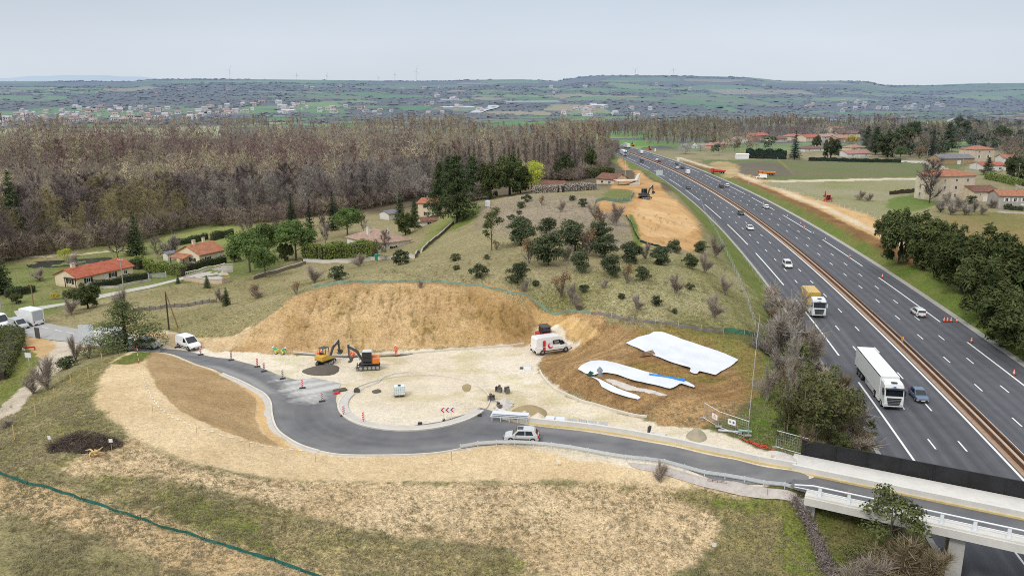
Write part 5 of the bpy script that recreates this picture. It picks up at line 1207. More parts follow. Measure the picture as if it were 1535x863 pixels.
h3 = house('house', hx2(521,371), hx2(563,378), 12.0, 3.3, 22, W_WHITE, T_PALE, 'white house with pale hip roof above the tall hedge', hip=True, chim=[(-.1,.25,1.0,.8),(.45,.6,.8,.7)], wins=[('f',-.75,.8,1.1,1.2,None,0),('f',-.3,.5,1.6,1.6,None,0),('f',.2,.8,1.2,1.2,None,0),('f',.75,.3,1.6,1.8,None,1),('r',0,.8,1.2,1.2,SB,0)])
h4 = house('house', hx2(627,327), hx2(654,322), 7.0, 5.6, 20, W_BUFF, T_ORG, 'tall two storey cream house with orange roof beside the great cedar', chim=[(-.4,.5,.7,.7)], wins=[('f',-.1,3.9,1.0,1.3,SB,0),('f',-.1,1.1,1.0,1.3,SB,0),('f',.6,3.9,.8,1.1,SB,0),('l',.1,3.6,.9,1.1,None,0)])
house('outbuilding', hx2(632,340), hx2(655,331), 5.0, 2.0, 18, W_WHITE, T_BRN, 'low outbuilding with brown lean roof in front of the tall house', cat='outbuilding', wins=[('f',.0,.6,1.4,1.0,None,0)])
house('outbuilding', hx2(583,330), hx2(606,327), 6.0, 2.4, 16, W_WHITE, T_GREY, 'pair of grey roofed sheds with white walls behind the hip roofed house', cat='outbuilding', wins=[('f',.2,.4,1.8,1.6,None,1)])
house('house', hx2(812,288), hx2(846,286), 8.0, 2.2, 22, W_BUFF, T_BRN, 'low brown roofed house beside the yellow green willow', wins=[('f',-.5,.7,1.2,1.1,None,0),('f',.4,.7,1.2,1.1,None,0)])
house('house', hx2(894,276), hx2(922,276), 9.0, 2.6, 22, W_BUFF, T_BRN, 'far brown roofed house at the edge of the wood', wins=[('f',-.4,.7,1.2,1.1,None,0),('f',.4,.7,1.2,1.1,None,0)])
# right bank
house('manor_house', hx2(1402,302), hx2(1458,300), 12.0, 10.4, 20, W_STONE, T_ORG, 'tall square stone manor with three storeys of windows', hip=True, chim=[(0,.5,.8,.8)],
  wins=[(f, a, z, 1.1, h, None, 0) for f, aa in (('f',(-.6,0,.6)),('l',(-.5,.5))) for a in aa for z, h in ((8.0,1.1),(4.6,1.7),(1.2,1.8))])
house('barn', hx2(1459,303), hx2(1496,302), 11.0, 4.4, 18, W_STONE, T_BRN, 'stone barn with dull brown roof joining manor and farmhouse', cat='barn', wins=[('f',-.5,2.6,.8,.9,None,0),('f',.3,2.4,.8,.9,None,0),('f',-.1,.1,2.0,2.4,None,1)])
house('farmhouse', hx2(1496,313), hx2(1560,314), 9.5, 5.2, 20, W_GREY, T_ORG, 'pale farmhouse with orange roof and white shutters at the right edge', wins=[('f',-.65,2.9,1.1,1.4,M_SHUTW,0),('f',-.25,2.9,1.1,1.4,M_SHUTW,0),('f',.15,2.9,1.1,1.4,M_SHUTW,0),('f',-.5,.1,2.4,2.1,None,0),('f',.1,.1,1.1,2.1,None,1)], chim=[(-.6,.5,.7,.8),(0,.5,.7,.8)])
house('barn', hx2(1409,247), hx2(1460,246), 12.0, 4.0, 20, W_GOLD, T_GREY, 'long golden stone barn with grey roof beside the lane', cat='barn', wins=[('f',-.6,1.4,1.0,1.0,None,0),('f',.1,.1,2.6,2.6,None,1),('f',.6,1.4,1.0,1.0,None,0)])
house('tower_house', hx2(1459,243), hx2(1489,242), 13.0, 8.5, 18, W_STONE, T_ORG, 'square stone house with orange hip roof behind the barn', hip=True, wins=[('f',-.5,6.4,1.3,1.0,None,0),('f',.5,6.4,1.3,1.0,None,0),('f',-.5,2.8,1.4,1.8,M_SHUTW,0),('f',.4,2.8,1.4,1.8,M_SHUTW,0)])
house('shed', hx2(1472,256), hx2(1508,256), 14.0, 3.2, 12, W_WHITE, T_RED, 'wide low building with vivid red roof on the lane', cat='shed', wins=[('f',-.5,.2,3,2.2,None,1),('f',.5,.8,1.6,1.2,None,0)])
house('house', hx2(1503,247), hx2(1528,247), 10.0, 4.5, 20, W_WHITE, T_ORG, 'white house with orange roof right of the vivid red roof', wins=[('f',-.6,2.4,1.6,1.5,M_SHUTW,0),('f',.4,2.4,1.4,1.4,None,0)])
VH = [(1066,224,1090,222,10,3.4,T_PINK,W_PINK,'pink cottage beside the two dark conifers'),(1100,216,1117,213,11,3.6,T_PALE,W_CREAM,'cream house with pale roof behind the white van shed'),(1127,212,1152,210,12,5.2,T_RED,W_PINK,'two storey house with bright red roof at the left of the village'),
 (1186,211,1206,210,12,4.2,T_ORG,W_BUFF,'buff house behind the broad dark conifer'),(1208,213,1229,212,12,4.6,T_RED,W_CREAM,'cream house with the reddest roof in the village middle'),(1232,212,1254,211,12,4.6,T_PALE,W_WHITE,'white house with pale roof in the village middle'),(1255,214,1276,213,12,4.4,T_PINK,W_PINK,'pink walled house right of the village middle'),
 (1228,220,1252,220,9,3.0,T_PINK,W_BUFF,'low house in front of the pale roofed one'),(1206,228,1236,227,8,2.6,T_BRN,W_WHITE,'long low white house along the field hedge'),(1270,236,1306,235,12,2.8,T_PINK,W_WHITE,'white bungalow at the right end of the field hedge'),(1276,228,1296,227,10,3.4,T_PINK,W_BUFF,'house with pink roof behind the white bungalow'),
 (1247,200,1268,199,12,6.0,T_ORG,W_CREAM,'tall cream house at the back of the village'),(1256,206,1290,206,14,4.4,T_BRN,W_BUFF,'wide brown roofed house at the back of the village'),(1322,219,1345,218,12,4.0,T_BRN,W_BUFF,'brown roofed house among the park trees'),(1160,214,1180,213,11,3.6,T_BRN,W_BUFF,'brown roofed house behind bare village trees'),(1436,184,1448,183.5,20,5,T_RED,W_WHITE,'distant white farm with red roof beyond the park'),(1525,180,1540,180,24,7,T_BRN,W_BUFF,'distant brown barn at the right edge of the meadow'),(1436,205,1446,205,10,4,T_PALE,W_WHITE,'small white house among park trees'),(1519,218,1535,218,14,5,T_PINK,W_BUFF,'pale house at the right among the park trees')]
for u0, v0, u1, v1, D, wh, rf, wl, lab in VH:
    house('house', hx2(u0,v0), hx2(u1,v1), D, wh, 20, wl, rf, lab, hip=rnd.random() < .35, chim=[(.4,.5,.8,.7)], wins=[('f',-.55,wh-1.8,1.1,1.2,None,0),('f',0,.1,1.1,2.1,None,1),('f',.55,wh-1.8,1.1,1.2,None,0)])
# far towns: hundreds of specks along the foot of the hills
def tiny(i, wl, rf):
    L, D, wh, rh = (13,9,4.5,2.2) if i%3 else (11,10,7,2.4); mb = MB(); hx, hy = L/2, D/2
    mb.add([(-hx,-hy,-1),(hx,-hy,-1),(hx,hy,-1),(-hx,hy,-1),(-hx,-hy,wh),(hx,-hy,wh),(hx,hy,wh),(-hx,hy,wh),(-hx,0,wh+rh),(hx,0,wh+rh)], [(0,1,5,4),(1,2,6,5),(2,3,7,6),(3,0,4,7),(5,6,9),(7,4,8)], wl)
    e = .5; mb.prism([(-hy-e,wh-.3),(0,wh+rh),(hy+e,wh-.3),(hy+e,wh-.1),(0,wh+rh+.25),(-hy-e,wh-.1)], 'x', -hx-e, hx+e, rf)
    for a in (-.5, 0, .5): mb.box((a*hx, -hy-.02, wh*.55), (1.3,.06,1.6), M_SHUT)
    return mb
def fwall(n, c): return mat(n, c, .9, .1, .2, haze=True)
FW = [fwall('far_white_wall', (.85,.84,.82)), fwall('far_cream_wall', (.8,.7,.56)), fwall('far_pink_wall', (.72,.56,.48))]; FR = [mat('far_orange_roof', (.42,.21,.13), .9, .2, .2, haze=True), mat('far_pale_roof', (.46,.33,.26), .9, .2, .2, haze=True), mat('far_brown_roof', (.24,.16,.13), .9, .2, .2, haze=True), mat('far_grey_roof', (.55,.52,.5), .9, .2, .2, haze=True)]
_tp = []
for i in range(6):
    _tp.append(tiny(i, FW[[0,0,1,0,2,0][i]], FR[[1,0,1,3,2,3][i]]).build('far_house').data)
for o in [o for o in COL.objects if o.name.startswith('far_house')]: bpy.data.objects.remove(o)
TOWN = [([(0,172),(60,166),(130,160),(200,158),(260,163),(320,172),(330,182),(240,186),(160,184),(80,188),(0,190)], 120, 'small pale house in the far town at left below the hills', 'houses of the far town at left'),
 ([(240,168),(300,160),(400,154),(470,156),(460,168),(380,170),(320,178)], 50, 'small pale house in the far town left of centre', 'houses of the far town left of centre'),
 ([(420,162),(540,160),(600,168),(640,172),(600,176),(500,172),(430,172)], 22, 'small house on the far valley floor near centre', 'houses on the far valley floor'),
 ([(640,140),(700,146),(690,160),(745,168),(640,172)], 18, 'small house in the far hamlet by the distant motorway', 'houses of the hamlet by the distant motorway'),
 ([(830,165),(900,158),(990,166),(985,175),(840,176)], 26, 'small house in the far hamlet right of centre', 'houses of the hamlet right of centre'),
 ([(1200,160),(1260,152),(1330,158),(1420,158),(1400,166),(1250,168)], 24, 'small house at the foot of the hills on the right', 'houses at the foot of the right hills'),
 ([(30,128),(300,128),(560,128),(700,126),(900,122),(1150,126),(1500,132),(1530,150),(1350,145),(1000,140),(600,142),(300,145),(30,145)], 40, 'lone pale house on the slope of the far hills', 'lone houses on the far hills')]
for px, n_, lab, grp in TOWN:
    a = np.array(px, float); x0, y0 = a.min(0); x1, y1 = a.max(0); got = []
    while len(got) < n_:
        q = (rnd.uniform(x0, x1), rnd.uniform(y0, y1))
        if inpoly(q[0], q[1], a): got.append(q)
    pp = PL(got)
    for p in pp:
        if p[1] > 6000 or p[1] < 1000: continue
        o = bpy.data.objects.new('far_house', rnd.choice(_tp)); COL.objects.link(o)
        put(o, (p[0], p[1], float(hz(p[0], p[1])[0])), rnd.uniform(-.6, .6), lab, 'house', grp, s=rnd.uniform(.8, 1.35)*(1.0 if p[1] < 2500 else 1.2))
def bigshed(u0, v0, u1, v1, D, h, m, label):
    pA, pB = on(u0,v0), on(u1,v1); L = float(np.hypot(*(pB-pA)[:2])); o = empty('warehouse', (pA+pB)/2, math.atan2(pB[1]-pA[1], pB[0]-pA[0]), label, 'warehouse')
    MB().box((0,D/2,h/2-1),(L,D,h+2),m).build('wall', m, o); MB().prism([(-.6,h),(D/2,h+2),(D+.6,h),(D+.6,h+.3),(D/2,h+2.3),(-.6,h+.3)],'x',-L/2-.5,L/2+.5,FW[0]).build('roof', FW[0], o)
MGH = mat('far_greenhouse_sheet', (.5,.54,.58), .6, .08, .2, haze=True)
bigshed(425,171,445,170,40,8,FW[0],'long white factory shed in the far valley left of centre')
bigshed(760,156,842,155,60,6,MGH,'long pale greenhouses below the central hills'); bigshed(888,163,912,162,40,9,FW[0],'white warehouse in the hamlet right of centre'); bigshed(662,154,690,153,40,8,MGH,'grey shed beside the distant motorway'); bigshed(665,164,713,164,90,5,MGH,'wide grey yard roof by the distant motorway')
# the motorway coming down the far slope
fm_pts = PL([(712,170),(722,166),(735,163),(741,160),(736,158.5)]); fmx = smooth_poly(fm_pts[:, :2], False, 8)
st = resample(fmx, 20); st[:,2] = hz(st[:,0], st[:,1]); o = strip('distant_motorway', st, -18, 18, 1.5, mat('far_road', (.42,.44,.47), .8, .05, .1)); o['kind'] = 'structure'
# pale-blue mountains on the horizon
mu = np.arange(-60, 330, 6.0); mv = np.interp(mu, [-60,0,60,130,200,235,330], [116.5,117.5,113.8,112.6,115,117.5,121]); mv = mv+.5*np.sin(mu/9)
Ym = 24000.0; Vm = []
for u, v in zip(mu, mv):
    d = rays([(u, v)])[0]; Vm.append((d[0]*Ym, Ym, CAMH+d[2]*Ym)); 
n = len(Vm); Vall = Vm+[(x*.9, y*.9, -60) for x, y, z in Vm]+[(x*1.1, y*1.1, -60) for x, y, z in Vm]
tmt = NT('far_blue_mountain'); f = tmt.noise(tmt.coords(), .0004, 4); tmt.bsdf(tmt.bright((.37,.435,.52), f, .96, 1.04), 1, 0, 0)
o = MB().add(Vall, [(i, i+1, n+i+1, n+i)[::-1] for i in range(n-1)]+[(i, i+1, 2*n+i+1, 2*n+i) for i in range(n-1)], tmt.m, True).build('mountains', tmt.m); o['kind'] = 'structure'
# wind turbines
m_tur = mat('turbine_white', (.62,.66,.71), .6, .03, .1)
for i, (u, v0, hp, lab) in enumerate([(345,119,22,'wind turbine alone on the left ridge'),(445,119.5,12,'leftmost small wind turbine of the central ridge row'),(490,120,12,'second small wind turbine of the central ridge row'),(567,121,9,'faint low wind turbine left of the tall pair'),(592,121,16,'wind turbine left of the tallest one'),(624,121.5,24,'tallest wind turbine on the central ridge'),(952,113.5,15,'wind turbine on the highest hill'),(1009,113.5,15,'wind turbine right of the one on the highest hill')]):
    d = rays([(u, v0)])[0]; Y = 7500.0; zb = CAMH+d[2]*Y-6; H = hp*Y/FPX*.62; o = empty('wind_turbine', (d[0]*Y, Y, zb), rnd.uniform(-.5,.5), lab, 'wind turbine', 'wind turbines on the ridge')
    MB().tube((0,0,-20),(0,0,H),2.6,1.8,6,m_tur).build('tower', m_tur, o); MB().box((0,1,H+1),(3,7,3),m_tur).build('nacelle', m_tur, o)
    a0 = rnd.uniform(0, 2)
    for k in range(3):
        a = a0+k*2.094; q = Vector((math.sin(a), 0, math.cos(a))); b0 = Vector((0,-3.2,H+1)); MB().tube(b0, b0+q*H*.55, 1.9, .6, 4, m_tur).build('blade', m_tur, o)
# ------------------------------------------------------------------ bridge over the motorway
BN0, BN1 = atz(1210,683,.75), atz(1535,747,.75); bd = (BN1-BN0)[:2]; bd /= np.linalg.norm(bd); BRZ = math.atan2(bd[1], bd[0])
BO = np.array([BN0[0], BN0[1], 0.0]); BQ = np.array([bd[1], -bd[0]])   # BQ: towards the camera side
def bl(p): r = np.asarray(p[:2])-BO[:2]; return float(r@bd), float(r@BQ)
sS = bl(atz(1230,743,.86)); sE = bl(atz(1495,801.5,.86)); BW = (sS[1]+sE[1])/2+.45; YF = (bl(atz(1302,729,.75))[1]+bl(atz(1406,753,.75))[1])/2
print('bridge width', BW, sS, sE)
BL = 56.0
m_newconc = mat('new_white_concrete', alb(226,222,214), .8, .1, .8, bump=.15); m_deckc = mat('bridge_grey_concrete', alb(200,196,190), .85, .16, .5, bump=.2); m_black = mat('black_sheet_barrier', (.018,.018,.02), .6, .5, .5); m_yel = mat('faded_yellow_paint', alb(224,200,142), .7, .15, 1.5); m_galv = mat('galvanised_steel', (.60,.63,.66), .5, .1, 3, metal=.15, spec=.5); m_white_metal = mat('white_painted_steel', (.74,.76,.78), .45, .08, 2)
br = empty('bridge', (BO[0], BO[1], 0), BRZ, 'concrete road bridge crossing the motorway with white edge beams', 'bridge')
ZD = .72
XS = bl(atz(1206,744,.8))[0]
X0 = -1.2
def bbox(mb, x0, x1, q0, q1, z0, z1, m): return mb.box(((x0+x1)/2, -(q0+q1)/2, (z0+z1)/2), (x1-x0, abs(q1-q0), z1-z0), m)
RN = YF-.45   # north edge of the carriageway
dk_ = bbox(MB(), X0, BL, .45, RN+.5, ZD-1.0, ZD, m_deckc); bbox(dk_, XS, BL, RN+.502, BW-.5, ZD-1.0, ZD, m_deckc).build('deck', m_deckc, br)
mb = MB(); bbox(mb, XS-1.5, BL, RN+.5, BW-1.35, ZD+.002, ZD+.02, m_new); rd = mb.build('roadway', m_new, br); planar_uv(rd)
bbox(MB(), X0, BL, .3, RN-.12, ZD+.001, ZD+.16, m_newconc).build('walkway', m_newconc, br)
bbox(MB(), XS, BL, BW-1.35, BW, ZD-.45, ZD+.14, m_newconc).build('edge_beam', m_newconc, br)
bbox(MB(), XS, BL, BW+.003, BW+.16, ZD-.75, ZD-.02, m_newconc).build('edge_beam', m_newconc, br)
for xx, yy_ in ((13.5, 0),):
    mb = MB(); bbox(mb, xx-.6, xx+.6, .6, BW-.6, ZM-.5, ZD-1.003, m_deckc); pz = mb.build('pier', m_deckc, br)
_ax = bl(axis_at(np.array([np.interp(BO[1]-14, AX[:,1], AS)]), 1.4)[0]); 
mb = MB(); bbox(mb, _ax[0]-.5, _ax[0]+.5, .8, BW-.8, ZM-.5, ZD-1.004, m_deckc); mb.build('pier', m_deckc, br)
mb = MB(); bbox(mb, XS-1.0, XS+.9, .6, BW-.6, -4.5, ZD-1.006, m_deckc); mb.build('abutment', m_deckc, br)
mb = MB(); bbox(mb, BL-1.0, BL+6, .2, BW-.2, -6, ZD-1.006, m_deckc); mb.build('abutment', m_deckc, br)
# railing on the near edge: posts and three rails
rl = empty('bridge_railing', (BO[0], BO[1], 0), BRZ, 'white steel railing with flat posts along the near edge of the bridge', 'railing')
for k in range(23):
    x = XS+1.2+k*2.45
    mb = MB().prism([(-BW+.24,ZD+.14),(-BW+.62,ZD+.14),(-BW+.50,ZD+1.02),(-BW+.34,ZD+1.02)], 'x', x-.14, x+.14, m_white_metal); mb.box((x,-BW+.43,ZD+.155),(.42,.5,.03),m_galv); mb.build('post', m_white_metal, rl)
for z, r in ((ZD+1.05,.075),(ZD+.58,.05)):
    pts = [(XS-1.0,-BW+.36,ZD+.30+ (z-ZD)*.45),(XS+.6,-BW+.36,z),(BL,-BW+.36,z)]
    MB().path(pts, r, 8, m_white_metal).build('rail', m_white_metal, rl)
# temporary black wall on the far edge and yellow-footed concrete barrier beside the road
bw = empty('black_barrier', (BO[0], BO[1], 0), BRZ, 'long black sheet barrier standing on the far edge of the bridge', 'barrier')
bbox(MB(), -.6, BL, .10, .22, ZD+.02, ZD+1.75, m_black).build('panel', m_black, bw)
for k in range(20): bbox(MB(), k*2.9-.3, k*2.9-.22, .225, .30, ZD+.02, ZD+1.7, m_black).build('post', m_black, bw)
def lowwall(name, pts, label, h=.72, yellow=True):
    pts = np.asarray(pts, float); o = empty(name, pts[0], 0, label, 'barrier'); q = pts-pts[0]
    strip('barrier_block', q, -.16, .16, 0, m_newconc, o, height=h, thick=.05); strip('barrier_foot', q, .163, .30, 0, m_yel if yellow else m_newconc, o, height=h*.24, thick=.05); return o
bwp = [BO[:2]+bd*x+BQ*(RN+.28) for x in np.linspace(-.8, BL, 30)]; bwp = np.column_stack([np.array(bwp), np.full(30, ZD+.02)])
lowwall('concrete_barrier', bwp, 'pale concrete barrier with yellow foot along the bridge roadway')
gp = resample(PL([(794,634),(862,641),(940,652),(1021,667.5),(1107,685.5),(1160,697),(1193,703)]), 1.5); gp[:,2] = hz(gp[:,0], gp[:,1])
lowwall('concrete_barrier', gp, 'pale concrete barrier with yellow foot along the far side of the ring road')
# steel guardrail along the near side
def guardrail(px, label, h=.72, step=2.0, pts=None, double=False, face=1):
    pts = resample(PL(px) if pts is None else pts, step); pts[:,2] = hz(pts[:,0], pts[:,1]); t = np.gradient(pts[:,:2], axis=0); t /= np.linalg.norm(t, axis=1)[:,None]; nn = np.stack([t[:,1], -t[:,0]], 1)*face
    o = empty('guardrail', pts[0], 0, label, 'guardrail'); q = pts-pts[0]
    prof = [(0,-.16),(.05,-.12),(.05,-.06),(0,-.01),(0,.01),(.05,.06),(.05,.12),(0,.16),(-.02,.16),(-.02,-.16)]
    secs = [[(q[i,0]+nn[i,0]*(a-.09), q[i,1]+nn[i,1]*(a-.09), q[i,2]+h-.16+b) for a, b in prof] for i in range(len(q))]
    MB().loft(secs, m_galv).build('rail', m_galv, o)
    if double: MB().path([(a[0],a[1],a[2]+.32) for a in q], .05, 6, m_galv).build('rail', m_galv, o)
    for i in range(len(q)): MB().box((q[i,0],q[i,1],q[i,2]+h/2-.2),(.09,.07,h+.4),m_galv,rz=math.atan2(t[i,1],t[i,0])).build('post', m_galv, o)
    return o
guardrail([(690,675),(720,669.5),(760,667.5),(807,669.5),(864,677),(942,691),(1021,704),(1100,718),(1160,731),(1209,742)], 'steel guardrail along the near side of the road to the bridge', face=-1, double=True)
# motorway median barrier and shoulder rail
ss = np.arange(30, 820, 4.0); med = np.column_stack([axis_at(ss, 1.15), np.full(len(ss), ZM)]); m_rust = mat('rust_brown_barrier', alb(122,92,72), .8, .25, .8, bump=.2); m_rusttop = mat('tan_rail_top', alb(196,172,150), .6, .12, 1)
o = empty('median_barrier', med[0], 0, 'brown central barrier running between the motorway carriageways', 'barrier'); q = med-med[0]
strip('barrier_wall', q, -.12, .12, .0, m_rust, o, height=.62, thick=-.02); strip('top_rail', q+np.array([0,0,.622]), -.16, .16, 0, m_rusttop, o, height=.1, thick=0)
q2 = np.column_stack([axis_at(ss, 2.2), np.full(len(ss), ZM)])-med[0]; strip('barrier_wall', q2, -.1, .1, 0, m_rust, o, height=.5, thick=-.02)
s0 = s_of(1300,640)[0]
guardrail(None, 'bent steel guardrail end beside the hard shoulder below the trees', pts=np.column_stack([axis_at(np.arange(s0-22, s0+9, 2.0), -14.9), np.zeros(16)]), face=1)
# walls, fences and gates of the left gardens
def wall_line(px, h, w, m, label, name='garden_wall', cat='wall', cap=None):
    pts = resample(PL(px), 1.5); pts[:,2] = hz(pts[:,0], pts[:,1]); o = empty(name, pts[0], 0, label, cat); q = pts-pts[0]
    strip('masonry', q, -w/2, w/2, 0, m, o, height=h, thick=.3)
    strip('coping', q+np.array([0,0,h+.002]), -w/2-.05, w/2+.05, 0, cap or m_conc, o, height=.08, thick=0); return o
m_wwall = wall_mat('whitewashed_wall', alb(228,220,206), .14)
wall_line([(455,392.5),(500,394.5),(525,394),(560,389.5),(590,388),(622,387.5)], .9, .25, m_wwall, 'long white garden wall below the yellow green hedge')
wall_line([(622,387.5),(634,376),(650,362),(668,346),(680,336)], .9, .25, wall_mat('dark_garden_wall', alb(120,100,84), .2), 'dark garden wall climbing the slope to the great cedar')
wall_line([(276,420.5),(300,424),(333,425.5),(345,421)], 1.0, .25, wall_mat('pinkish_wall', alb(222,196,172), .14), 'pinkish wall along the drive of the pool house')
wall_line([(150,433),(180,431),(226,421)], .5, .2, m_wwall, 'low pale wall under the dark clipped hedge')
wall_line([(380,419),(400,413),(440,402),(458,396)], .8, .3, wall_mat('grey_stone_wall', alb(150,134,116), .2), 'grey stone wall under the stone pines')
wall_line([(1512,252),(1490,262),(1475,268)], 1.2, .3, W_STONE, 'stone wall along the village lane'); wall_line([(1478,266),(1510,275),(1538,285)], 1.0, .4, W_STONE, 'grey stone wall below the bright village hedge')
wall_line([(1495,319),(1515,320),(1540,321)], .7, .4, m_wwall, 'low pale wall before the farmhouse')
wall_line([(1204,206),(1226,206)], 2, .3, m_wwall, 'white wall between two village houses')
bal = resample(PL([(279,414),(300,409),(322,404),(337,400)]), .55); bal[:,2] = hz(bal[:,0], bal[:,1]); o = empty('balustrade', bal[0], 0, 'white balustrade along the pool house drive', 'balustrade'); q = bal-bal[0]
strip('plinth', q, -.14, .14, 0, m_wwall, o, height=.25, thick=.2); strip('handrail', q+np.array([0,0,.95]), -.14, .14, 0, m_wwall, o, height=.12, thick=0)
for k in range(len(q)): MB().tube((q[k,0],q[k,1],q[k,2]+.25),(q[k,0],q[k,1],q[k,2]+.955),.08,.06,6,m_wwall).build('baluster', m_wwall, o)
p = on(342,408); MB().box((0,0,1.0),(2.4,.4,2.1),m_wwall).box((0,0,2.09),(2.6,.6,.08),m_conc).build('gate_pillar', m_wwall, None, p, .3); tag(bpy.data.objects['gate_pillar'], 'white gate wall beside the yellow forsythia', 'gate pillar')
p = on(236,417); o = empty('gate', p, .35, 'grey metal driveway gate between hedge and lane', 'gate'); 
for s_ in (-1, 1): MB().box((s_*2.0,0,.8),(.16,.16,1.6),m_galv).build('post', m_galv, o)
mb = MB(); [mb.box((0,0,.25+.25*k),(3.8,.04,.05),m_galv) for k in range(5)]; [mb.box((-1.8+.3*k,0,.75),(.03,.03,1.1),m_galv) for k in range(13)]; mb.build('leaf', m_galv, o)
# pool, terrace, pond, shed
m_water = NT('pool_water'); m_water.bsdf(m_water.bright((.28,.55,.56), m_water.noise(m_water.coords(), 3), .9, 1.1), .08, 0, .5); m_water = m_water.m
o = sheet('terrace', poly([(253,402),(262,396),(300,394),(304,398),(290,402),(272,404)], False), 1.0, .06, m_newconc, 'structure'); o = sheet('swimming_pool', poly([(271,401),(284,397),(293,398.5),(282,402)], False), 1.0, .12, m_water); tag(o, 'turquoise swimming pool on the terrace below the cream house', 'swimming pool')
m_pond = NT('pond_water'); m_pond.bsdf((.05,.055,.05), .12, 0, .5); m_pond = m_pond.m
o = sheet('pond', poly([(40,396),(60,392),(100,390),(160,386),(166,389),(130,396),(92,400),(50,402)]), 1.5, .08, m_pond); o['kind'] = 'structure'
o = sheet('drive', poly([(290,414),(336,404),(344,412),(334,420),(300,421)], False), 1.5, .06, m_lane, 'structure')
o = sheet('footpath', poly([(0,384),(60,383),(120,380),(190,373),(192,375),(120,383),(60,386.5),(0,388)], False), 2.0, .06, mat('pale_path', alb(196,180,150), .9, .15, .5), 'structure')
p = on(258,390); o = house('shed', on(252,391), on(264,389), 2.5, 2.0, 18, W_WHITE, T_GREY, 'small white garden shed beside the pruned fruit tree', cat='shed', wins=[('f',0,.1,.9,1.7,None,1)])
o = empty('garden_bin', on(566,389), .2, 'green plastic bin by the garden wall', 'bin'); mg = mat('green_plastic', (.02,.30,.22), .5, .1, 2); MB().box((0,0,.7),(1.3,1.1,1.3),mg,taper=(1.1,1.1)).build('body', mg, o); MB().box((0,0,1.42),(1.5,1.3,.12),mg).build('lid', mg, o)
o = empty('water_tank', on(731,309), 0, 'small white tank on the rim of the hill', 'tank'); MB().box((0,0,.8),(1.4,1.4,1.6),m_white_metal).build('body', m_white_metal, o); MB().tube((0,0,1.6),(0,0,1.8),.5,.5,10,m_white_metal).build('lid', m_white_metal, o)
o = empty('shed', on(1174.5,0+0) if False else on(1112,238), 0, 'white garden shed at the edge of the green field', 'shed'); MB().box((0,0,1.4),(9,4,3.2),FW[0]).build('wall', FW[0], o); MB().prism([(-2.3,3.0),(0,3.6),(2.3,3.0),(2.3,3.15),(0,3.8),(-2.3,3.15)],'x',-4.8,4.8,FW[0]).build('roof', FW[0], o)
o = empty('shed', on(1113,214), 0, 'white box shed between the pale roofed cottages', 'shed'); MB().box((0,0,1.8),(8,5,4),FW[0]).build('wall', FW[0], o); MB().box((0,0,3.9),(8.4,5.4,.2),m_conc).build('roof', m_conc, o)
# ------------------------------------------------------------------ vehicles
P_WHITE = paint('white_car_paint', (.82,.82,.81), .25, .06); P_SILVER = paint('silver_car_paint', (.56,.57,.56), .25, .25); P_BLACK = paint('black_car_paint', (.02,.021,.025), .2, .25); P_BLUEG = paint('blue_grey_car_paint', (.10,.14,.22), .22, .25); P_RED = paint('dark_red_car_paint', (.16,.02,.025), .25, .25); P_GREYV = paint('grey_van_paint', (.45,.47,.49), .3, .3); P_NAVY = paint('navy_car_paint', (.04,.06,.11), .2, .2)
M_TYRE = mat('black_tyre', (.022,.022,.023), .85, .2, 6, bump=.2); M_RIM = mat('wheel_rim', (.42,.43,.44), .35, .15, 6, metal=.6, spec=.5); M_TRIM = mat('black_plastic_trim', (.03,.03,.032), .6, .15, 5); M_LAMP = mat('headlight_glass', (.62,.64,.66), .15, .1, 5, spec=.6); M_TAIL = mat('tail_light_red', (.42,.02,.02), .25, .1, 5, spec=.5); M_PLATE = mat('white_number_plate', (.75,.74,.68), .5, .05, 5); M_CHAS = mat('chassis_dark', (.085,.083,.08), .7, .25, 3)
def wheels(root, xs, yw, r, w, name='wheel', rimm=None, n=16):
    for x in xs:
        for s in (-1, 1):
            wh = MB().wheel((0,0,0), r, w, M_TYRE, n).build('wheel', M_TYRE, root, (x, s*yw, r))
            MB().wheel((0,s*.012,0), r*.62, w+.01, rimm or M_RIM, 12).wheel((0,s*.02,0), r*.16, w+.02, M_TRIM, 8).build('rim', rimm or M_RIM, wh)
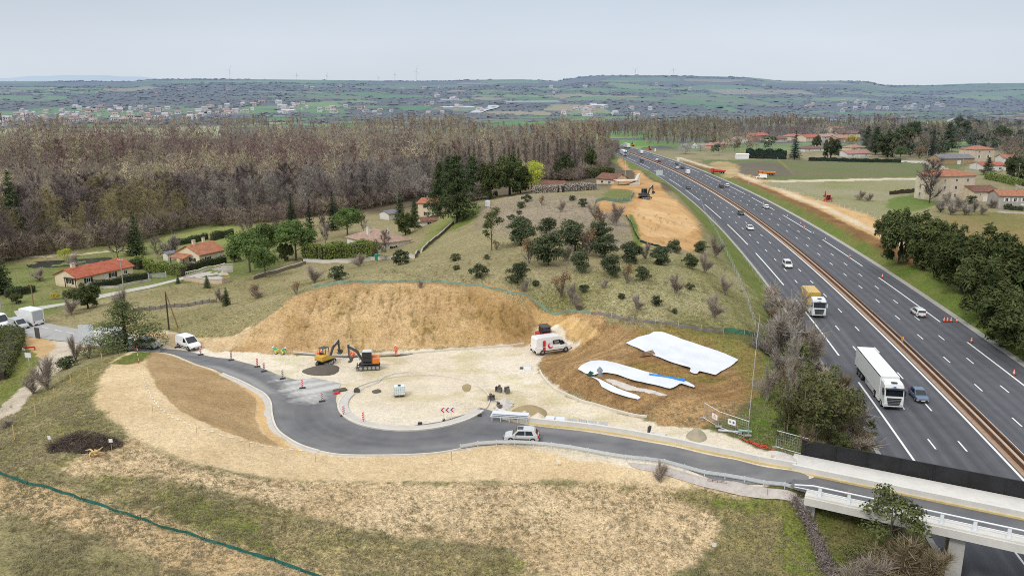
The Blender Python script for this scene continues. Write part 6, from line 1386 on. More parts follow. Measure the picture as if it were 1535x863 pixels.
def car(name, label, cat, body, L, W, low, up, glassy, wb, wr, belt, pm, roofw=.78, ground=.2, sunroof=False, plate=True, group=None, sidefront=True):
    """low: (x, top z, half width) stations of the lower body; up: side outline of the cabin; glassy: panes as (kind, outline)"""
    o = empty(name, (0,0,0), 0, label, cat, group); hw = W/2; b = MB(); secs = []
    for x, zt, k in low:
        w_ = hw*k; secs.append([(x,-w_*.9,ground),(x,-w_,ground+.18),(x,-w_*1.0,zt-.16),(x,-w_*.95,zt-.03),(x,-w_*.8,zt),(x,w_*.8,zt),(x,w_*.95,zt-.03),(x,w_,zt-.16),(x,w_,ground+.18),(x,w_*.9,ground)])
    b.loft(secs, pm)
    ztop = max(z for _, z in up); zb = belt
    def yw_(z): t = min(max((z-zb)/(ztop-zb), 0), 1); return hw*(.95+(roofw-.95)*t**1.1)
    n = len(up); v = [(x,-yw_(z),z) for x, z in up]+[(x,yw_(z),z) for x, z in up]
    b.add(v, [(k, (k+1)%n, n+(k+1)%n, n+k) for k in range(n)]+[tuple(range(n-1,-1,-1)), tuple(range(n, 2*n))], pm)
    body_o = b.build('body', pm, o)
    bm = MB()
    for kind, pts in glassy:
        if kind == 'side':
            for s in (-1, 1):
                MB().add([(x, s*(yw_(z)+.012), z) for x, z in (pts if s > 0 else pts[::-1])], [tuple(range(len(pts)))], M_GLASS).build('side_window', M_GLASS, o)
        else:
            (xa, za), (xb, zb2) = pts; d = np.array([zb2-za, -(xb-xa)]); d = d/np.linalg.norm(d)*.014
            if kind == 'rear': d = -d if d[0] > 0 else d
            elif d[0] < 0: d = -d
            ya, yb = yw_(za)*.9, yw_(zb2)*.9
            MB().add([(xa+d[0],-ya,za+d[1]),(xa+d[0],ya,za+d[1]),(xb+d[0],yb,zb2+d[1]),(xb+d[0],-yb,zb2+d[1])], [(0,1,2,3)], M_GLASS).build('windscreen' if kind == 'front' else 'rear_window', M_GLASS, o)
    if sunroof: MB().box((.12,0,ztop+.012),(.62,.8,.02),M_GLASS).build('sunroof', M_GLASS, o)
    xf, xr = low[-1][0], low[0][0]; zf = low[-1][1]; zr = low[0][1]
    MB().box((xf-.03,0,ground+.16),(.2,W*.86,.24),M_TRIM).build('bumper', M_TRIM if cat != 'hatchback' else pm, o); MB().box((xr+.03,0,ground+.16),(.2,W*.86,.24),M_TRIM).build('bumper', M_TRIM, o)
    for s in (-1, 1):
        MB().box((xf-.12,s*hw*.68,zf-.13),(.3,.36,.15),M_LAMP,rz=-s*.35).build('headlight', M_LAMP, o); MB().box((xr+.06,s*hw*.84,max(zr-.12,.75)),(.16,.2,.3),M_TAIL).build('tail_light', M_TAIL, o)
        MB().box((wr[1],s*(hw+.08),belt+.1),(.12,.2,.14),pm).build('mirror', pm, o)
        MB().box(((wb[0]+wb[1])/2,s*(hw*1.0+.004),ground+.24),(wb[1]-wb[0]-.7,.02,.12),M_TRIM).build('side_skirt', M_TRIM, o)
    for s, xx in ((1, xf), (-1, xr)): MB().box((xx+s*.075,0,ground+.22),(.02,.5,.11),M_PLATE).build('number_plate', M_PLATE, o)
    wheels(o, wb, hw-.10, body[0], .2)
    for x in wb:
        mb = MB()
        for s in (-1, 1): mb.wheel((x, s*(hw-.09), body[0]+.01), body[0]*1.14, .2, M_TRIM, 16)
        mb.build('wheel_arch', M_TRIM, o)
    return o
def hatch(pm, label, L=3.75, W=1.62, H=1.42, sunroof=False, group=None):
    h = L/2; low = [(-h,.72,.86),(-h+.12,.86,.95),(-h+.6,.88,1),(.35,.86,1),(h-.55,.80,.97),(h-.12,.68,.9),(h,.52,.8)]
    up = [(-h+.08,.84),(-h+.52,H-.06),(-h+.85,H),(.25,H),(.45,H-.05),(1.02,.83)]
    gl = [('front',((.98,.88),(.48,H-.07))),('rear',((-h+.15,.93),(-h+.50,H-.12))),('side',[(-h+.62,.9),(-h+.78,H-.13),(-.42,H-.1),(-.42,.89)]),('side',[(-.34,.89),(-.34,H-.1),(.32,H-.12),(.76,.9)])]
    return car('car', label, 'hatchback', (.29,), L, W, low, up, gl, (-h+.68, h-.74), (0, .72), .84, pm, .74, .2, sunroof, group=group)
def saloon(pm, label, L=4.4, W=1.78, H=1.45, group=None):
    h = L/2; low = [(-h,.74,.84),(-h+.15,.9,.94),(-h+.7,.92,1),(.5,.9,1),(h-.6,.84,.97),(h-.15,.72,.9),(h,.54,.78)]
    up = [(-h+.28,.88),(-h+.95,H-.05),(-h+1.3,H),(.15,H),(.4,H-.06),(1.12,.88)]
    gl = [('front',((1.08,.92),(.43,H-.08))),('rear',((-h+.36,.97),(-h+.92,H-.11))),('side',[(-h+.98,.95),(-h+1.22,H-.12),(-.5,H-.1),(-.5,.94)]),('side',[(-.42,.94),(-.42,H-.1),(.25,H-.13),(.82,.94)])]
    return car('car', label, 'car', (.32,), L, W, low, up, gl, (-h+.8, h-.86), (0, .78), .88, pm, .74, .2, group=group)
def estate(pm, label, L=4.55, W=1.78, H=1.55, group=None):
    h = L/2; low = [(-h,.8,.9),(-h+.12,.94,.97),(-h+.7,.95,1),(.5,.92,1),(h-.6,.86,.97),(h-.15,.74,.9),(h,.55,.8)]
    up = [(-h+.05,.92),(-h+.3,H-.08),(-h+.55,H),(.25,H),(.5,H-.06),(1.25,.9)]
    gl = [('front',((1.2,.95),(.53,H-.08))),('rear',((-h+.07,1.0),(-h+.27,H-.15))),('side',[(-h+.4,.98),(-h+.55,H-.14),(-1.0,H-.12),(-1.0,.97)]),('side',[(-.92,.97),(-.92,H-.12),(-.28,H-.11),(-.28,.96)]),('side',[(-.2,.96),(-.2,H-.11),(.38,H-.14),(.92,.96)])]
    return car('estate_car', label, 'estate car', (.32,), L, W, low, up, gl, (-h+.85, h-.9), (0, .88), .9, pm, .78, .2, group=group)
def smallvan(pm, label, L=4.3, W=1.8, H=1.83, group=None):
    h = L/2; low = [(-h,.95,.95),(-h+.1,1.02,.98),(.4,1.02,1),(h-.7,.98,.98),(h-.2,.86,.92),(h,.6,.82)]
    up = [(-h+.02,1.0),(-h+.1,H-.1),(-h+.3,H),(.15,H),(.45,H-.08),(1.35,.98)]
    gl = [('front',((1.3,1.03),(.48,H-.1))),('side',[(.05,1.06),(.05,H-.2),(.42,H-.22),(1.02,1.06)])]
    o = car('van', label, 'van', (.32,), L, W, low, up, gl, (-h+.85, h-.85), (0, .95), 1.0, pm, .84, .22, group=group)
    return o
def bigvan(pm, label, L=5.55, W=2.05, H=2.45, group=None, rearglass=False):
    h = L/2; low = [(-h,1.1,.97),(-h+.08,1.2,.99),(.8,1.2,1),(h-.75,1.15,.99),(h-.25,1.0,.94),(h,.7,.84)]
    up = [(-h+.02,1.15),(-h+.06,H-.15),(-h+.3,H),(.75,H),(1.15,H-.12),(h-.62,1.14)]
    gl = [('front',((h-.66,1.2),(1.2,H-.2))),('side',[(.98,1.2),(.98,H-.62),(1.36,H-.66),(1.92,1.22)])]
    return car('van', label, 'van', (.36,), L, W, low, up, gl, (-h+1.0, h-.95), (0, 1.7), 1.15, pm, .86, .28, group=group)
def heading(s, away): a, b = axis_at(np.array([s-2, s+2]), 0); r = math.atan2(b[1]-a[1], b[0]-a[0]); return r if away else r+math.pi
def on_mw(o, u, v, off, away):               # axle-line centre seen at this pixel row, in the middle of its lane
    s = s_of(u, v)[0]; p = axis_at(np.array([s]), off)[0]; put(o, (p[0], p[1], ZM+.006), heading(s, away)); return o
LN = {'slow': -8.8, 'mid': -5.25, 'fast': -1.75}; RN_ = {'fast': 4.5, 'mid': 8.05, 'slow': 11.6}
def lorry(label, L=16.4, container=False):
    o = empty('articulated_lorry', (0,0,0), 0, label, 'lorry'); W = 2.5; xf = L/2; H = 3.75
    cab = MB(); secs = []
    for x, z0, z1, w in ((xf-2.35,.95,H,1.24),(xf-1.1,.95,H,1.25),(xf-.5,.95,H-.18,1.25),(xf-.28,.95,2.95,1.25),(xf-.12,.95,2.1,1.24),(xf-.02,.95,1.6,1.22)):
        secs.append([(x,-w,z0),(x,-w,z1-.2),(x,-w+.18,z1),(x,w-.18,z1),(x,w,z1-.2),(x,w,z0)])
    cab.loft(secs, P_WHITE); cab.box((xf-.75,0,.72),(1.5,2.46,.56),P_WHITE); c = cab.build('cab', P_WHITE, o)
    MB().add([(xf-.035,-1.12,2.05),(xf-.035,1.12,2.05),(xf-.235,1.1,2.92),(xf-.235,-1.1,2.92)], [(0,1,2,3)], M_GLASS).build('windscreen', M_GLASS, c)
    MB().box((xf-.12,0,3.0),(.34,2.4,.1),M_TRIM,ry=R(18)).build('sun_visor', M_TRIM, c)
    g = MB().prism([(-.95,1.78),(.95,1.78),(.72,.72),(-.72,.72)],'x',xf-.015,xf+.02,M_TRIM)
    for k in range(4): g.box((xf+.03,0,.9+.22*k),(.03,1.5+.1*k,.06),M_RIM)
    g.build('grille', M_TRIM, c)
    MB().box((xf-.02,0,.48),(.14,2.4,.16),M_TRIM).build('bumper', M_TRIM, c); MB().box((xf+.035,0,.62),(.02,.52,.12),M_PLATE).build('number_plate', M_PLATE, c)
    mb = MB().box((xf-.24,0,3.28),(.02,.34,.16),paint('blue_emblem',(.05,.12,.4)),ry=R(-22)); mb.box((xf-.19,0,3.14),(.02,.9,.06),paint('blue_emblem',(.05,.12,.4)),ry=R(-22)); mb.build('emblem', None, c)
    MB().box((xf-.75,0,H+.01),(.5,.8,.03),M_TRIM).build('roof_hatch', M_TRIM, c)
    for s in (-1, 1):
        MB().box((xf-.04,s*.95,.82),(.1,.42,.26),M_LAMP).build('headlight', M_LAMP, c); MB().box((xf-.22,s*1.42,2.45),(.16,.16,.72),M_TRIM if not container or s < 0 else P_WHITE).build('mirror', M_TRIM, c)
        MB().box((xf-.95,s*1.256,2.5),(.85,.02,.75),M_GLASS).build('side_window', M_GLASS, c); MB().box((xf-3.3,s*1.1,.75),(1.5,.35,.7),P_WHITE).build('fuel_tank', P_WHITE, o)
    MB().box((xf-3.4,0,.95),(5.0,.95,.28),M_CHAS).build('chassis', M_CHAS, o)
    if not container:
        xt = xf-2.75; tl = L-2.75
        MB().box((xt-tl/2,0,2.55),(tl,2.52,2.75),P_WHITE).build('trailer_box', P_WHITE, o)
        MB().box((xt-tl/2,1.262,3.86),(tl,.03,.14),M_TRIM).build('roof_edge', M_TRIM, o); MB().box((xt-tl/2,-1.262,3.86),(tl,.03,.14),M_TRIM).build('roof_edge', M_TRIM, o)
        MB().box((xt-tl/2,0,1.0),(tl-.4,1.1,.3),M_CHAS).build('frame_rail', M_CHAS, o)
        for s in (-1, 1): MB().box((xt-5.0,s*1.18,.75),(4.6,.06,.75),P_GREYV).build('side_guard', P_GREYV, o)
        wheels(o, (-L/2+1.6,-L/2+2.9,-L/2+4.2,xf-1.45,xf-5.05), 1.1, .5, .36)
        for s in (-1, 1): MB().box((-L/2-.01,s*1.0,.95),(.06,.4,.16),M_TAIL).build('tail_light', M_TAIL, o)
    else:
        yel = paint('yellow_container_paint', (.62,.40,.07), .5, .2); blu = paint('blue_frame_paint', (.03,.09,.30), .45, .3)
        b = MB().box((-L/2+3.1,0,2.55),(6.1,2.44,2.6),yel); ct = b.build('container', yel, o)
        rb = MB()
        for k in range(24):
            for s in (-1, 1): rb.box((-L/2+.2+k*.25,s*1.225,2.55),(.1,.03,2.3),yel)
        for k in range(9): rb.box((-L/2+6.16,-1.0+.25*k,2.55),(.03,.1,2.3),yel)
        rb.build('corrugation', yel, ct)
        MB().box((-L/2+2.9,1.25,2.6),(.14,.02,1.1),M_TRIM).build('marking', M_TRIM, ct); MB().box((-L/2+2.9,-1.25,2.6),(.14,.02,1.1),M_TRIM).build('marking', M_TRIM, ct)
        MB().box((-L/2+4.2,0,1.08),(8.4,1.1,.3),blu).box((xf-3.3,0,1.35),(2.2,2.0,.4),blu).build('frame_rail', blu, o)
        wheels(o, (-L/2+1.5,-L/2+2.8,xf-1.45,xf-4.6), 1.1, .5, .36)
        for s in (-1, 1): MB().box((-L/2-.01,s*1.0,.95),(.06,.4,.16),M_TAIL).build('tail_light', M_TAIL, o)
    return o
def lorry_at(o, u, v, off, L, away=False):   # front bumper seen at this pixel row
    s = s_of(u, v)[0]+(-L/2 if away else L/2); p = axis_at(np.array([s]), off)[0]; put(o, (p[0], p[1], ZM+.006), heading(s, away))
lorry_at(lorry('white articulated lorry with long box trailer nearest the bridge'), 1340, 615, LN['slow']+.1, 16.4)
lorry_at(lorry('white cab lorry carrying a yellow container', 11.5, True), 1231, 477, LN['slow']-.2, 11.5)
on_mw(saloon(P_BLUEG, 'blue grey hatchback overtaking the white lorry', 4.2, 1.75, 1.48), 1382, 597, -3.85, False)
on_mw(estate(P_WHITE, 'white people carrier ahead of the yellow container lorry', 4.6, 1.85, 1.72), 1184, 400, LN['mid']-.5, False)
on_mw(saloon(P_WHITE, 'white car in the fast lane behind the dark car', 4.4, 1.8, 1.42), 1125, 344, LN['mid']+.2, False)
on_mw(saloon(P_BLACK, 'black car in the fast lane near the median', 4.5), 1108, 321.5, LN['fast'], False)
on_mw(saloon(P_WHITE, 'white car beside the long line on the far carriageway', 4.4), 1147, 312, RN_['slow']-.3, True)
on_mw(estate(P_BLACK, 'black car next to a white one on the far carriageway', 4.5), 1074.5, 281, RN_['mid'], True)
on_mw(estate(P_WHITE, 'white car next to a black one on the far carriageway', 4.4), 1088, 280, RN_['slow']-.2, True)
on_mw(saloon(P_NAVY, 'dark blue car by the earthwork on the near carriageway', 4.3), 1033, 283, LN['slow']+.3, False)
on_mw(estate(P_WHITE, 'white estate car passing the row of cones', 4.5), 1375, 472, RN_['slow']-.8, True)
on_mw(bigvan(P_WHITE, 'white van in the middle of the far carriageway queue'), 1027, 261, RN_['fast'], True)
on_mw(saloon(P_SILVER, 'silver car abreast of a dark car far along the motorway'), 1018, 253.5, RN_['fast']+.3, True)
on_mw(saloon(P_BLACK, 'dark car abreast of the silver one far along the motorway'), 1024, 253, RN_['mid']+.4, True)
on_mw(saloon(P_NAVY, 'dark car alone in the slow lane of the far carriageway'), 1009, 247, RN_['slow']-.6, True)
on_mw(saloon(P_RED, 'dark red car far along the motorway beside the median'), 985, 242.6, RN_['fast']+.2, True)
on_mw(estate(P_WHITE, 'small white car ahead of the dark red one'), 980, 241.2, RN_['fast'], True)
on_mw(bigvan(P_BLACK, 'black van far along the near carriageway'), 958, 243.5, LN['slow']+.8, False)
on_mw(bigvan(P_WHITE, 'white van far along the far carriageway'), 958.5, 230.5, RN_['mid'], True)
lorry_at(lorry('distant lorry with pale cab on the near carriageway'), 934.5, 234, LN['slow'], 16.4)
lorry_at(lorry('distant white lorry on the far carriageway by the wood'), 930, 221, RN_['slow'], 16.4, True)
def at_ground(o, u, v, rz, dz=.05): p = on(u, v); put(o, (p[0], p[1], float(h0(np.array([p[0]]), np.array([p[1]]))[0])+dz), rz); return o
at_ground(hatch(P_SILVER, 'small silver three door hatchback on the ring road beside the guardrail', 3.75, 1.62, 1.42, True), 782, 660, math.pi-.06, .052)
# white works van with red marks
v = bigvan(P_WHITE, 'white high roof works van with red marks parked in front of the tractor', 5.7, 2.05, 2.5); at_ground(v, 826, 526.5, R(24), .01)
m_rd = paint('works_red', (.62,.02,.03), .4, .1)
for s in (-1, 1):
    y = s*1.045
    MB().box((-1.62,y,1.35),(.42,.012,1.5),m_rd).box((-1.62,y+s*.003,1.15),(.42,.012,.035),P_WHITE).build('red_stripe', m_rd, v)
    cr_ = MB(); n = 18; a1 = [(-.62+.42*math.cos(t), 1.25+.42*math.sin(t)) for t in np.linspace(1.0, 5.9, n)]; a2 = [(-.52+.3*math.cos(t), 1.35+.3*math.sin(t)) for t in np.linspace(5.7, 1.2, n)]
    cr_.add([(p[0], y+s*.006, p[1]) for p in a1+a2], [tuple(range(2*n))], m_rd); cr_.build('red_crescent', m_rd, v)
    w_ = MB().box((.35,y*.985,1.72),(1.15,.05,.55),M_GLASS); w_.build('side_window', M_GLASS, v); lt = MB()
    for k, (a, b, c, d) in enumerate([(.05,1.78,.08,.16),(.17,1.74,.05,.09),(.26,1.74,.1,.09),(.38,1.76,.05,.14),(.47,1.74,.1,.09),(.6,1.74,.1,.09),(.35,1.60,.6,.04)]): lt.box((a+.02,y*.985+s*.032,b),(c,.01,d),P_WHITE)
    lt.build('lettering', P_WHITE, v)
at_ground(smallvan(P_WHITE, 'white panel van parked on the sand by the striped marker posts', 4.4, 1.85, 1.85), 283, 521, R(-38), .02)
# left road vehicles
at_ground(smallvan(P_GREYV, 'grey van driving towards the site on the old road', 4.4, 1.83, 1.84), 29, 492, R(-32), .06)
bx_ = bigvan(P_WHITE, 'white box truck waiting behind the grey van', 6.3, 2.05, 2.3); MB().box((-1.0,0,2.0),(4.2,2.25,2.35),P_WHITE).build('box_body', P_WHITE, bx_); MB().box((-3.115,0,2.0),(.03,1.9,2.0),P_GREYV).build('rear_door', P_GREYV, bx_); at_ground(bx_, 45, 486, R(150), .06)
at_ground(bigvan(P_WHITE, 'white van cut off by the left edge', 5.4), -2, 489, R(-25), .06)
at_ground(bigvan(P_WHITE, 'white lorry cab half hidden behind the roadside pine', 5.6, 2.1, 2.5), 172, 516, R(-14), .06)
at_ground(saloon(P_SILVER, 'light car glimpsed behind the lower branches of the pine', 4.3), 222, 520.5, R(-18), .06)
# machines
def excavator(label, pm, s=1.0, dark=None, boom=(55, -40, -80), cabglass=True, slew=0.0):
    o = empty('excavator', (0,0,0), 0, label, 'excavator'); dk = dark or M_CHAS
    for y in (-.72, .72):
        tr = MB(); n = 10; pr = [(1.05+.3*math.cos(a), .32+.3*math.sin(a)) for a in np.linspace(-math.pi/2, math.pi/2, n)]+[(-1.05+.3*math.cos(a), .32+.3*math.sin(a)) for a in np.linspace(math.pi/2, 3*math.pi/2, n)]
        tr.prism(pr, 'y', y-.19, y+.19, dk)
        for k in range(15): tr.box((-1.05+.15*k,y,.63),(.07,.38,.04),M_TRIM); tr.box((-1.05+.15*k,y,.015),(.07,.38,.03),M_TRIM)
        t = tr.build('track', dk, o); w_ = MB()
        for x in (-1.05,-.55,-.05,.45,1.05): w_.wheel((x,y+(.2 if y > 0 else -.2),.30),.2,.04,M_RIM,10)
        w_.build('roller', M_RIM, t)
    MB().box((0,0,.45),(1.3,1.1,.36),dk).tube((0,0,.6),(0,0,.8),.45,.45,14,dk).build('undercarriage', dk, o)
    MB().box((1.55,0,.3),(.08,1.9,.46),dk).box((1.3,-.5,.35),(.5,.1,.1),dk).box((1.3,.5,.35),(.5,.1,.1),dk).build('dozer_blade', dk, o)
    up = empty('upper_body', (0,0,0), slew); up.parent = o
    MB().prism([(-1.25,.82),(-1.3,1.5),(-.5,1.62),(.6,1.3),(1.0,1.1),(1.0,.82)],'y',-.85,-.05,pm).box((-.85,.4,1.15),(.85,.9,.68),pm).prism([(-1.28,.8),(1.02,.8),(1.02,.9),(-1.28,.9)],'y',-.86,.86,dk).build('engine_cover', pm, up)
    cf = MB()
    for x, y in ((-.35,.06),(-.35,.82),(.85,.06),(.85,.82)): cf.tube((x,y,.9),(x*.92,y,2.42),.05,.05,6,dk)
    cf.prism([(-.45,2.4),(.82,2.4),(.7,2.52),(-.35,2.52)],'y',0,.88,m_galv if pm.name.startswith('orange') else dk); c = cf.build('cab', dk, up)
    if cabglass:
        for y in (.05, .83): MB().box((.22,y,1.75),(1.08,.015,1.2),M_GLASS).build('side_window', M_GLASS, c)
        MB().box((.84,.44,1.75),(.015,.72,1.25),M_GLASS).build('windscreen', M_GLASS, c); MB().box((-.36,.44,1.8),(.015,.72,1.0),M_GLASS).build('rear_window', M_GLASS, c)
    MB().box((-.05,.44,1.1),(.5,.5,.16),M_TRIM).box((-.28,.44,1.45),(.12,.48,.6),M_TRIM).build('seat', M_TRIM, c)
    a0, a1, a2 = map(R, boom); p0 = Vector((.9,-.15,1.15)); p1 = p0+Vector((math.cos(a0),0,math.sin(a0)))*1.35; p2 = p1+Vector((math.cos((a0+a1)/2+.05),0,math.sin((a0+a1)/2+.05)))*1.25; p3 = p2+Vector((math.cos(a2),0,math.sin(a2)))*1.4
    def beam(mb, a, b, w0, w1, m):
        d = (b-a).normalized(); nrm = Vector((-d.z,0,d.x)); mb.loft([[tuple(a+nrm*w0+Vector((0,-.1,0))), tuple(a-nrm*w0+Vector((0,-.1,0))), tuple(a-nrm*w0+Vector((0,.1,0))), tuple(a+nrm*w0+Vector((0,.1,0)))], [tuple(b+nrm*w1+Vector((0,-.1,0))), tuple(b-nrm*w1+Vector((0,-.1,0))), tuple(b-nrm*w1+Vector((0,.1,0))), tuple(b+nrm*w1+Vector((0,.1,0)))]], m)
    bm_ = MB(); beam(bm_, p0, p1, .12, .18, dk); beam(bm_, p1, p2, .18, .11, dk); bm_.build('boom', dk, up)
    am = MB(); beam(am, p2+Vector((-.12,0,.25)), p3, .14, .08, dk); am.build('arm', dk, up)
    MB().tube(p0+Vector((.25,0,-.15)), p0+(p1-p0)*.8+Vector((.1,0,-.05)), .06,.05,7,m_galv).tube(p1+(p2-p1)*.2+Vector((0,0,.22)), p2+Vector((-.1,0,.32)), .05,.04,7,m_galv).build('hydraulic_ram', m_galv, up)
    q = [(0,0),(.42,-.05),(.5,-.35),(.3,-.6),(0,-.66),(-.1,-.6),(.18,-.42),(.1,-.2)]
    bk = MB().prism([(p3.x+a*(1 if a2 > -math.pi/2 else -1), p3.z+b+.05) for a, b in q],'y',-.38,.38,M_CHAS)
    for k in range(4): bk.box((p3.x-.1*(1 if a2 > -math.pi/2 else -1),-.3+.2*k,p3.z-.6),(.16,.06,.05),M_RIM)
    bk.build('bucket', M_CHAS, up); o.scale = (s, s, s); return o
P_YEL = paint('yellow_machine_paint', (.62,.36,.02), .4, .25); P_ORG = paint('orange_machine_paint', (.68,.19,.02), .4, .2); P_DKG = paint('dark_machine_paint', (.07,.07,.075), .4, .2)
at_ground(excavator('small yellow excavator with open grey roofed cab behind the dark soil heap', P_YEL, .95, None, (62,-14,-88), False, R(-20)), 460+20+8, 546, R(75), .02)
bpy.data.objects['excavator'].location = tuple(on(459+7,547)) if False else bpy.data.objects['excavator'].location
at_ground(excavator('orange excavator with glazed cab reaching down with its dark arm', P_ORG, 1.08, None, (62,-8,-95), True, R(0)), 554, 552, R(188), .02)
e3 = excavator('large dark excavator standing on top of the ramp earthwork', P_DKG, 1.25, None, (68,0,-85), True, 0); at_ground(e3, 966, 298.5, R(30), .02)
def truckish(label, u, v, rz, pm, L=7.0, bedm=None, name='dump_truck', cat='dump truck'):
    o = empty(name, (0,0,0), 0, label, cat); h = L/2
    MB().box((h-.9,0,1.7),(1.8,2.3,1.9),pm,taper=(.85,.94)).build('cab', pm, o); MB().box((h-.06,0,2.0),(.1,1.9,.8),M_GLASS,ry=R(-8)).build('windscreen', M_GLASS, o); MB().box((0,0,.85),(L-.4,1.1,.3),M_CHAS).build('chassis', M_CHAS, o)
    MB().prism([(-h,1.1),(h-2.1,1.1),(h-1.95,2.3),(-h-.2,2.0)],'y',-1.2,1.2,bedm or pm).build('bed', bedm or pm, o); wheels(o, (-h+1.1,-h+2.4,h-1.1), 1.0, .5, .38); return at_ground(o, u, v, rz, .02)
truckish('orange dump truck on the earthworks beside the dark field', 1149, 263, R(175), P_ORG, 9.0)
truckish('red dump truck on the earthworks track beyond the motorway', 1076, 260, R(150), paint('red_machine_paint', (.55,.05,.03), .4, .2), 8.0)
at_ground(bigvan(P_WHITE, 'white van beside the field by the orange dump truck'), 1141, 268, R(170), .02)
P_REDM = paint('red_machine_paint', (.55,.05,.03), .4, .2)
o = excavator('red drilling excavator beyond the motorway fence', P_REDM, 1.1, P_REDM, (80,70,-80), True); at_ground(o, 1241, 302, R(200), .02)
o = excavator('orange excavator at the far edge of the wood', P_ORG, 1.4, None, (75,60,-60), True); at_ground(o, 948.5, 219.5, R(90), .02)
o = excavator('red tall machine at the wood edge beyond the motorway', P_REDM, 1.3, P_REDM, (85,80,70), True); at_ground(o, 974, 225, R(90), .02)
def tractor(label, u, v, rz):
    o = empty('tractor', (0,0,0), 0, label, 'tractor')
    MB().prism([(.35,.8),(.35,1.75),(1.6,1.65),(2.1,1.45),(2.15,.85)],'y',-.42,.42,P_REDM).build('bonnet', P_REDM, o); MB().box((.2,0,.75),(3.2,.6,.4),M_CHAS).build('chassis', M_CHAS, o)
    c = MB()
    for x, y in ((-1.25,-.75),(-1.25,.75),(.3,-.7),(.3,.7)): c.tube((x,y,1.1),(x*.9,y*.93,2.75),.06,.06,6,M_TRIM)
    c.box((-.45,0,2.82),(1.9,1.65,.2),M_CHAS,taper=(.85,.85)); cb = c.build('cab', M_TRIM, o)
    for y in (-.72,.72): MB().box((-.48,y,1.95),(1.4,.02,1.45),M_GLASS).build('side_window', M_GLASS, cb)
    MB().box((.3,0,1.95),(.02,1.3,1.4),M_GLASS).build('windscreen', M_GLASS, cb); MB().box((-1.25,0,1.95),(.02,1.4,1.4),M_GLASS).build('rear_window', M_GLASS, cb)
    for s in (-1, 1): MB().prism([(-1.7,1.35),(-1.45,1.72),(-.6,1.76),(-.15,1.3),(-.2,1.2),(-1.6,1.2)],'y',s*.78 if s > 0 else -1.25,1.25 if s > 0 else -.78,P_REDM).build('mudguard', P_REDM, o)
    wheels(o, (-.9,), .98, .85, .5, rimm=P_REDM); wheels(o, (1.55,), .85, .58, .38, rimm=P_REDM); MB().box((2.3,0,.9),(.25,.7,.5),M_CHAS).build('front_weight', M_CHAS, o); return at_ground(o, u, v, rz, .0)
tractor('red tractor with dark glazed cab behind the works van', 818, 513.5, R(-70)).scale = (.9,)*3
# ------------------------------------------------------------------ people
def fabric(name, c): return mat(name, c, .9, .15, 6, bump=.2)
HV_O = fabric('orange_hi_vis_cloth', (.85,.16,.06)); HV_G = fabric('green_hi_vis_cloth', (.03,.42,.24)); HV_L = fabric('lime_hi_vis_cloth', (.62,.72,.12)); M_SKIN = mat('skin', (.50,.30,.22), .6, .08, 8); M_HAT = mat('white_helmet', (.8,.8,.78), .35, .05, 3); M_BOOT = mat('dark_boots', (.05,.045,.04), .7, .1, 5); M_REFL = mat('grey_reflective_band', (.62,.63,.62), .4, .05, 5)
def skinned(name, verts, edges, radii, m, parent, root=0):
    me = bpy.data.meshes.new(name); me.from_pydata(verts, edges, []); o = bpy.data.objects.new(name, me); COL.objects.link(o); o.parent = parent; me.materials.append(m)
    o.modifiers.new('skin', 'SKIN'); sv = me.skin_vertices[0].data
    for i, r in enumerate(radii): sv[i].radius = (r, r) if not isinstance(r, tuple) else r; sv[i].use_root = (i == root)
    s = o.modifiers.new('sub', 'SUBSURF'); s.levels = 1; s.render_levels = 2
    for md in o.modifiers:
        if md.type == 'SKIN': md.use_smooth_shade = True
    return o
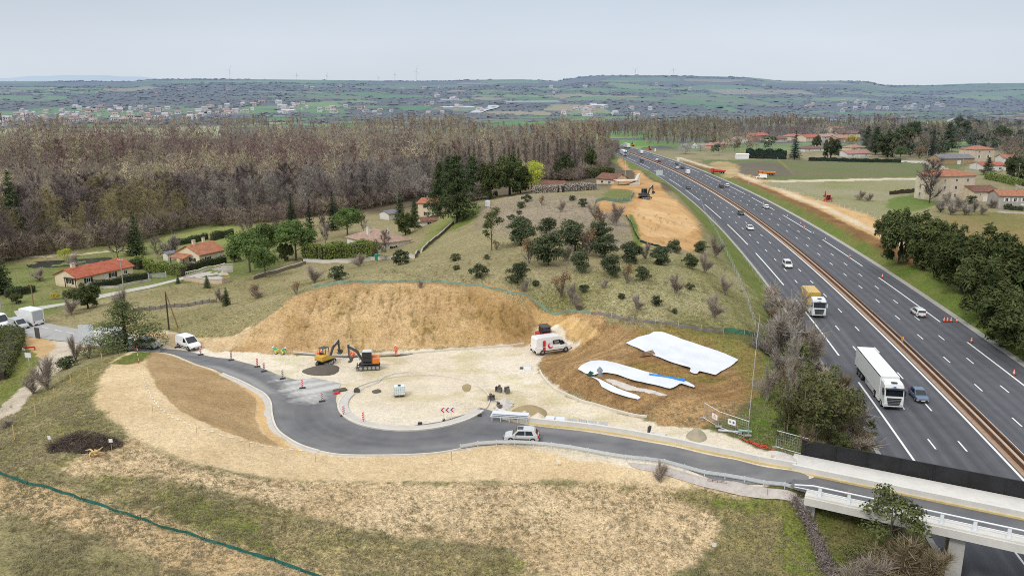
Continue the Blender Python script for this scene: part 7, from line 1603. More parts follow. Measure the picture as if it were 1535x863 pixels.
def person(J, label, jacket, trousers, helmet=True, group=None):
    """J: joints as points: pelvis, chest, neck, head, (elbow, hand) and (knee, foot) for each side"""
    o = empty('person', (0,0,0), 0, label, 'person', group); V = []; E = []; Rd = []
    def a(p, r, par=None):
        V.append(tuple(p)); Rd.append(r)
        if par is not None: E.append((par, len(V)-1))
        return len(V)-1
    J = {k: Vector(v) for k, v in J.items()}; P0 = J['pelvis']; up = (J['chest']-P0).normalized(); sd = J['side'].normalized()
    pe = a(P0, (.15,.12)); wa = a(P0.lerp(J['chest'], .5), (.135,.11), pe); ch = a(J['chest'], (.16,.12), wa); ne = a(J['neck'], .058, ch); ch2 = a(J['neck'].lerp(J['head'], .45), .075, ne); hd = a(J['head'], (.085,.10), ch2); a(J['head']+(J['head']-J['neck']).normalized()*.09, .06, hd)
    fw = sd.cross(Vector((0,0,1))).normalized()*(-1)
    fw = J['face'].normalized(); a(J['head']+fw*.105-Vector((0,0,.01)), .016, hd)          # nose
    for s, k in ((-1, 'r'), (1, 'l')):
        a(J['head']+sd*s*.10, .018, hd)                                            # ear
        sh = a(J['chest']+sd*s*.19+up*.05, .065, ch); el = a(J['elbow_'+k], .046, sh); wr = a(J['elbow_'+k].lerp(J['hand_'+k], .88), .031, el); pm_ = a(J['hand_'+k], (.042,.02), wr)
        hdir = (J['hand_'+k]-J['elbow_'+k]).normalized(); cr_ = hdir.cross(sd if abs(hdir.dot(sd)) < .9 else fw).normalized(); th = a(J['hand_'+k]+cr_*.045, .012, pm_); a(J['hand_'+k]+cr_*.06+hdir*.035, .010, th)
        for q, ln in ((-.027,.075),(-.009,.085),(.009,.08),(.027,.062)):
            f1 = a(J['hand_'+k]+hdir*.05+cr_*q*1.1, .0105, pm_); f2 = a(J['hand_'+k]+hdir*(.05+ln*.6)+cr_*q*1.2+fw*.008, .0095, f1); a(J['hand_'+k]+hdir*(.05+ln*.95)+cr_*q*1.2-up*.01+fw*.02, .0085, f2)
        hp = a(P0+sd*s*.10-up*.06, .10, pe); kn = a(J['knee_'+k], .062, hp); an = a(J['foot_'+k]+Vector((0,0,.09)), .045, kn); a(J['foot_'+k]+fw*.13+Vector((0,0,.045)), .042, an)
    skinned('body', V, E, Rd, M_SKIN, o)
    jv = [P0-up*.08, P0.lerp(J['chest'], .5), J['chest'], J['neck']-up*.04]; je = [(0,1),(1,2),(2,3)]; jr = [(.17,.14),(.165,.14),(.185,.145),.085]
    for s, k in ((-1,'r'),(1,'l')):
        b = len(jv); jv += [J['chest']+sd*s*.20+up*.05, J['elbow_'+k], J['elbow_'+k].lerp(J['hand_'+k], .82)]; je += [(2,b),(b,b+1),(b+1,b+2)]; jr += [.085,.064,.052]
    skinned('jacket', [tuple(v) for v in jv], je, jr, jacket, o)
    tv = [P0+up*.02]; te = []; trr = [(.165,.135)]
    for s, k in ((-1,'r'),(1,'l')):
        b = len(tv); tv += [P0+sd*s*.10-up*.06, J['knee_'+k], J['foot_'+k]+Vector((0,0,.13))]; te += [(0,b),(b,b+1),(b+1,b+2)]; trr += [.115,.08,.068]
    skinned('trousers', [tuple(v) for v in tv], te, trr, trousers, o)
    for s, k in ((-1,'r'),(1,'l')):
        f = J['foot_'+k]; fz = math.atan2(fw.y, fw.x); MB().box((f.x+fw.x*.06,f.y+fw.y*.06,f.z+.05),(.29,.11,.10),M_BOOT,rz=fz,taper=(.8,.8)).build('boot', M_BOOT, o)
        kn = J['knee_'+k]; m_ = kn.lerp(f, .45); MB().tube(m_, m_.lerp(f, .14), .084,.084,10,M_REFL).build('reflective_band', M_REFL, o)
    m_ = P0.lerp(J['chest'], .55); MB().tube(m_, m_+up*.06, .19,.19,12,M_REFL).build('reflective_band', M_REFL, o)
    if helmet:
        hp = J['head']+Vector((0,0,.03)); secs = []
        for t in np.linspace(0, 1, 5): r = .125*math.cos(t*1.45); secs.append([(hp.x+r*math.cos(q), hp.y+r*math.sin(q), hp.z+.125*math.sin(t*1.45)) for q in np.linspace(0, 2*math.pi, 13)[:-1]])
        MB().loft(secs, M_HAT, True).prism([(hp.x+.15*math.cos(q)+fw.x*.04, hp.y+.15*math.sin(q)+fw.y*.04) for q in np.linspace(0, 2*math.pi, 15)[:-1]],'z',hp.z-.012,hp.z+.006,M_HAT).build('helmet', M_HAT, o)
    return o
STAND = dict(pelvis=(0,0,.95), chest=(.03,0,1.33), neck=(.04,0,1.50), head=(.06,0,1.64), side=(0,1,0), face=(1,0,0), elbow_l=(.02,.30,1.12), hand_l=(.18,.28,.90), elbow_r=(-.02,-.30,1.12), hand_r=(.14,-.28,.90), knee_l=(.05,.12,.50), foot_l=(.0,.14,0), knee_r=(.05,-.12,.50), foot_r=(-.04,-.14,0))
BEND = dict(pelvis=(-.10,0,.62), chest=(.22,0,.84), neck=(.36,0,.94), head=(.47,0,1.02), side=(0,1,0), face=(.8,0,-.5), elbow_l=(.42,.24,.56), hand_l=(.56,.14,.30), elbow_r=(.42,-.24,.56), hand_r=(.56,-.14,.30), knee_l=(.26,.17,.42), foot_l=(.0,.16,0), knee_r=(.22,-.18,.36), foot_r=(-.12,-.16,0))
SIT = dict(pelvis=(0,0,.12), chest=(.0,0,.50), neck=(.01,0,.67), head=(.03,0,.81), side=(0,1,0), face=(1,0,0), elbow_l=(.08,.27,.32), hand_l=(.32,.22,.30), elbow_r=(.08,-.27,.32), hand_r=(.32,-.22,.30), knee_l=(.42,.12,.14), foot_l=(.5,.12,-.28), knee_r=(.42,-.12,.14), foot_r=(.5,-.12,-.28))
def human(J, u, v, rz, label, jk, tr, **k): o = person(J, label, jk, tr, **k); p = on(u, v); put(o, p, rz); return o
human(STAND, 594, 533.5, R(250), 'worker in orange hi vis suit and white helmet standing by the kerb trench', HV_O, HV_O)
human(BEND, 478, 535.5, R(20), 'worker in orange bending over the trench left of the yellow excavator', HV_O, HV_O)
human(BEND, 530, 536, R(170), 'worker in orange crouching behind the arm of the orange excavator', HV_O, HV_O, helmet=False)
human(BEND, 415, 530, R(190), 'left of two crouching workers in green jackets and lime trousers', HV_G, HV_L)
human(BEND, 424, 531, R(-20), 'right of two crouching workers in green jackets and lime trousers', HV_G, HV_L)
ex_ = [o for o in COL.objects if o.name.startswith('excavator')]
def operator(ex, slew, label, s=1.0):
    ex_l = Vector(ex.location); rz = ex.rotation_euler.z+slew; k = ex.scale[0]; q = Matrix.Rotation(rz, 3, 'Z')@(Vector((-.05,.44,1.16))*k); o = person(SIT, label, HV_O, HV_O); put(o, ex_l+q, rz)
operator(ex_[0], R(-20), 'driver in orange seated in the yellow excavator'); operator(ex_[1], 0, 'driver in orange seated in the orange excavator')
# ------------------------------------------------------------------ kerbs and things on the site
m_kerb = mat('pale_concrete_kerb', alb(222,214,200), .85, .12, 1.5, bump=.2); m_pave = mat('grey_apron_concrete', alb(206,200,192), .88, .12, .8, bump=.2)
def kerb(px, label, w=.18, h=.14, closed=False, smooth=True, apron=0.0, m=None, step=.6):
    g = PL(px); pts = smooth_poly(g[:, :2], closed, 6) if smooth else g[:, :2]
    if closed: pts = np.vstack([pts, pts[:1]])
    pts = resample(pts, step); o = empty('kerb', pts[0], 0, label, 'kerb'); q = pts-pts[0]
    strip('kerbstone', q, -w/2, w/2, 0, m or m_kerb, o, height=h+.05, thick=.1)
    if apron: strip('apron', q, w/2+.003, w/2+apron, 0, m_pave, o, height=.07, thick=.05)
    return o
isl = PL([(503.5,601),(507,612),(520,624),(545,633),(580,638),(620,638),(660,632),(700,620),(718,611)])
m_bkt = mat('worn_steel', (.17,.15,.13), .7, .3, 3, bump=.3); m_kst = mat('grey_kerbstone', alb(188,186,182), .85, .15, 2)
c_isl = np.array([-11.9, 91.6]); r_i = 9.15
def arc(a0, a1, r, n=40): a = np.radians(np.linspace(a0, a1, n)); xy = np.stack([c_isl[0]+r*np.cos(a), c_isl[1]+r*np.sin(a)], 1); return np.column_stack([xy, h0(xy[:,0], xy[:,1])])
def kerb_pts(pts, label, w, h, apron=0, m=None, inner=True):
    o = empty('kerb', pts[0], 0, label, 'kerb'); q = pts-pts[0]; strip('kerbstone', q, -w/2, w/2, 0, m or m_kerb, o, height=h+.05, thick=.1)
    if apron: strip('apron', q, -w/2-apron, -w/2-.003, 0, m_pave, o, height=h+.02, thick=.05)
    return o
kerb_pts(arc(165, 338, r_i), 'white kerb with wide concrete apron around the near side of the traffic island', .25, .16, 1.0)
kerb_pts(arc(342, 395, r_i), 'thin kerb line on the right side of the traffic island', .14, .12); kerb_pts(arc(50, 150, r_i), 'thin unfinished kerb line at the back of the traffic island', .10, .1)
kerb([(334,560.5),(379,581),(397,591.5),(406,604.5),(407.5,620),(412.5,638.5),(424.5,652.5),(446,665.7),(479,676.7)], 'broad grey kerb strip around the left outside of the ring road', .22, .13, False, True, .9)
kerb([(479,676.9),(510,682),(562,683),(615,682),(656,679.2),(690,673.4)], 'red and white edged kerb along the near outside of the ring road', .16, .10)
kerb([(809,556),(814,566),(826,579),(842,589),(862,597.5),(880,604),(905,611),(930,618),(950,623),(970,625.5)], 'white curved kerb at the foot of the brown earth mound', .22, .2)
kerb([(600,531.5),(640,528),(680,524.5),(720,522),(760,519),(786,515)], 'long thin kerb at the foot of the cut slope', .16, .16, smooth=False); kerb([(440,528),(480,532.5),(520,533.5),(560,532.5),(592,531)], 'new white kerb along the open trench', .18, .14, smooth=False)
m_wet = mat('dark_wet_concrete', alb(96,90,82), .85, .2, 1.2, bump=.4); m_dkso = mat('dark_soil_heap', alb(104,96,86), .95, .2, 1.0, bump=.6); m_sandh = mat('grey_sand_heap', alb(176,164,140), .95, .16, .8, bump=.5); m_sandl = mat('pale_sand_heap', alb(226,212,188), .95, .14, .8, bump=.5); m_sandd = mat('damp_brown_sand_heap', alb(168,148,112), .95, .16, .8, bump=.5); m_rubble = mat('pale_rubble', alb(212,204,196), .95, .2, 1.2, bump=.6)
o = sheet('trench', poly([(440,531),(470,533.5),(520,536),(560,535.5),(598,534),(620,530.5),(618,529),(590,532),(560,533.5),(520,534),(470,532),(443,529.5)], False), .5, .03, m_wet); o['kind'] = 'structure'
def heap(px, h, m, label, rough=.18, name='heap'):
    pg = poly(px); c = pg.mean(0); R_ = np.sqrt(((pg-c)**2).sum(1)).max()
    x0, y0 = pg.min(0); x1, y1 = pg.max(0); n = 26; gx, gy = np.meshgrid(np.linspace(x0-.2, x1+.2, n), np.linspace(y0-.2, y1+.2, n)); X, Y = gx.ravel(), gy.ravel(); d = sdf(X, Y, pg); dm = d.max()
    z = hz(X, Y)-.1+np.where(d > 0, (np.clip(d/dm, 0, 1)**.75)*h*(1+rough*2*fbm(X*1.3, Y*1.3, 7, 3))+.1, d*.3)
    ix = np.arange(n*n).reshape(n, n); F = np.stack([ix[:-1,:-1], ix[:-1,1:], ix[1:,1:], ix[1:,:-1]], -1).reshape(-1,4)
    o = npmesh(name, np.column_stack([X, Y, z]), F, 4, [m], smooth=True); return tag(o, label, 'heap')
heap([(452,556),(470,550),(500,547.5),(509,551),(505,559),(490,563),(465,562)], .75, m_dkso, 'dark soil heap in front of the yellow excavator')
heap([(766,618),(775,611),(795,609.5),(815,613),(821,622),(810,626),(780,625)], .9, m_sandd, 'damp brown sand heap behind the guardrail stack'); heap([(772,627),(780,619),(790,616),(797,624),(793,630)], .7, m_sandl, 'pale sand heap left in front of the damp one'); heap([(792,629),(805,619),(816,624),(818,632),(805,634)], .6, m_sandl, 'pale sand heap right in front of the damp one')
heap([(1029,656),(1032,648),(1045,645),(1057,650),(1059,659),(1045,663)], .9, m_sandh, 'small grey gravel heap near the mesh panels'); heap([(692,579),(700,575),(707,578),(704,586),(696,587)], .12, m_sandd, 'thin brown sand spill on the traffic island')
heap([(1150,676),(1170,676),(1194,685),(1196,696),(1170,688)], .3, m_rubble, 'pale rubble spread beside the bridge end', .5, 'rubble_heap'); heap([(744,606),(752,598),(768,602),(766,612),(752,616)], .5, m_rubble, 'rubble pile with boulders at the end of the island', .6, 'rubble_heap')
# geotextile sheets
m_geo = NT('white_geotextile'); f = m_geo.noise(m_geo.coords(), .5, 4); f2 = m_geo.noise(m_geo.coords(), 4, 3); m_geo.bsdf(m_geo.bright((.68,.70,.735), f, .88, 1.05), .75, 0, .25, f2, .08, .9); m_geo = m_geo.m
def geo(px, label):
    o = sheet('geotextile_sheet', poly(px, False), .5, .2, m_geo, None, lambda x, y: fbm(x*.7, y*.7, 5, 3)*.1+np.abs(fbm(x*.45+y*.8, y*.12-x*.1, 6, 3))*.24)
    return tag(o, label, 'sheet')
geo([(938,516),(952,509),(975,502),(979,499),(994,499.5),(1012,506),(1050,519),(1085,531),(1107,541),(1098,549),(1072,564),(1048,558),(1044,563),(1033,559),(1036,553),(1010,546),(985,537),(962,527),(945,519)], 'largest white geotextile sheet spread on the earth mound')
geo([(866,556),(872,549),(886,543),(905,542),(930,548),(965,558),(1000,567),(1028,573),(1042,580),(1040,583),(1020,577),(1010,583),(1003,585),(985,580),(955,573),(925,563),(905,560),(890,565),(878,562)], 'curved white geotextile sheet in the middle of the mound')
geo([(886,567),(898,570),(905,574),(925,584),(950,592),(961,597),(958,601),(940,597),(915,589),(902,582),(897,573)], 'narrow white geotextile strip on the lower edge of the mound')
m_bluep = mat('blue_plastic_pipe', (.02,.20,.62), .4, .08, 3)
a, b = on(973,563.5,.25), on(1026,573.5,.25); o = empty('blue_pipe', a, 0, 'bright blue plastic pipe lying along the curved white sheet', 'pipe'); MB().tube((0,0,0), b-a, .2,.2,12,m_bluep).build('pipe_body', m_bluep, o); MB().tube((b-a)*.97, (b-a)*1.0, .24,.24,12,m_bluep).build('collar', m_bluep, o)
heap([(905,566),(925,569),(960,580),(998,590),(990,594),(950,585),(920,577)], .15, m_rubble, 'strip of pale gravel between the two curved white sheets', .5, 'gravel_strip')
m_net = mat('dark_green_net', (.012,.055,.04), .8, .2, 3); m_netg = mat('grey_plastic_sheet', (.22,.24,.25), .6, .2, 3)
def crumple(px, h, m, label, cat, name): return tag(heap(px, h, m, label, .8, name), label, cat)
crumple([(880,561),(886,557),(892,561),(888,565),(882,565)], .5, m_net, 'dark green crumpled net on the curved white sheet', 'net', 'crumpled_net'); crumple([(893,558),(897,550),(905,556),(903,561),(897,563)], .6, m_netg, 'grey crumpled plastic on the curved white sheet', 'plastic sheet', 'crumpled_plastic')
o = empty('timber_stack', on(969,533,.05), R(20), 'small stack of boards beside the largest white sheet', 'timber'); [MB().box((.1*k,.25*k-.4,.06+.07*k),(2.2,.2,.06),M_WOOD,rz=.1*k).build('board', M_WOOD, o) for k in range(4)]
# striped marker panels, chevron sign
m_sred = mat('sign_red', (.58,.02,.03), .45, .06, 3); m_swht = mat('sign_white', (.80,.80,.78), .45, .05, 3); m_rub = mat('black_rubber_foot', (.03,.03,.03), .8, .15, 5)
def beacon(u, v, rz, label, k=1.0):
    o = empty('marker_panel', on(u, v, .05), rz, label, 'marker panel', 'striped marker panels around the ring road'); H, w = 1.05, .27
    MB().box((0,0,.05),(.5,.85,.1),m_rub,taper=(.8,.85)).build('foot', m_rub, o); MB().box((0,0,.18),(.05,.07,.2),m_rub).build('stem', m_rub, o)
    p = MB().box((0,0,.25+H/2),(.035,w,H),m_swht); pn = p.build('panel', m_swht, o); st = MB()
    for s in (-1, 1):
        for j in range(4):
            z = .25+.03+j*.27; pts = [(-w/2,z+.0),(-w/2,z+.13),(w/2,min(z+.26,.25+H)),(w/2,z+.13)]; st.add([(s*.0195,y,zz) for y, zz in pts], [(0,1,2,3) if s < 0 else (3,2,1,0)], m_sred)
    st.build('stripes', m_sred, pn); o.scale = (k,k,k); return o
for u, v, a, lab in [(266,520.5,-60,'marker panel just in front of the white panel van'),(301,532,-60,'marker panel below the white panel van on the road edge'),(347,540,-60,'marker panel standing alone on the sandy road edge'),(386,550,-60,'leftmost of two close marker panels before the soil heap'),(396,557,-60,'right one of two close marker panels before the soil heap'),(424,568,-60,'marker panel at the corner of the dusty patch'),(453.5,582,-75,'marker panel in the middle of the dusty patch'),(483,602,-75,'marker panel left of the traffic island kerb'),
    (515.5,623.5,-85,'marker panel at the left end of the island apron'),(545,633,-85,'marker panel on the front left of the island apron'),(629.5,635.5,5,'edge on marker panel in front of the island'),(719,623,5,'edge on marker panel at the right end of the island')]: beacon(u, v, R(a), lab, .95)
cs = empty('chevron_sign', on(671,630,.05), R(-86), 'white sign with three red chevrons pointing left', 'sign'); bd_ = MB().box((0,0,1.25),(.04,1.75,.62),m_swht).build('board', m_swht, cs); ch_ = MB()
for k in range(3):
    y0 = -.78+k*.55
    for s in (1,): ch_.add([(.024,y0+.0,1.25),(.024,y0+.28,1.53),(.024,y0+.46,1.53),(.024,y0+.18,1.25),(.024,y0+.46,.97),(.024,y0+.28,.97)], [(0,3,2,1),(0,5,4,3)], m_sred)
ch_.build('chevrons', m_sred, bd_)
for y in (-.45,.45): MB().tube((-.04,y,.08),(-.04,y,1.5),.04,.04,8,m_white_metal).build('post', m_white_metal, cs); MB().box((0,y,.05),(.6,.25,.1),m_rub).build('foot', m_rub, cs)
# IBC tank on its pallet
t = empty('water_tank', on(599,593,.12), R(10), 'white caged water tank on a pallet in the middle of the island', 'tank'); m_ibc = mat('white_tank_plastic', (.66,.74,.72), .4, .06, 2)
MB().box((0,0,.72),(1.3,1.1,1.0),m_ibc).build('body', m_ibc, t); MB().tube((0,0,1.22),(0,0,1.3),.2,.2,12,m_rub).build('cap', m_rub, t); cg = MB()
for x in np.linspace(-.67,.67,6):
    for y in (-.57,.57): cg.tube((x,y,.2),(x,y,1.25),.015,.015,5,m_galv)
for y in np.linspace(-.57,.57,5):
    for x in (-.67,.67): cg.tube((x,y,.2),(x,y,1.25),.015,.015,5,m_galv)
for z in (.2,.55,.9,1.25):
    cg.path([(-.67,-.57,z),(.67,-.57,z),(.67,.57,z),(-.67,.57,z),(-.67,-.57,z)],.015,5,m_galv)
cg.build('cage', m_galv, t); pl = MB(); [pl.box((0,y,.15),(1.4,.15,.03),M_WOOD) for y in np.linspace(-.55,.55,6)]; [pl.box((x,0,.07),(.12,1.2,.12),M_WOOD) for x in (-.6,0,.6)]; pl.build('pallet', M_WOOD, t)
o = empty('hose', on(535,588,.14), 0, 'dark hose trailing across the back of the island', 'hose'); p0 = np.array(o.location); pp = [on(u,v,.15)-p0 for u,v in [(536,588),(545,582),(556,578),(566,574),(575,566),(590,561),(612,558)]]; MB().path(pp,.05,6,m_galv).build('hose_body', m_galv, o); MB().wheel((.0,0,.1),.4,.25,M_CHAS,12).build('reel', M_CHAS, o)
heap([(557,586),(568,583),(572,587),(562,590)], .25, m_dkso, 'clods and tools beside the hose on the island')
# guardrail stack, drain pipe, kerb pallets, machine attachments
gs = empty('guardrail_stack', on(764,632,.05), R(-9), 'stack of steel guardrail beams on short legs beside the ring road', 'guardrail stack'); 
for j in range(3):
    for k in range(2): MB().prism([(-.16+k*.4-.2,.55+j*.2),(-.05+k*.4-.2,.62+j*.2),(.05+k*.4-.2,.55+j*.2),(.16+k*.4-.2,.62+j*.2),(.16+k*.4-.2,.66+j*.2),(.05+k*.4-.2,.59+j*.2),(-.05+k*.4-.2,.66+j*.2),(-.16+k*.4-.2,.59+j*.2)],'x',-2.2+j*.1,2.1+j*.05,m_galv).build('rail', m_galv, gs)
for x in (-2.0,-1,0,1,2.0): MB().box((x,-.3,.28),(.08,.08,.56),m_galv).build('leg', m_galv, gs); MB().box((x,.3,.28),(.08,.08,.56),m_galv).build('leg', m_galv, gs)
a, b = on(745,620,.4), on(778,628,.4); o = empty('drain_pipe', a, 0, 'pale concrete drain pipe lying behind the guardrail stack', 'pipe'); d_ = Vector(b-a); MB().tube((0,0,0), d_, .3,.3,16,m_kerb,cap=False).tube(d_*.01, d_*.99, .24,.24,16,M_CHAS).build('pipe_body', m_kerb, o); MB().tube(-d_*.03, d_*.04, .36,.36,16,m_kerb).build('socket', m_kerb, o)
PLB = ['kerbstone pallet wrapped in clear film, first of the row beside the barrier','kerbstone pallet wrapped in white film, second of the row beside the barrier','pallet of ribbed kerbstones, third of the row beside the barrier','pallet of ribbed kerbstones, fourth of the row beside the barrier','pallet of plain kerbstones, fifth of the row beside the barrier','pallet of plain kerbstones at the right end of the row beside the barrier']
for i, (u, v) in enumerate([(824.5,633.5),(840,635),(856.5,637),(872.5,638.5),(888,640),(904,642)]):
    o = empty('kerb_pallet', on(u, v, .0), R(-9+rnd.uniform(-4,4)), PLB[i], 'pallet', 'pallets of kerbstones beside the barrier'); pl = MB(); [pl.box((0,y,.12),(1.0,.12,.03),M_WOOD) for y in (-.4,-.2,0,.2,.4)]; [pl.box((x,0,.055),(.1,.95,.11),M_WOOD) for x in (-.42,0,.42)]; pl.build('pallet_base', M_WOOD, o)
    for r_ in range(2): 
        k_ = MB(); [k_.box((-.4+.2*j,0,.26+.25*r_),(.185,.95,.24),m_kst if i > 1 else m_geo) for j in range(5)]; k_.build('kerbstones', m_kerb, o)
    if i < 2: MB().box((0,0,.66),(1.04,1.0,.05),m_geo,taper=(.9,.9)).build('film', m_geo, o)
def attach(u, v, rz, label):
    o = empty('digger_bucket', on(u, v), rz, label, 'bucket'); q = [(0,0),(.5,0),(.75,.3),(.7,.7),(.4,.95),(.3,.9),(.55,.65),(.55,.35),(.4,.12),(0,.1)]
    MB().prism(q,'y',-.5,.5,m_bkt).build('shell', m_bkt, o); MB().box((.35,.52,.5),(.6,.04,.8),m_bkt).box((.35,-.52,.5),(.6,.04,.8),m_bkt).build('cheek', m_bkt, o); o.scale = (.75,)*3; th = MB(); [th.box((-.1,-.4+.2*k,.05),(.28,.08,.07),m_galv) for k in range(5)]; th.build('teeth', m_galv, o); MB().box((.55,0,.98),(.4,.3,.3),M_CHAS).build('coupler', M_CHAS, o)
attach(746,588,R(60),'left upright digger bucket on the pale ground'); attach(757,589,R(20),'right upright digger bucket on the pale ground'); attach(738,601,R(120),'small digger bucket lying at the island end'); attach(752,612,R(200),'digger bucket half in the rubble pile')
def rocks(px, n, lo, hi, label, m=m_rubble):
    a = np.array(px, float); k = 0
    while k < n:
        u, v = rnd.uniform(a[:,0].min(), a[:,0].max()), rnd.uniform(a[:,1].min(), a[:,1].max())
        if not inpoly(u, v, a): continue
        p = on(u, v); s = rnd.uniform(lo, hi); me = MB(); g = np.random.default_rng(int(u*97+v)); V = unit(26, g)*(s*g.uniform(.75, 1.1, (26,1)))*np.array([1,.8,.6]); bm = bmesh.new(); [bm.verts.new(q) for q in V]; bmesh.ops.convex_hull(bm, input=bm.verts); mm = bpy.data.meshes.new('boulder'); bm.to_mesh(mm); bm.free(); mm.materials.append(m)
        o = bpy.data.objects.new('boulder', mm); COL.objects.link(o); put(o, (p[0], p[1], p[2]+s*.3), rnd.uniform(0,6), label, 'boulder', label+'s' if False else 'boulders: '+label); k += 1
rocks([(742,600),(768,600),(770,616),(744,614)], 9, .18, .45, 'pale boulder in the rubble pile by the island end'); rocks([(1150,676),(1194,684),(1192,698),(1160,690)], 10, .12, .3, 'pale stone in the rubble beside the bridge end')
o = empty('cement_bag', on(789,553,.0), R(-10), 'white sack lying on the pale ground near the works van', 'sack'); MB().box((.2,0,.16),(1.2,.7,.3),m_geo,taper=(.8,.7)).build('sack_body', m_geo, o); MB().box((-.7,.1,.12),(.5,.4,.2),M_CHAS,taper=(.6,.6)).build('tool', M_CHAS, o)
o = empty('equipment_pallet', on(987,656), R(-22), 'pallet of slabs with black tools standing at its end', 'pallet'); pl = MB(); [pl.box((0,y,.12),(1.6,.12,.03),M_WOOD) for y in (-.5,-.25,0,.25,.5)]; [pl.box((x,0,.055),(.1,1.15,.11),M_WOOD) for x in (-.7,0,.7)]; pl.build('pallet_base', M_WOOD, o); MB().box((.1,0,.22),(1.4,1.1,.16),m_kerb).box((.1,0,.385),(1.3,1.0,.16),m_kerb).build('slab', m_kerb, o)
for k in range(5): MB().tube((-1.0-.1*k,-.3+.2*k,0),(-1.1+.15*math.sin(k*2),-.3+.22*k,1.1+.2*math.cos(k)),.07,.05,6,M_CHAS).box((-1.05,-.3+.2*k,.5+.1*k),(.25,.16,.3),M_CHAS).build('tool', M_CHAS, o)
o = empty('red_hose_coil', on(1131,665,.03), 0, 'tangled red hose lying on the grass edge', 'hose'); m_rh = mat('red_plastic_hose', (.55,.06,.03), .5, .1, 3); p0 = np.array(o.location); pp = []
for k in range(36): u = 1112+38*(k/35); v = 658+14*(k/35); q = on(u, v, .08)-p0; q[:2] += np.array([math.sin(k*1.3), math.cos(k*1.7)])*.35*(.3+k/35); pp.append(q)
MB().path(pp,.06,6,m_rh).build('hose_body', m_rh, o)
o = empty('red_barrier', on(505,590,.05), R(30), 'red road repair marks and barrier foot by the island kerb', 'barrier'); MB().box((0,0,.1),(.8,.5,.2),m_sred,taper=(.7,.7)).build('foot', m_sred, o); MB().box((.7,.8,.08),(1.6,.9,.14),m_wet).build('manhole_frame', m_wet, o)
# mesh panels with signs
def meshpanel(pts, label, signs=()):
    o = empty('mesh_fence', pts[0], 0, label, 'fence panel'); q = [Vector(p-pts[0]) for p in pts]
    for i in range(len(q)-1):
        a, b = q[i], q[i+1]; H = Vector((0,0,1.95)); lo = Vector((0,0,.15)); f = MB(); f.path([a+lo,a+H,b+H,b+lo,a+lo],.035,6,m_white_metal); f.build('frame', m_white_metal, o); w_ = MB(); n = 14
        for k in range(1, n): p = a.lerp(b, k/n); w_.tube(p+lo,p+H,.006,.006,3,m_galv,False)
        for k in range(1, 6): w_.tube(a+lo+(H-lo)*k/6,b+lo+(H-lo)*k/6,.006,.006,3,m_galv,False)
        w_.build('wire_mesh', m_galv, o)
    for p in q: MB().box((p.x,p.y,.08),(.7,.24,.16),m_conc).build('foot', m_conc, o)
    for i, t, z, kind in signs:
        p = q[i].lerp(q[i+1], t); d = (q[i+1]-q[i]); rz = math.atan2(d.y, d.x); nrm = Vector((d.y,-d.x,0)).normalized()*.06
        s_ = MB().box((p.x+nrm.x,p.y+nrm.y,z+p.z),(.9,.03,.62),m_swht,rz=rz); sg = s_.build('sign', m_swht, o); n2 = nrm*1.35; c = Vector((p.x+n2.x,p.y+n2.y,z+p.z)); dx = d.normalized(); mk = MB()
        if kind == 'tri':
            for a_ in range(3): 
                t0, t1 = R(90+120*a_), R(90+120*(a_+1)); mk.tube(c+dx*.2*math.cos(t0)+Vector((0,0,.2*math.sin(t0))), c+dx*.2*math.cos(t1)+Vector((0,0,.2*math.sin(t1))),.025,.025,4,m_sred)
        else:
            for a_ in (-.2,.2): mk.tube(c+dx*a_+nrm*.0, c+dx*a_+nrm*.15, .13,.13,12,mat('sign_blue',(.05,.12,.45),.4,.05,3) if a_ > 0 else M_RIM)
        mk.build('symbol', m_sred, sg)
    return o
meshpanel([on(1054,627), on(1077,642), on(1121,655)], 'pair of mesh fence panels with two white signs at the edge of the site', [(0,.75,1.1,'tri'),(1,.45,1.25,'disc')])
meshpanel([on(1163,669), on(1211,684)], 'single mesh fence panel leaning at the bridge end')
o = empty('trestle', on(1108,648), R(-14), 'pale green trestle and boards lying behind the mesh panels', 'trestle'); mlg = mat('pale_green_plastic', (.30,.52,.40), .6, .1, 3); MB().box((.6,0,.35),(1.4,.3,.12),mlg).box((.2,0,.15),(.1,.4,.3),mlg).box((1.0,0,.15),(.1,.4,.3),mlg).build('top', mlg, o); MB().box((-1.0,0,.15),(2.4,.25,.12),m_galv).build('board', m_galv, o)
# post and wire fences
def fence(px, label, step=2.6, h=1.1, pm=M_WOOD, wires=(.3,.6,.95), net=None, neth=.8, r=.05, name='wire_fence', cat='fence', tagm=None, pts=None):
    pts = resample(PL(px) if pts is None else pts, step); pts[:,2] = hz(pts[:,0], pts[:,1]); o = empty(name, pts[0], 0, label, cat); q = [Vector(p-pts[0]) for p in pts]
    for k, p in enumerate(q):
        MB().tube(p-Vector((0,0,.2)), p+Vector((rnd.uniform(-.04,.04),rnd.uniform(-.04,.04),h*rnd.uniform(.95,1.05))), r,r*.9,6,pm).build('post', pm, o)
    if wires:
        w_ = MB()
        for z in wires: w_.path([p+Vector((0,0,z)) for p in q],.012,3,m_galv,False)
        w_.build('wire', m_galv, o)
    if net:
        qq = resample(pts, .7); qq[:,2] = hz(qq[:,0], qq[:,1]); vs = []
        for k, p in enumerate(qq): d = p-pts[0]; vs += [(d[0],d[1],d[2]-.05),(d[0]+rnd.uniform(-.08,.08),d[1]+rnd.uniform(-.08,.08),d[2]+neth*rnd.uniform(.75,1.05))]
        MB().add(vs, [(2*i,2*i+2,2*i+3,2*i+1) for i in range(len(qq)-1)], net).build('netting', net, o)
    return o
m_gnet = mat('green_windbreak_net', alb(46,112,102), .85, .25, .7); m_gnetp = mat('pale_green_net', alb(140,166,146), .85, .2, .7)
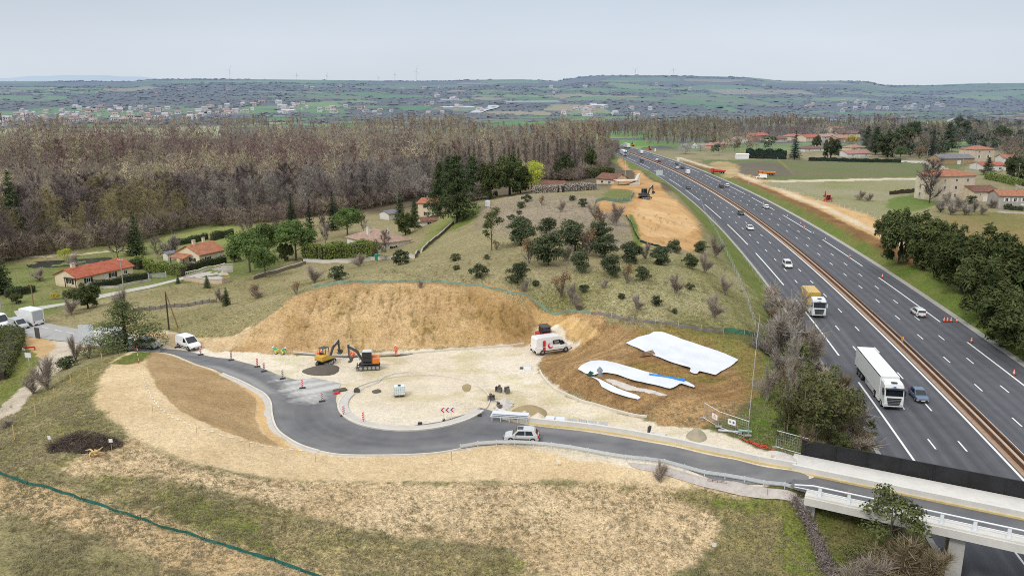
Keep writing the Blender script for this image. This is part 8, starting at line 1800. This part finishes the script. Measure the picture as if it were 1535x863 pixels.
fence([(-30,705),(0,713),(40,725),(110,746),(200,776),(300,809),(380,833),(440,850),(480,864),(520,880)], 'low dark green net fence crossing the near grass', 6.0, .45, M_TRIM, (), m_gnet, .32, .03, 'net_fence')
fence([(470,431),(500,426),(540,424),(600,423),(650,423.5),(700,428),(740,435),(780,446),(830,459),(885,470)], 'pale green net fence along the crest of the cut slope', 5.0, .6, m_galv, (), m_gnetp, .42, .025, 'net_fence')
fence([(1085,498),(1110,502),(1136,507)], 'short green net at the right end of the dark track', 4, .8, m_galv, (), mat('bright_green_net', alb(84,140,112), .85, .2, .7), .7, .03, 'net_fence'); fence([(886,472),(930,479),(980,486),(1030,492),(1085,499)], 'line of pale posts along the dark track below the hill', 3.2, .9, m_galv, (.4,.8), mat('grey_ground_mat', alb(142,134,130), .9, .15, .7), .5, .035)
fence([(889,315),(893,304),(898,300.5),(945,301.5),(949,289)], 'green net around the grass pocket of the earthwork', 6, 1.0, m_galv, (), m_gnetp, .9, .04, 'net_fence'); fence([(938,323),(950,345),(961,367),(1008,371)], 'dark net along the foot of the earthwork', 6, .7, m_galv, (), m_net, .5, .04, 'net_fence')
fence([(1138,488),(1132,540),(1126,600),(1121,652)], 'tall thin wire fence down the grass strip', 3.0, 1.9, m_galv, (.5,1.0,1.5,1.85), None, 0, .035); fence([(1050,300),(1085,372),(1105,415),(1120,455),(1132,490)], 'wire fence along the motorway verge beside the hill', 5.0, 1.3, m_galv, (.4,.8,1.25), None, 0, .035)
fence([(200,466),(240,463),(280,458),(325,452)], 'old grey paling fence on the slope above the white van', 1.3, .9, mat('grey_old_post', alb(130,120,112), .9, .2, 2), (.3,.5,.7), mat('grey_paling', alb(136,126,118), .9, .2, 2), .7, .06)
fence([(1122,276),(1170,284.5),(1213,297),(1240,306),(1281,318),(1330,333)], 'row of pale stakes along the top of the motorway earthworks', 4.2, 1.7, m_sandl, (), None, 0, .08); fence([(1165,241),(1173,248),(1181,255),(1190,262)], 'line of yellow stakes crossing the green field', 6, 2.0, mat('yellow_stake', alb(196,190,110), .8, .1, 2), (), None, 0, .12)
fence([(1333,292),(1360,290),(1393,286)], 'dark board fence in front of the bare lime tree', 2.5, 2.0, M_DKWOOD, (), M_DKWOOD, 2.0, .08)
fence([(980,254),(1005,270),(1035,291),(1060,318),(1085,350),(1120,395),(1150,440)], 'low wire fence just outside the motorway drainage channel', 6, 1.0, m_galv, (.4,.9), None, 0, .03)
# stakes and small notices
m_stake = mat('fresh_wood_stake', alb(214,184,130), .8, .12, 3)
for u, v, h, m, lab in [(22,658,1.5,m_stake,'thick wooden stake lowest on the left bank'),(54,625,1.5,m_stake,'wooden stake beside the old path above the lowest one'),(82,596,1.1,m_stake,'short stake by the leafless thorn bush'),(107,577,1.4,m_stake,'wooden stake in the middle of the bank'),(133,566,1.35,m_stake,'wooden stake above the middle of the bank'),(153,541,1.2,m_stake,'wooden stake near the russet scrub'),(158,530,1.2,m_stake,'small stake just below the pine'),(165,528,1.2,m_swht,'white painted stake just below the pine')]:
    o = empty('stake', on(u, v), 0, lab, 'stake', 'stakes on the left bank'); MB().box((0,0,h/2-.1),(.09,.07,h+.2),m).build('shaft', m, o); MB().box((0,0,h+.04),(.1,.08,.08),m,taper=(.3,.3)).build('tip', m, o)
o = empty('ranging_pole', on(208,545), 0, 'tall red and white striped pole on the sand edge', 'pole'); [MB().tube((0,0,.35*k),(0,0,.35*(k+1)),.035,.035,7,(m_sred,m_swht)[k%2]).build('band', (m_sred,m_swht)[k%2], o) for k in range(7)]
for u, v, h, lab in [(168,677,1.1,'white notice on a stake beside the brush pile'),(1070,826,.7,'white square notice in the right foreground grass'),(837,699,.5,'tiny white notice in the sandy foreground'),(75,663,.4,'thin white tag left of the brush pile')]:
    o = empty('notice', on(u, v), rnd.uniform(-.2,.2), lab, 'notice'); MB().tube((0,0,0),(0,0,h),.02,.02,6,m_stake).build('stake', m_stake, o); MB().box((0,-.03,h+.02),(.34,.02,.36),m_swht).build('plate', m_swht, o)
for i, (u, v) in enumerate([(229,617),(295,649),(374,670),(473,692),(1150,742),(677,690)]):
    o = empty('survey_pin', on(u, v), 0, ['thin rust pin on the sand below the slope crest','thin rust pin right of the first below the crest','thin rust pin at the foot of the sandy bank','thin rust pin below the road kerb','tall pin at the end of the guardrail','thin pin before the guardrail'][i], 'survey pin'); MB().tube((0,0,0),(0,0,.9),.015,.015,5,m_rust).build('shaft', m_rust, o); MB().tube((0,0,.88),(0,0,.95),.03,.03,6,m_sred).build('cap', m_sred, o)
# chalk dashes on the bank crest
mb = MB(); cp = resample(smooth_poly(PL([(213,560),(219,580),(232,602),(250,620),(280,636),(320,650),(360,660),(410,669),(455,676)])[:, :2], False, 6), .5)
for k in range(0, len(cp)-1, 2):
    a, b = cp[k], cp[k]+(cp[k+1]-cp[k])*.8; za, zb = float(hz(a[0],a[1])[0])+.1, float(hz(b[0],b[1])[0])+.1; d = Vector(((b-a)[0],(b-a)[1],0)).normalized(); n_ = Vector((-d.y,d.x,0))*.045; mb.add([(a[0]-n_.x,a[1]-n_.y,za),(b[0]-n_.x,b[1]-n_.y,zb),(b[0]+n_.x,b[1]+n_.y,zb),(a[0]+n_.x,a[1]+n_.y,za)], [(0,1,2,3)], m_wht)
o = mb.build('survey_line', m_wht); o['kind'] = 'structure'
# road works signs at left, poles
o = empty('sign', on(131,513), R(95), 'large blank grey back of a road sign by the old road', 'sign'); MB().box((0,0,2.0),(.05,2.4,2.0),m_galv).build('board', m_galv, o); [MB().tube((.06,y,0),(.06,y,3.0),.05,.05,7,m_galv).build('post', m_galv, o) for y in (-.2,.6)]
o = empty('sign', on(57,508), R(70), 'dark backed temporary sign standing on the verge', 'sign'); MB().box((0,0,1.1),(.06,1.1,1.9),M_CHAS).build('board', M_CHAS, o); MB().tube((.05,0,1.2),(.08,0,1.2),.35,.35,14,m_galv).build('disc', m_galv, o); [MB().box((.1,y,.3),(.5,.06,.06),M_WOOD).build('leg', M_WOOD, o) for y in (-.4,.4)]
o = empty('sign', on(44,548), R(80), 'small white direction sign on a post in the left grass', 'sign'); MB().box((0,0,1.7),(.04,1.0,.7),m_swht).build('board', m_swht, o); MB().tube((.04,0,0),(.04,0,2.0),.04,.04,7,m_galv).build('post', m_galv, o)
o = empty('road_barrier', on(45,525), R(20), 'red and white trestle lying on the bare soil at left', 'barrier'); MB().box((0,0,.5),(1.6,.06,.25),m_sred).build('board', m_sred, o); MB().box((-.9,0,.3),(.4,.3,.5),m_swht,taper=(.6,.6)).build('foot', m_swht, o); MB().box((.7,0,.25),(.1,.6,.5),M_WOOD).build('leg', M_WOOD, o)
def pole(u, v, h, m, label, brace=False, lamp=False, r=.13, arms=True):
    o = empty('utility_pole' if not lamp else 'street_lamp', on(u, v), 0, label, 'pole' if not lamp else 'street lamp'); MB().tube((0,0,-.3),(0,0,h),r,r*.7,10,m).build('shaft', m, o)
    if brace: MB().tube((1.6,0,-.3),(.05,0,h*.98),r*.9,r*.6,8,M_WOOD).build('brace', M_WOOD, o)
    if arms and not lamp: MB().box((0,0,h-.25),(1.1,.08,.1),m_galv).build('crossarm', m_galv, o); [MB().tube((x,0,h-.2),(x,0,h),.05,.04,6,m_swht).build('insulator', m_swht, o) for x in (-.5,.5)]
    if lamp: MB().path([(0,0,h-.1),(.4,0,h+.15),(1.2,0,h+.2)],.04,6,m).build('bracket', m, o); MB().box((1.35,0,h+.18),(.6,.22,.12),m_swht).build('lamp_head', m_swht, o)
    return o
pole(253.5,494,6.2,M_DKWOOD,'dark wooden pole with slanting brace on the sandy bank',True,arms=False); pole(186,440,8.0,m_conc,'concrete pole in front of the red roofed house'); pole(51,462,5.0,M_WOOD,'thin wooden pole beside the lane at left',arms=False); pole(3,470,4.0,m_conc,'short concrete post at the left edge',arms=False)
for u, v, h, lab in [(1389,243,9,'street lamp at the bend of the village lane'),(1422,246,10,'street pole before the stone barn'),(1443,250,11,'street pole between barn and lane'),(1461,270,11,'tall pole above the manor roof'),(1525,275,10,'pole behind the bright village hedge')]: pole(u, v, h, m_conc, lab, lamp='lamp' in lab)
# cones, beacon, masts along the motorway
m_cone = mat('cone_orange', (.72,.10,.03), .5, .08, 3)
def cone(p, label, s=1.0):
    o = empty('traffic_cone', p, rnd.uniform(0,1), label, 'traffic cone', 'traffic cones on the far hard shoulder'); MB().box((0,0,.03),(.42,.42,.06),m_rub).build('foot', m_rub, o)
    MB().tube((0,0,.06),(0,0,.80),.16,.035,12,m_cone).build('body', m_cone, o); MB().tube((0,0,.30),(0,0,.44),.127,.098,12,m_swht).tube((0,0,.54),(0,0,.66),.079,.068,12,m_swht).build('band', m_swht, o); o.scale = (s,)*3
CB = [(1415,482,'leftmost cone of the close group of four'),(1420,482,'second cone of the close group of four'),(1425.5,482.5,'third cone of the close group of four'),(1434,483,'rightmost cone of the close group of four'),(1456,513,'single cone below the close group of four'),(1519.5,562,'nearest cone at the right end of the line'),(1322.5,416,'cone above the white estate car'),(1274,385.5,'cone at the start of the long line opposite the cypress belt tip'),(1237,360.5,'cone above the belt tip'),(1219,351.5,'cone at the end of a long line by the earthworks'),(1206,341.5,'lower of a close pair of cones'),(1200,336.5,'upper of a close pair of cones'),(1180.5,325,'cone behind the close pair'),(1156,314,'cone in front of the white car'),(1144,305,'cone behind the white car'),(1123,294.5,'farther cone of two by the earthworks'),(1114,290,'farthest cone along the shoulder')]
for u, v, lab in CB: a = atz(u, v, ZM+.008); cone(a, lab, 1.25)
for u, v in [(1186,331),(1228,366),(1262,384),(1290,400),(1251,372)]: pass
a = axis_at(np.array([s_of(1357,520)[0]]), 1.15)[0]; o = empty('warning_lamp', (a[0],a[1],ZM+.72), 0, 'orange round marker lamp standing on the median barrier', 'lamp'); m_ol = mat('orange_marker', (.8,.32,.03), .4, .05, 3); MB().tube((0,0,0),(0,0,.45),.06,.06,8,m_galv).build('stem', m_galv, o); MB().tube((-.08,0,.72),(.08,0,.72),.34,.34,16,m_ol).build('disc', m_ol, o)
def plate(u, v, w, h, hb, m, label, z=None): o = empty('road_sign', on(u, v) if z is None else atz(u, v, z), R(8), label, 'road sign'); MB().box((0,0,hb+h/2),(w,.08,h),m).build('board', m, o); [MB().tube((x,.08,0),(x,.08,hb+h*.9),.06,.06,7,m_galv).build('post', m_galv, o) for x in (-w*.3,w*.3)]
plate(988,268,3.4,2.6,1.6,m_galv,'grey back of a motorway sign on the near verge'); plate(1016.5,243,1.6,1.8,.8,m_swht,'small white sign on the far verge of the motorway'); plate(982,228,1.2,2.4,.5,m_swht,'slim white marker post by the far wood edge')
# site hut canvas by the earthwork, white mast
o = empty('canopy', on(938,277), R(15), 'pale flat canopy with a mast beside the earthwork', 'canopy'); MB().box((0,0,1.9),(9,5,.15),m_sandl).build('roof', m_sandl, o); [MB().tube((x,y,0),(x,y,1.85),.1,.1,6,M_WOOD).build('leg', M_WOOD, o) for x in (-4,4) for y in (-2,2)]; MB().tube((0,1,1.9),(0,1,10),.12,.08,6,m_sandl).build('mast', m_sandl, o)
o = empty('concrete_shell', on(951,277), R(15), 'curved white concrete shell beside the canopy', 'shell'); MB().loft([[(-2.5+.0,-1.2,0),(-2.5,1.2,0),(-2.5,1.2,.4),(-2.5,-1.2,.4)],[(0,-1.2,0),(0,1.2,0),(0,1.2,1.2),(0,-1.2,1.2)],[(1.4,-1,0),(1.4,1,0),(1.6,1,4.2),(1.6,-1,4.2)],[(2.0,-1,0),(2.0,1,0),(2.2,.6,4.4),(2.2,-.6,4.4)]], m_newconc).build('wall', m_newconc, o)
o = empty('white_tent', on(1041.5,222.5), 0, 'small white tent cabin behind the blossoming tree', 'tent'); MB().prism([(-3,0),(-3,1.2),(0,4),(3,1.2),(3,0)],'y',-2,2,m_geo).build('canvas', m_geo, o); MB().box((0,-2.02,.9),(1,.04,1.8),M_CHAS).build('door', M_CHAS, o)
# brush pile, root, mesh grid, slope drain
g = np.random.default_rng(44); c = on(125,668); n = 2600; th = g.uniform(0, 2*np.pi, n); rr_ = np.sqrt(g.random(n)); ctr = np.stack([np.cos(th)*rr_*3.6, np.sin(th)*rr_*1.9, g.random(n)*1.6*(1-rr_**2)+.05], 1); d = g.normal(size=(n,3)); d[:,2] *= .4; d /= np.linalg.norm(d, axis=1)[:,None]; s_ = np.cross(d, unit(n, g)); s_ /= np.linalg.norm(s_, axis=1)[:,None]; l_ = g.uniform(.3,1.1,(n,1)); w_ = g.uniform(.012,.03,(n,1))
V = np.stack([ctr-d*l_/2-s_*w_, ctr-d*l_/2+s_*w_, ctr+d*l_/2+s_*w_*.5, ctr+d*l_/2-s_*w_*.5], 1).reshape(-1,3); o = npmesh('brush_pile', V, np.arange(4*n).reshape(-1,4), 4, [foliage('cut_brush', (.14,.105,.085), (.07,.055,.05), .4, 0, False)]); put(o, c, .1, 'dark pile of cut brushwood on the left foreground grass', 'brush pile')
o = empty('tree_root', on(142,684), 0, 'pale uprooted tree stump lying in front of the brush pile', 'stump'); [MB().path([(0,0,.3),(.5*math.cos(a),.5*math.sin(a),.35+.2*math.sin(3*a)),(.95*math.cos(a+.2),.95*math.sin(a+.2),.12+.4*abs(math.sin(2*a)))],[.13,.08,.03],6,m_stake).build('root', m_stake, o) for a in np.arange(0, 6.2, .9)]; MB().tube((0,0,.1),(.3,-.2,.6),.22,.16,9,m_stake).build('trunk', m_stake, o)
o = empty('mesh_grid', on(1075,721,.05), R(-15), 'rusty steel mesh grid lying on the gravel below the guardrail', 'mesh grid'); w_ = MB(); [w_.tube((-.9+.45*k,-.3,.03),(-.9+.45*k,.3,.03),.02,.02,4,m_rust) for k in range(5)]; [w_.tube((-.9,-.3+.3*k,.05),(.9,-.3+.3*k,.05),.02,.02,4,m_rust) for k in range(3)]; w_.build('bars', m_rust, o)
hp_ = resample(PL([(1190,752),(1205,775),(1222,810),(1238,850),(1250,875)]), 1.0); hp_[:,2] = hz(hp_[:,0], hp_[:,1]); o = empty('hedge', hp_[0], 0, 'brown leafless ivy hedge running down the slope below the bridge end', 'hedge'); g = np.random.default_rng(9); n = 5200; k = g.integers(0, len(hp_)-1, n); p = hp_[k]+(hp_[k+1]-hp_[k])*g.random(n)[:,None]-hp_[0]; p += g.normal(size=(n,3))*np.array([.35,.3,.28])+np.array([0,0,.55]); V, F = leaf_quads(p, unit(n, g), .11, g, .25); npmesh('twigs', V, F, 4, [tw_brown], o); strip('woody_core', hp_-hp_[0], -.2, .2, 0, bark_brown, o, height=.6, thick=.1)
gv = sheet('gravel_shoulder', poly([(940,693),(1021,706),(1100,720.5),(1160,733),(1200,742),(1196,755),(1150,748),(1080,735),(1010,716),(950,702)], False), .8, .05, mat('grey_gravel', alb(196,186,178), .95, .2, 2, bump=.6), 'structure')
# ------------------------------------------------------------------ daylight
SUN_EL, SUN_AZ = 46.0, 218.0        # azimuth from +Y, clockwise: behind and left of the camera
w = bpy.data.worlds.new('World'); scene.world = w; w.use_nodes = True
t = w.node_tree; t.nodes.clear()
def N(typ, **k):
    n = t.nodes.new(typ)
    for a, b in k.items(): setattr(n, a, b)
    return n
sky = N('ShaderNodeTexSky', sky_type='NISHITA', sun_disc=False, sun_elevation=R(SUN_EL), sun_rotation=R(SUN_AZ), air_density=1.0, dust_density=2.5, ozone_density=1.0)
bg = N('ShaderNodeBackground'); out = N('ShaderNodeOutputWorld'); bg.inputs['Strength'].default_value = .1
tc = N('ShaderNodeTexCoord'); sx_ = N('ShaderNodeSeparateXYZ'); t.links.new(tc.outputs['Generated'], sx_.inputs[0])
mp = N('ShaderNodeMapping'); mp.inputs['Scale'].default_value = (1.0, 1.0, 5.0); t.links.new(tc.outputs['Generated'], mp.inputs[0])
nz = N('ShaderNodeTexNoise'); nz.inputs['Scale'].default_value = 1.3; nz.inputs['Detail'].default_value = 5; t.links.new(mp.outputs[0], nz.inputs['Vector'])
rp = N('ShaderNodeValToRGB'); cr = rp.color_ramp      # an even layer of high cloud, brighter overhead
cr.elements[0].position = 0.0; cr.elements[0].color = (6.9, 7.55, 8.25, 1)
cr.elements[1].position = 1.0; cr.elements[1].color = (14.0, 14.4, 14.8, 1)
for p_, c_ in ((.06, (6.85,7.5,8.35,1)), (.13, (5.7,6.55,7.5,1)), (.22, (5.2,6.05,7.05,1)), (.34, (7.0,7.8,8.6,1)), (.55, (11,11.5,12,1))):
    el = cr.elements.new(p_); el.color = c_
t.links.new(sx_.outputs[2], rp.inputs[0])
mul = N('ShaderNodeVectorMath', operation='SCALE'); t.links.new(rp.outputs[0], mul.inputs[0])
mr = N('ShaderNodeMapRange'); t.links.new(nz.outputs['Fac'], mr.inputs[0]); mr.inputs[1].default_value = .3; mr.inputs[2].default_value = .7; mr.inputs[3].default_value = .91; mr.inputs[4].default_value = 1.06
t.links.new(mr.outputs[0], mul.inputs['Scale'])
mx = N('ShaderNodeMix', data_type='RGBA'); mx.inputs[0].default_value = .93
t.links.new(sky.outputs[0], mx.inputs[6]); t.links.new(mul.outputs[0], mx.inputs[7])
t.links.new(mx.outputs[2], bg.inputs[0]); t.links.new(bg.outputs[0], out.inputs[0])
sd = bpy.data.lights.new('sun', 'SUN'); sd.energy = 1.5; sd.angle = R(11); sd.color = (1, .96, .9)
so = bpy.data.objects.new('sun', sd); COL.objects.link(so)
az = R(SUN_AZ); el = R(SUN_EL)
dirv = Vector((math.sin(az)*math.cos(el), math.cos(az)*math.cos(el), math.sin(el)))
so.rotation_euler = (-dirv).to_track_quat('-Z', 'Y').to_euler(); so.location = (0, 0, 120)
scene.view_settings.view_transform = 'Standard'; scene.view_settings.look = 'None'; scene.view_settings.exposure = 0
scene.cycles.max_bounces = 5; scene.cycles.diffuse_bounces = 3; scene.cycles.glossy_bounces = 2; scene.cycles.transmission_bounces = 2; scene.cycles.transparent_max_bounces = 4
scene.cycles.caustics_reflective = False; scene.cycles.caustics_refractive = False
scene.cycles.use_denoising = False; scene.cycles.pixel_filter_type = 'BLACKMAN_HARRIS'; scene.cycles.filter_width = 1.0
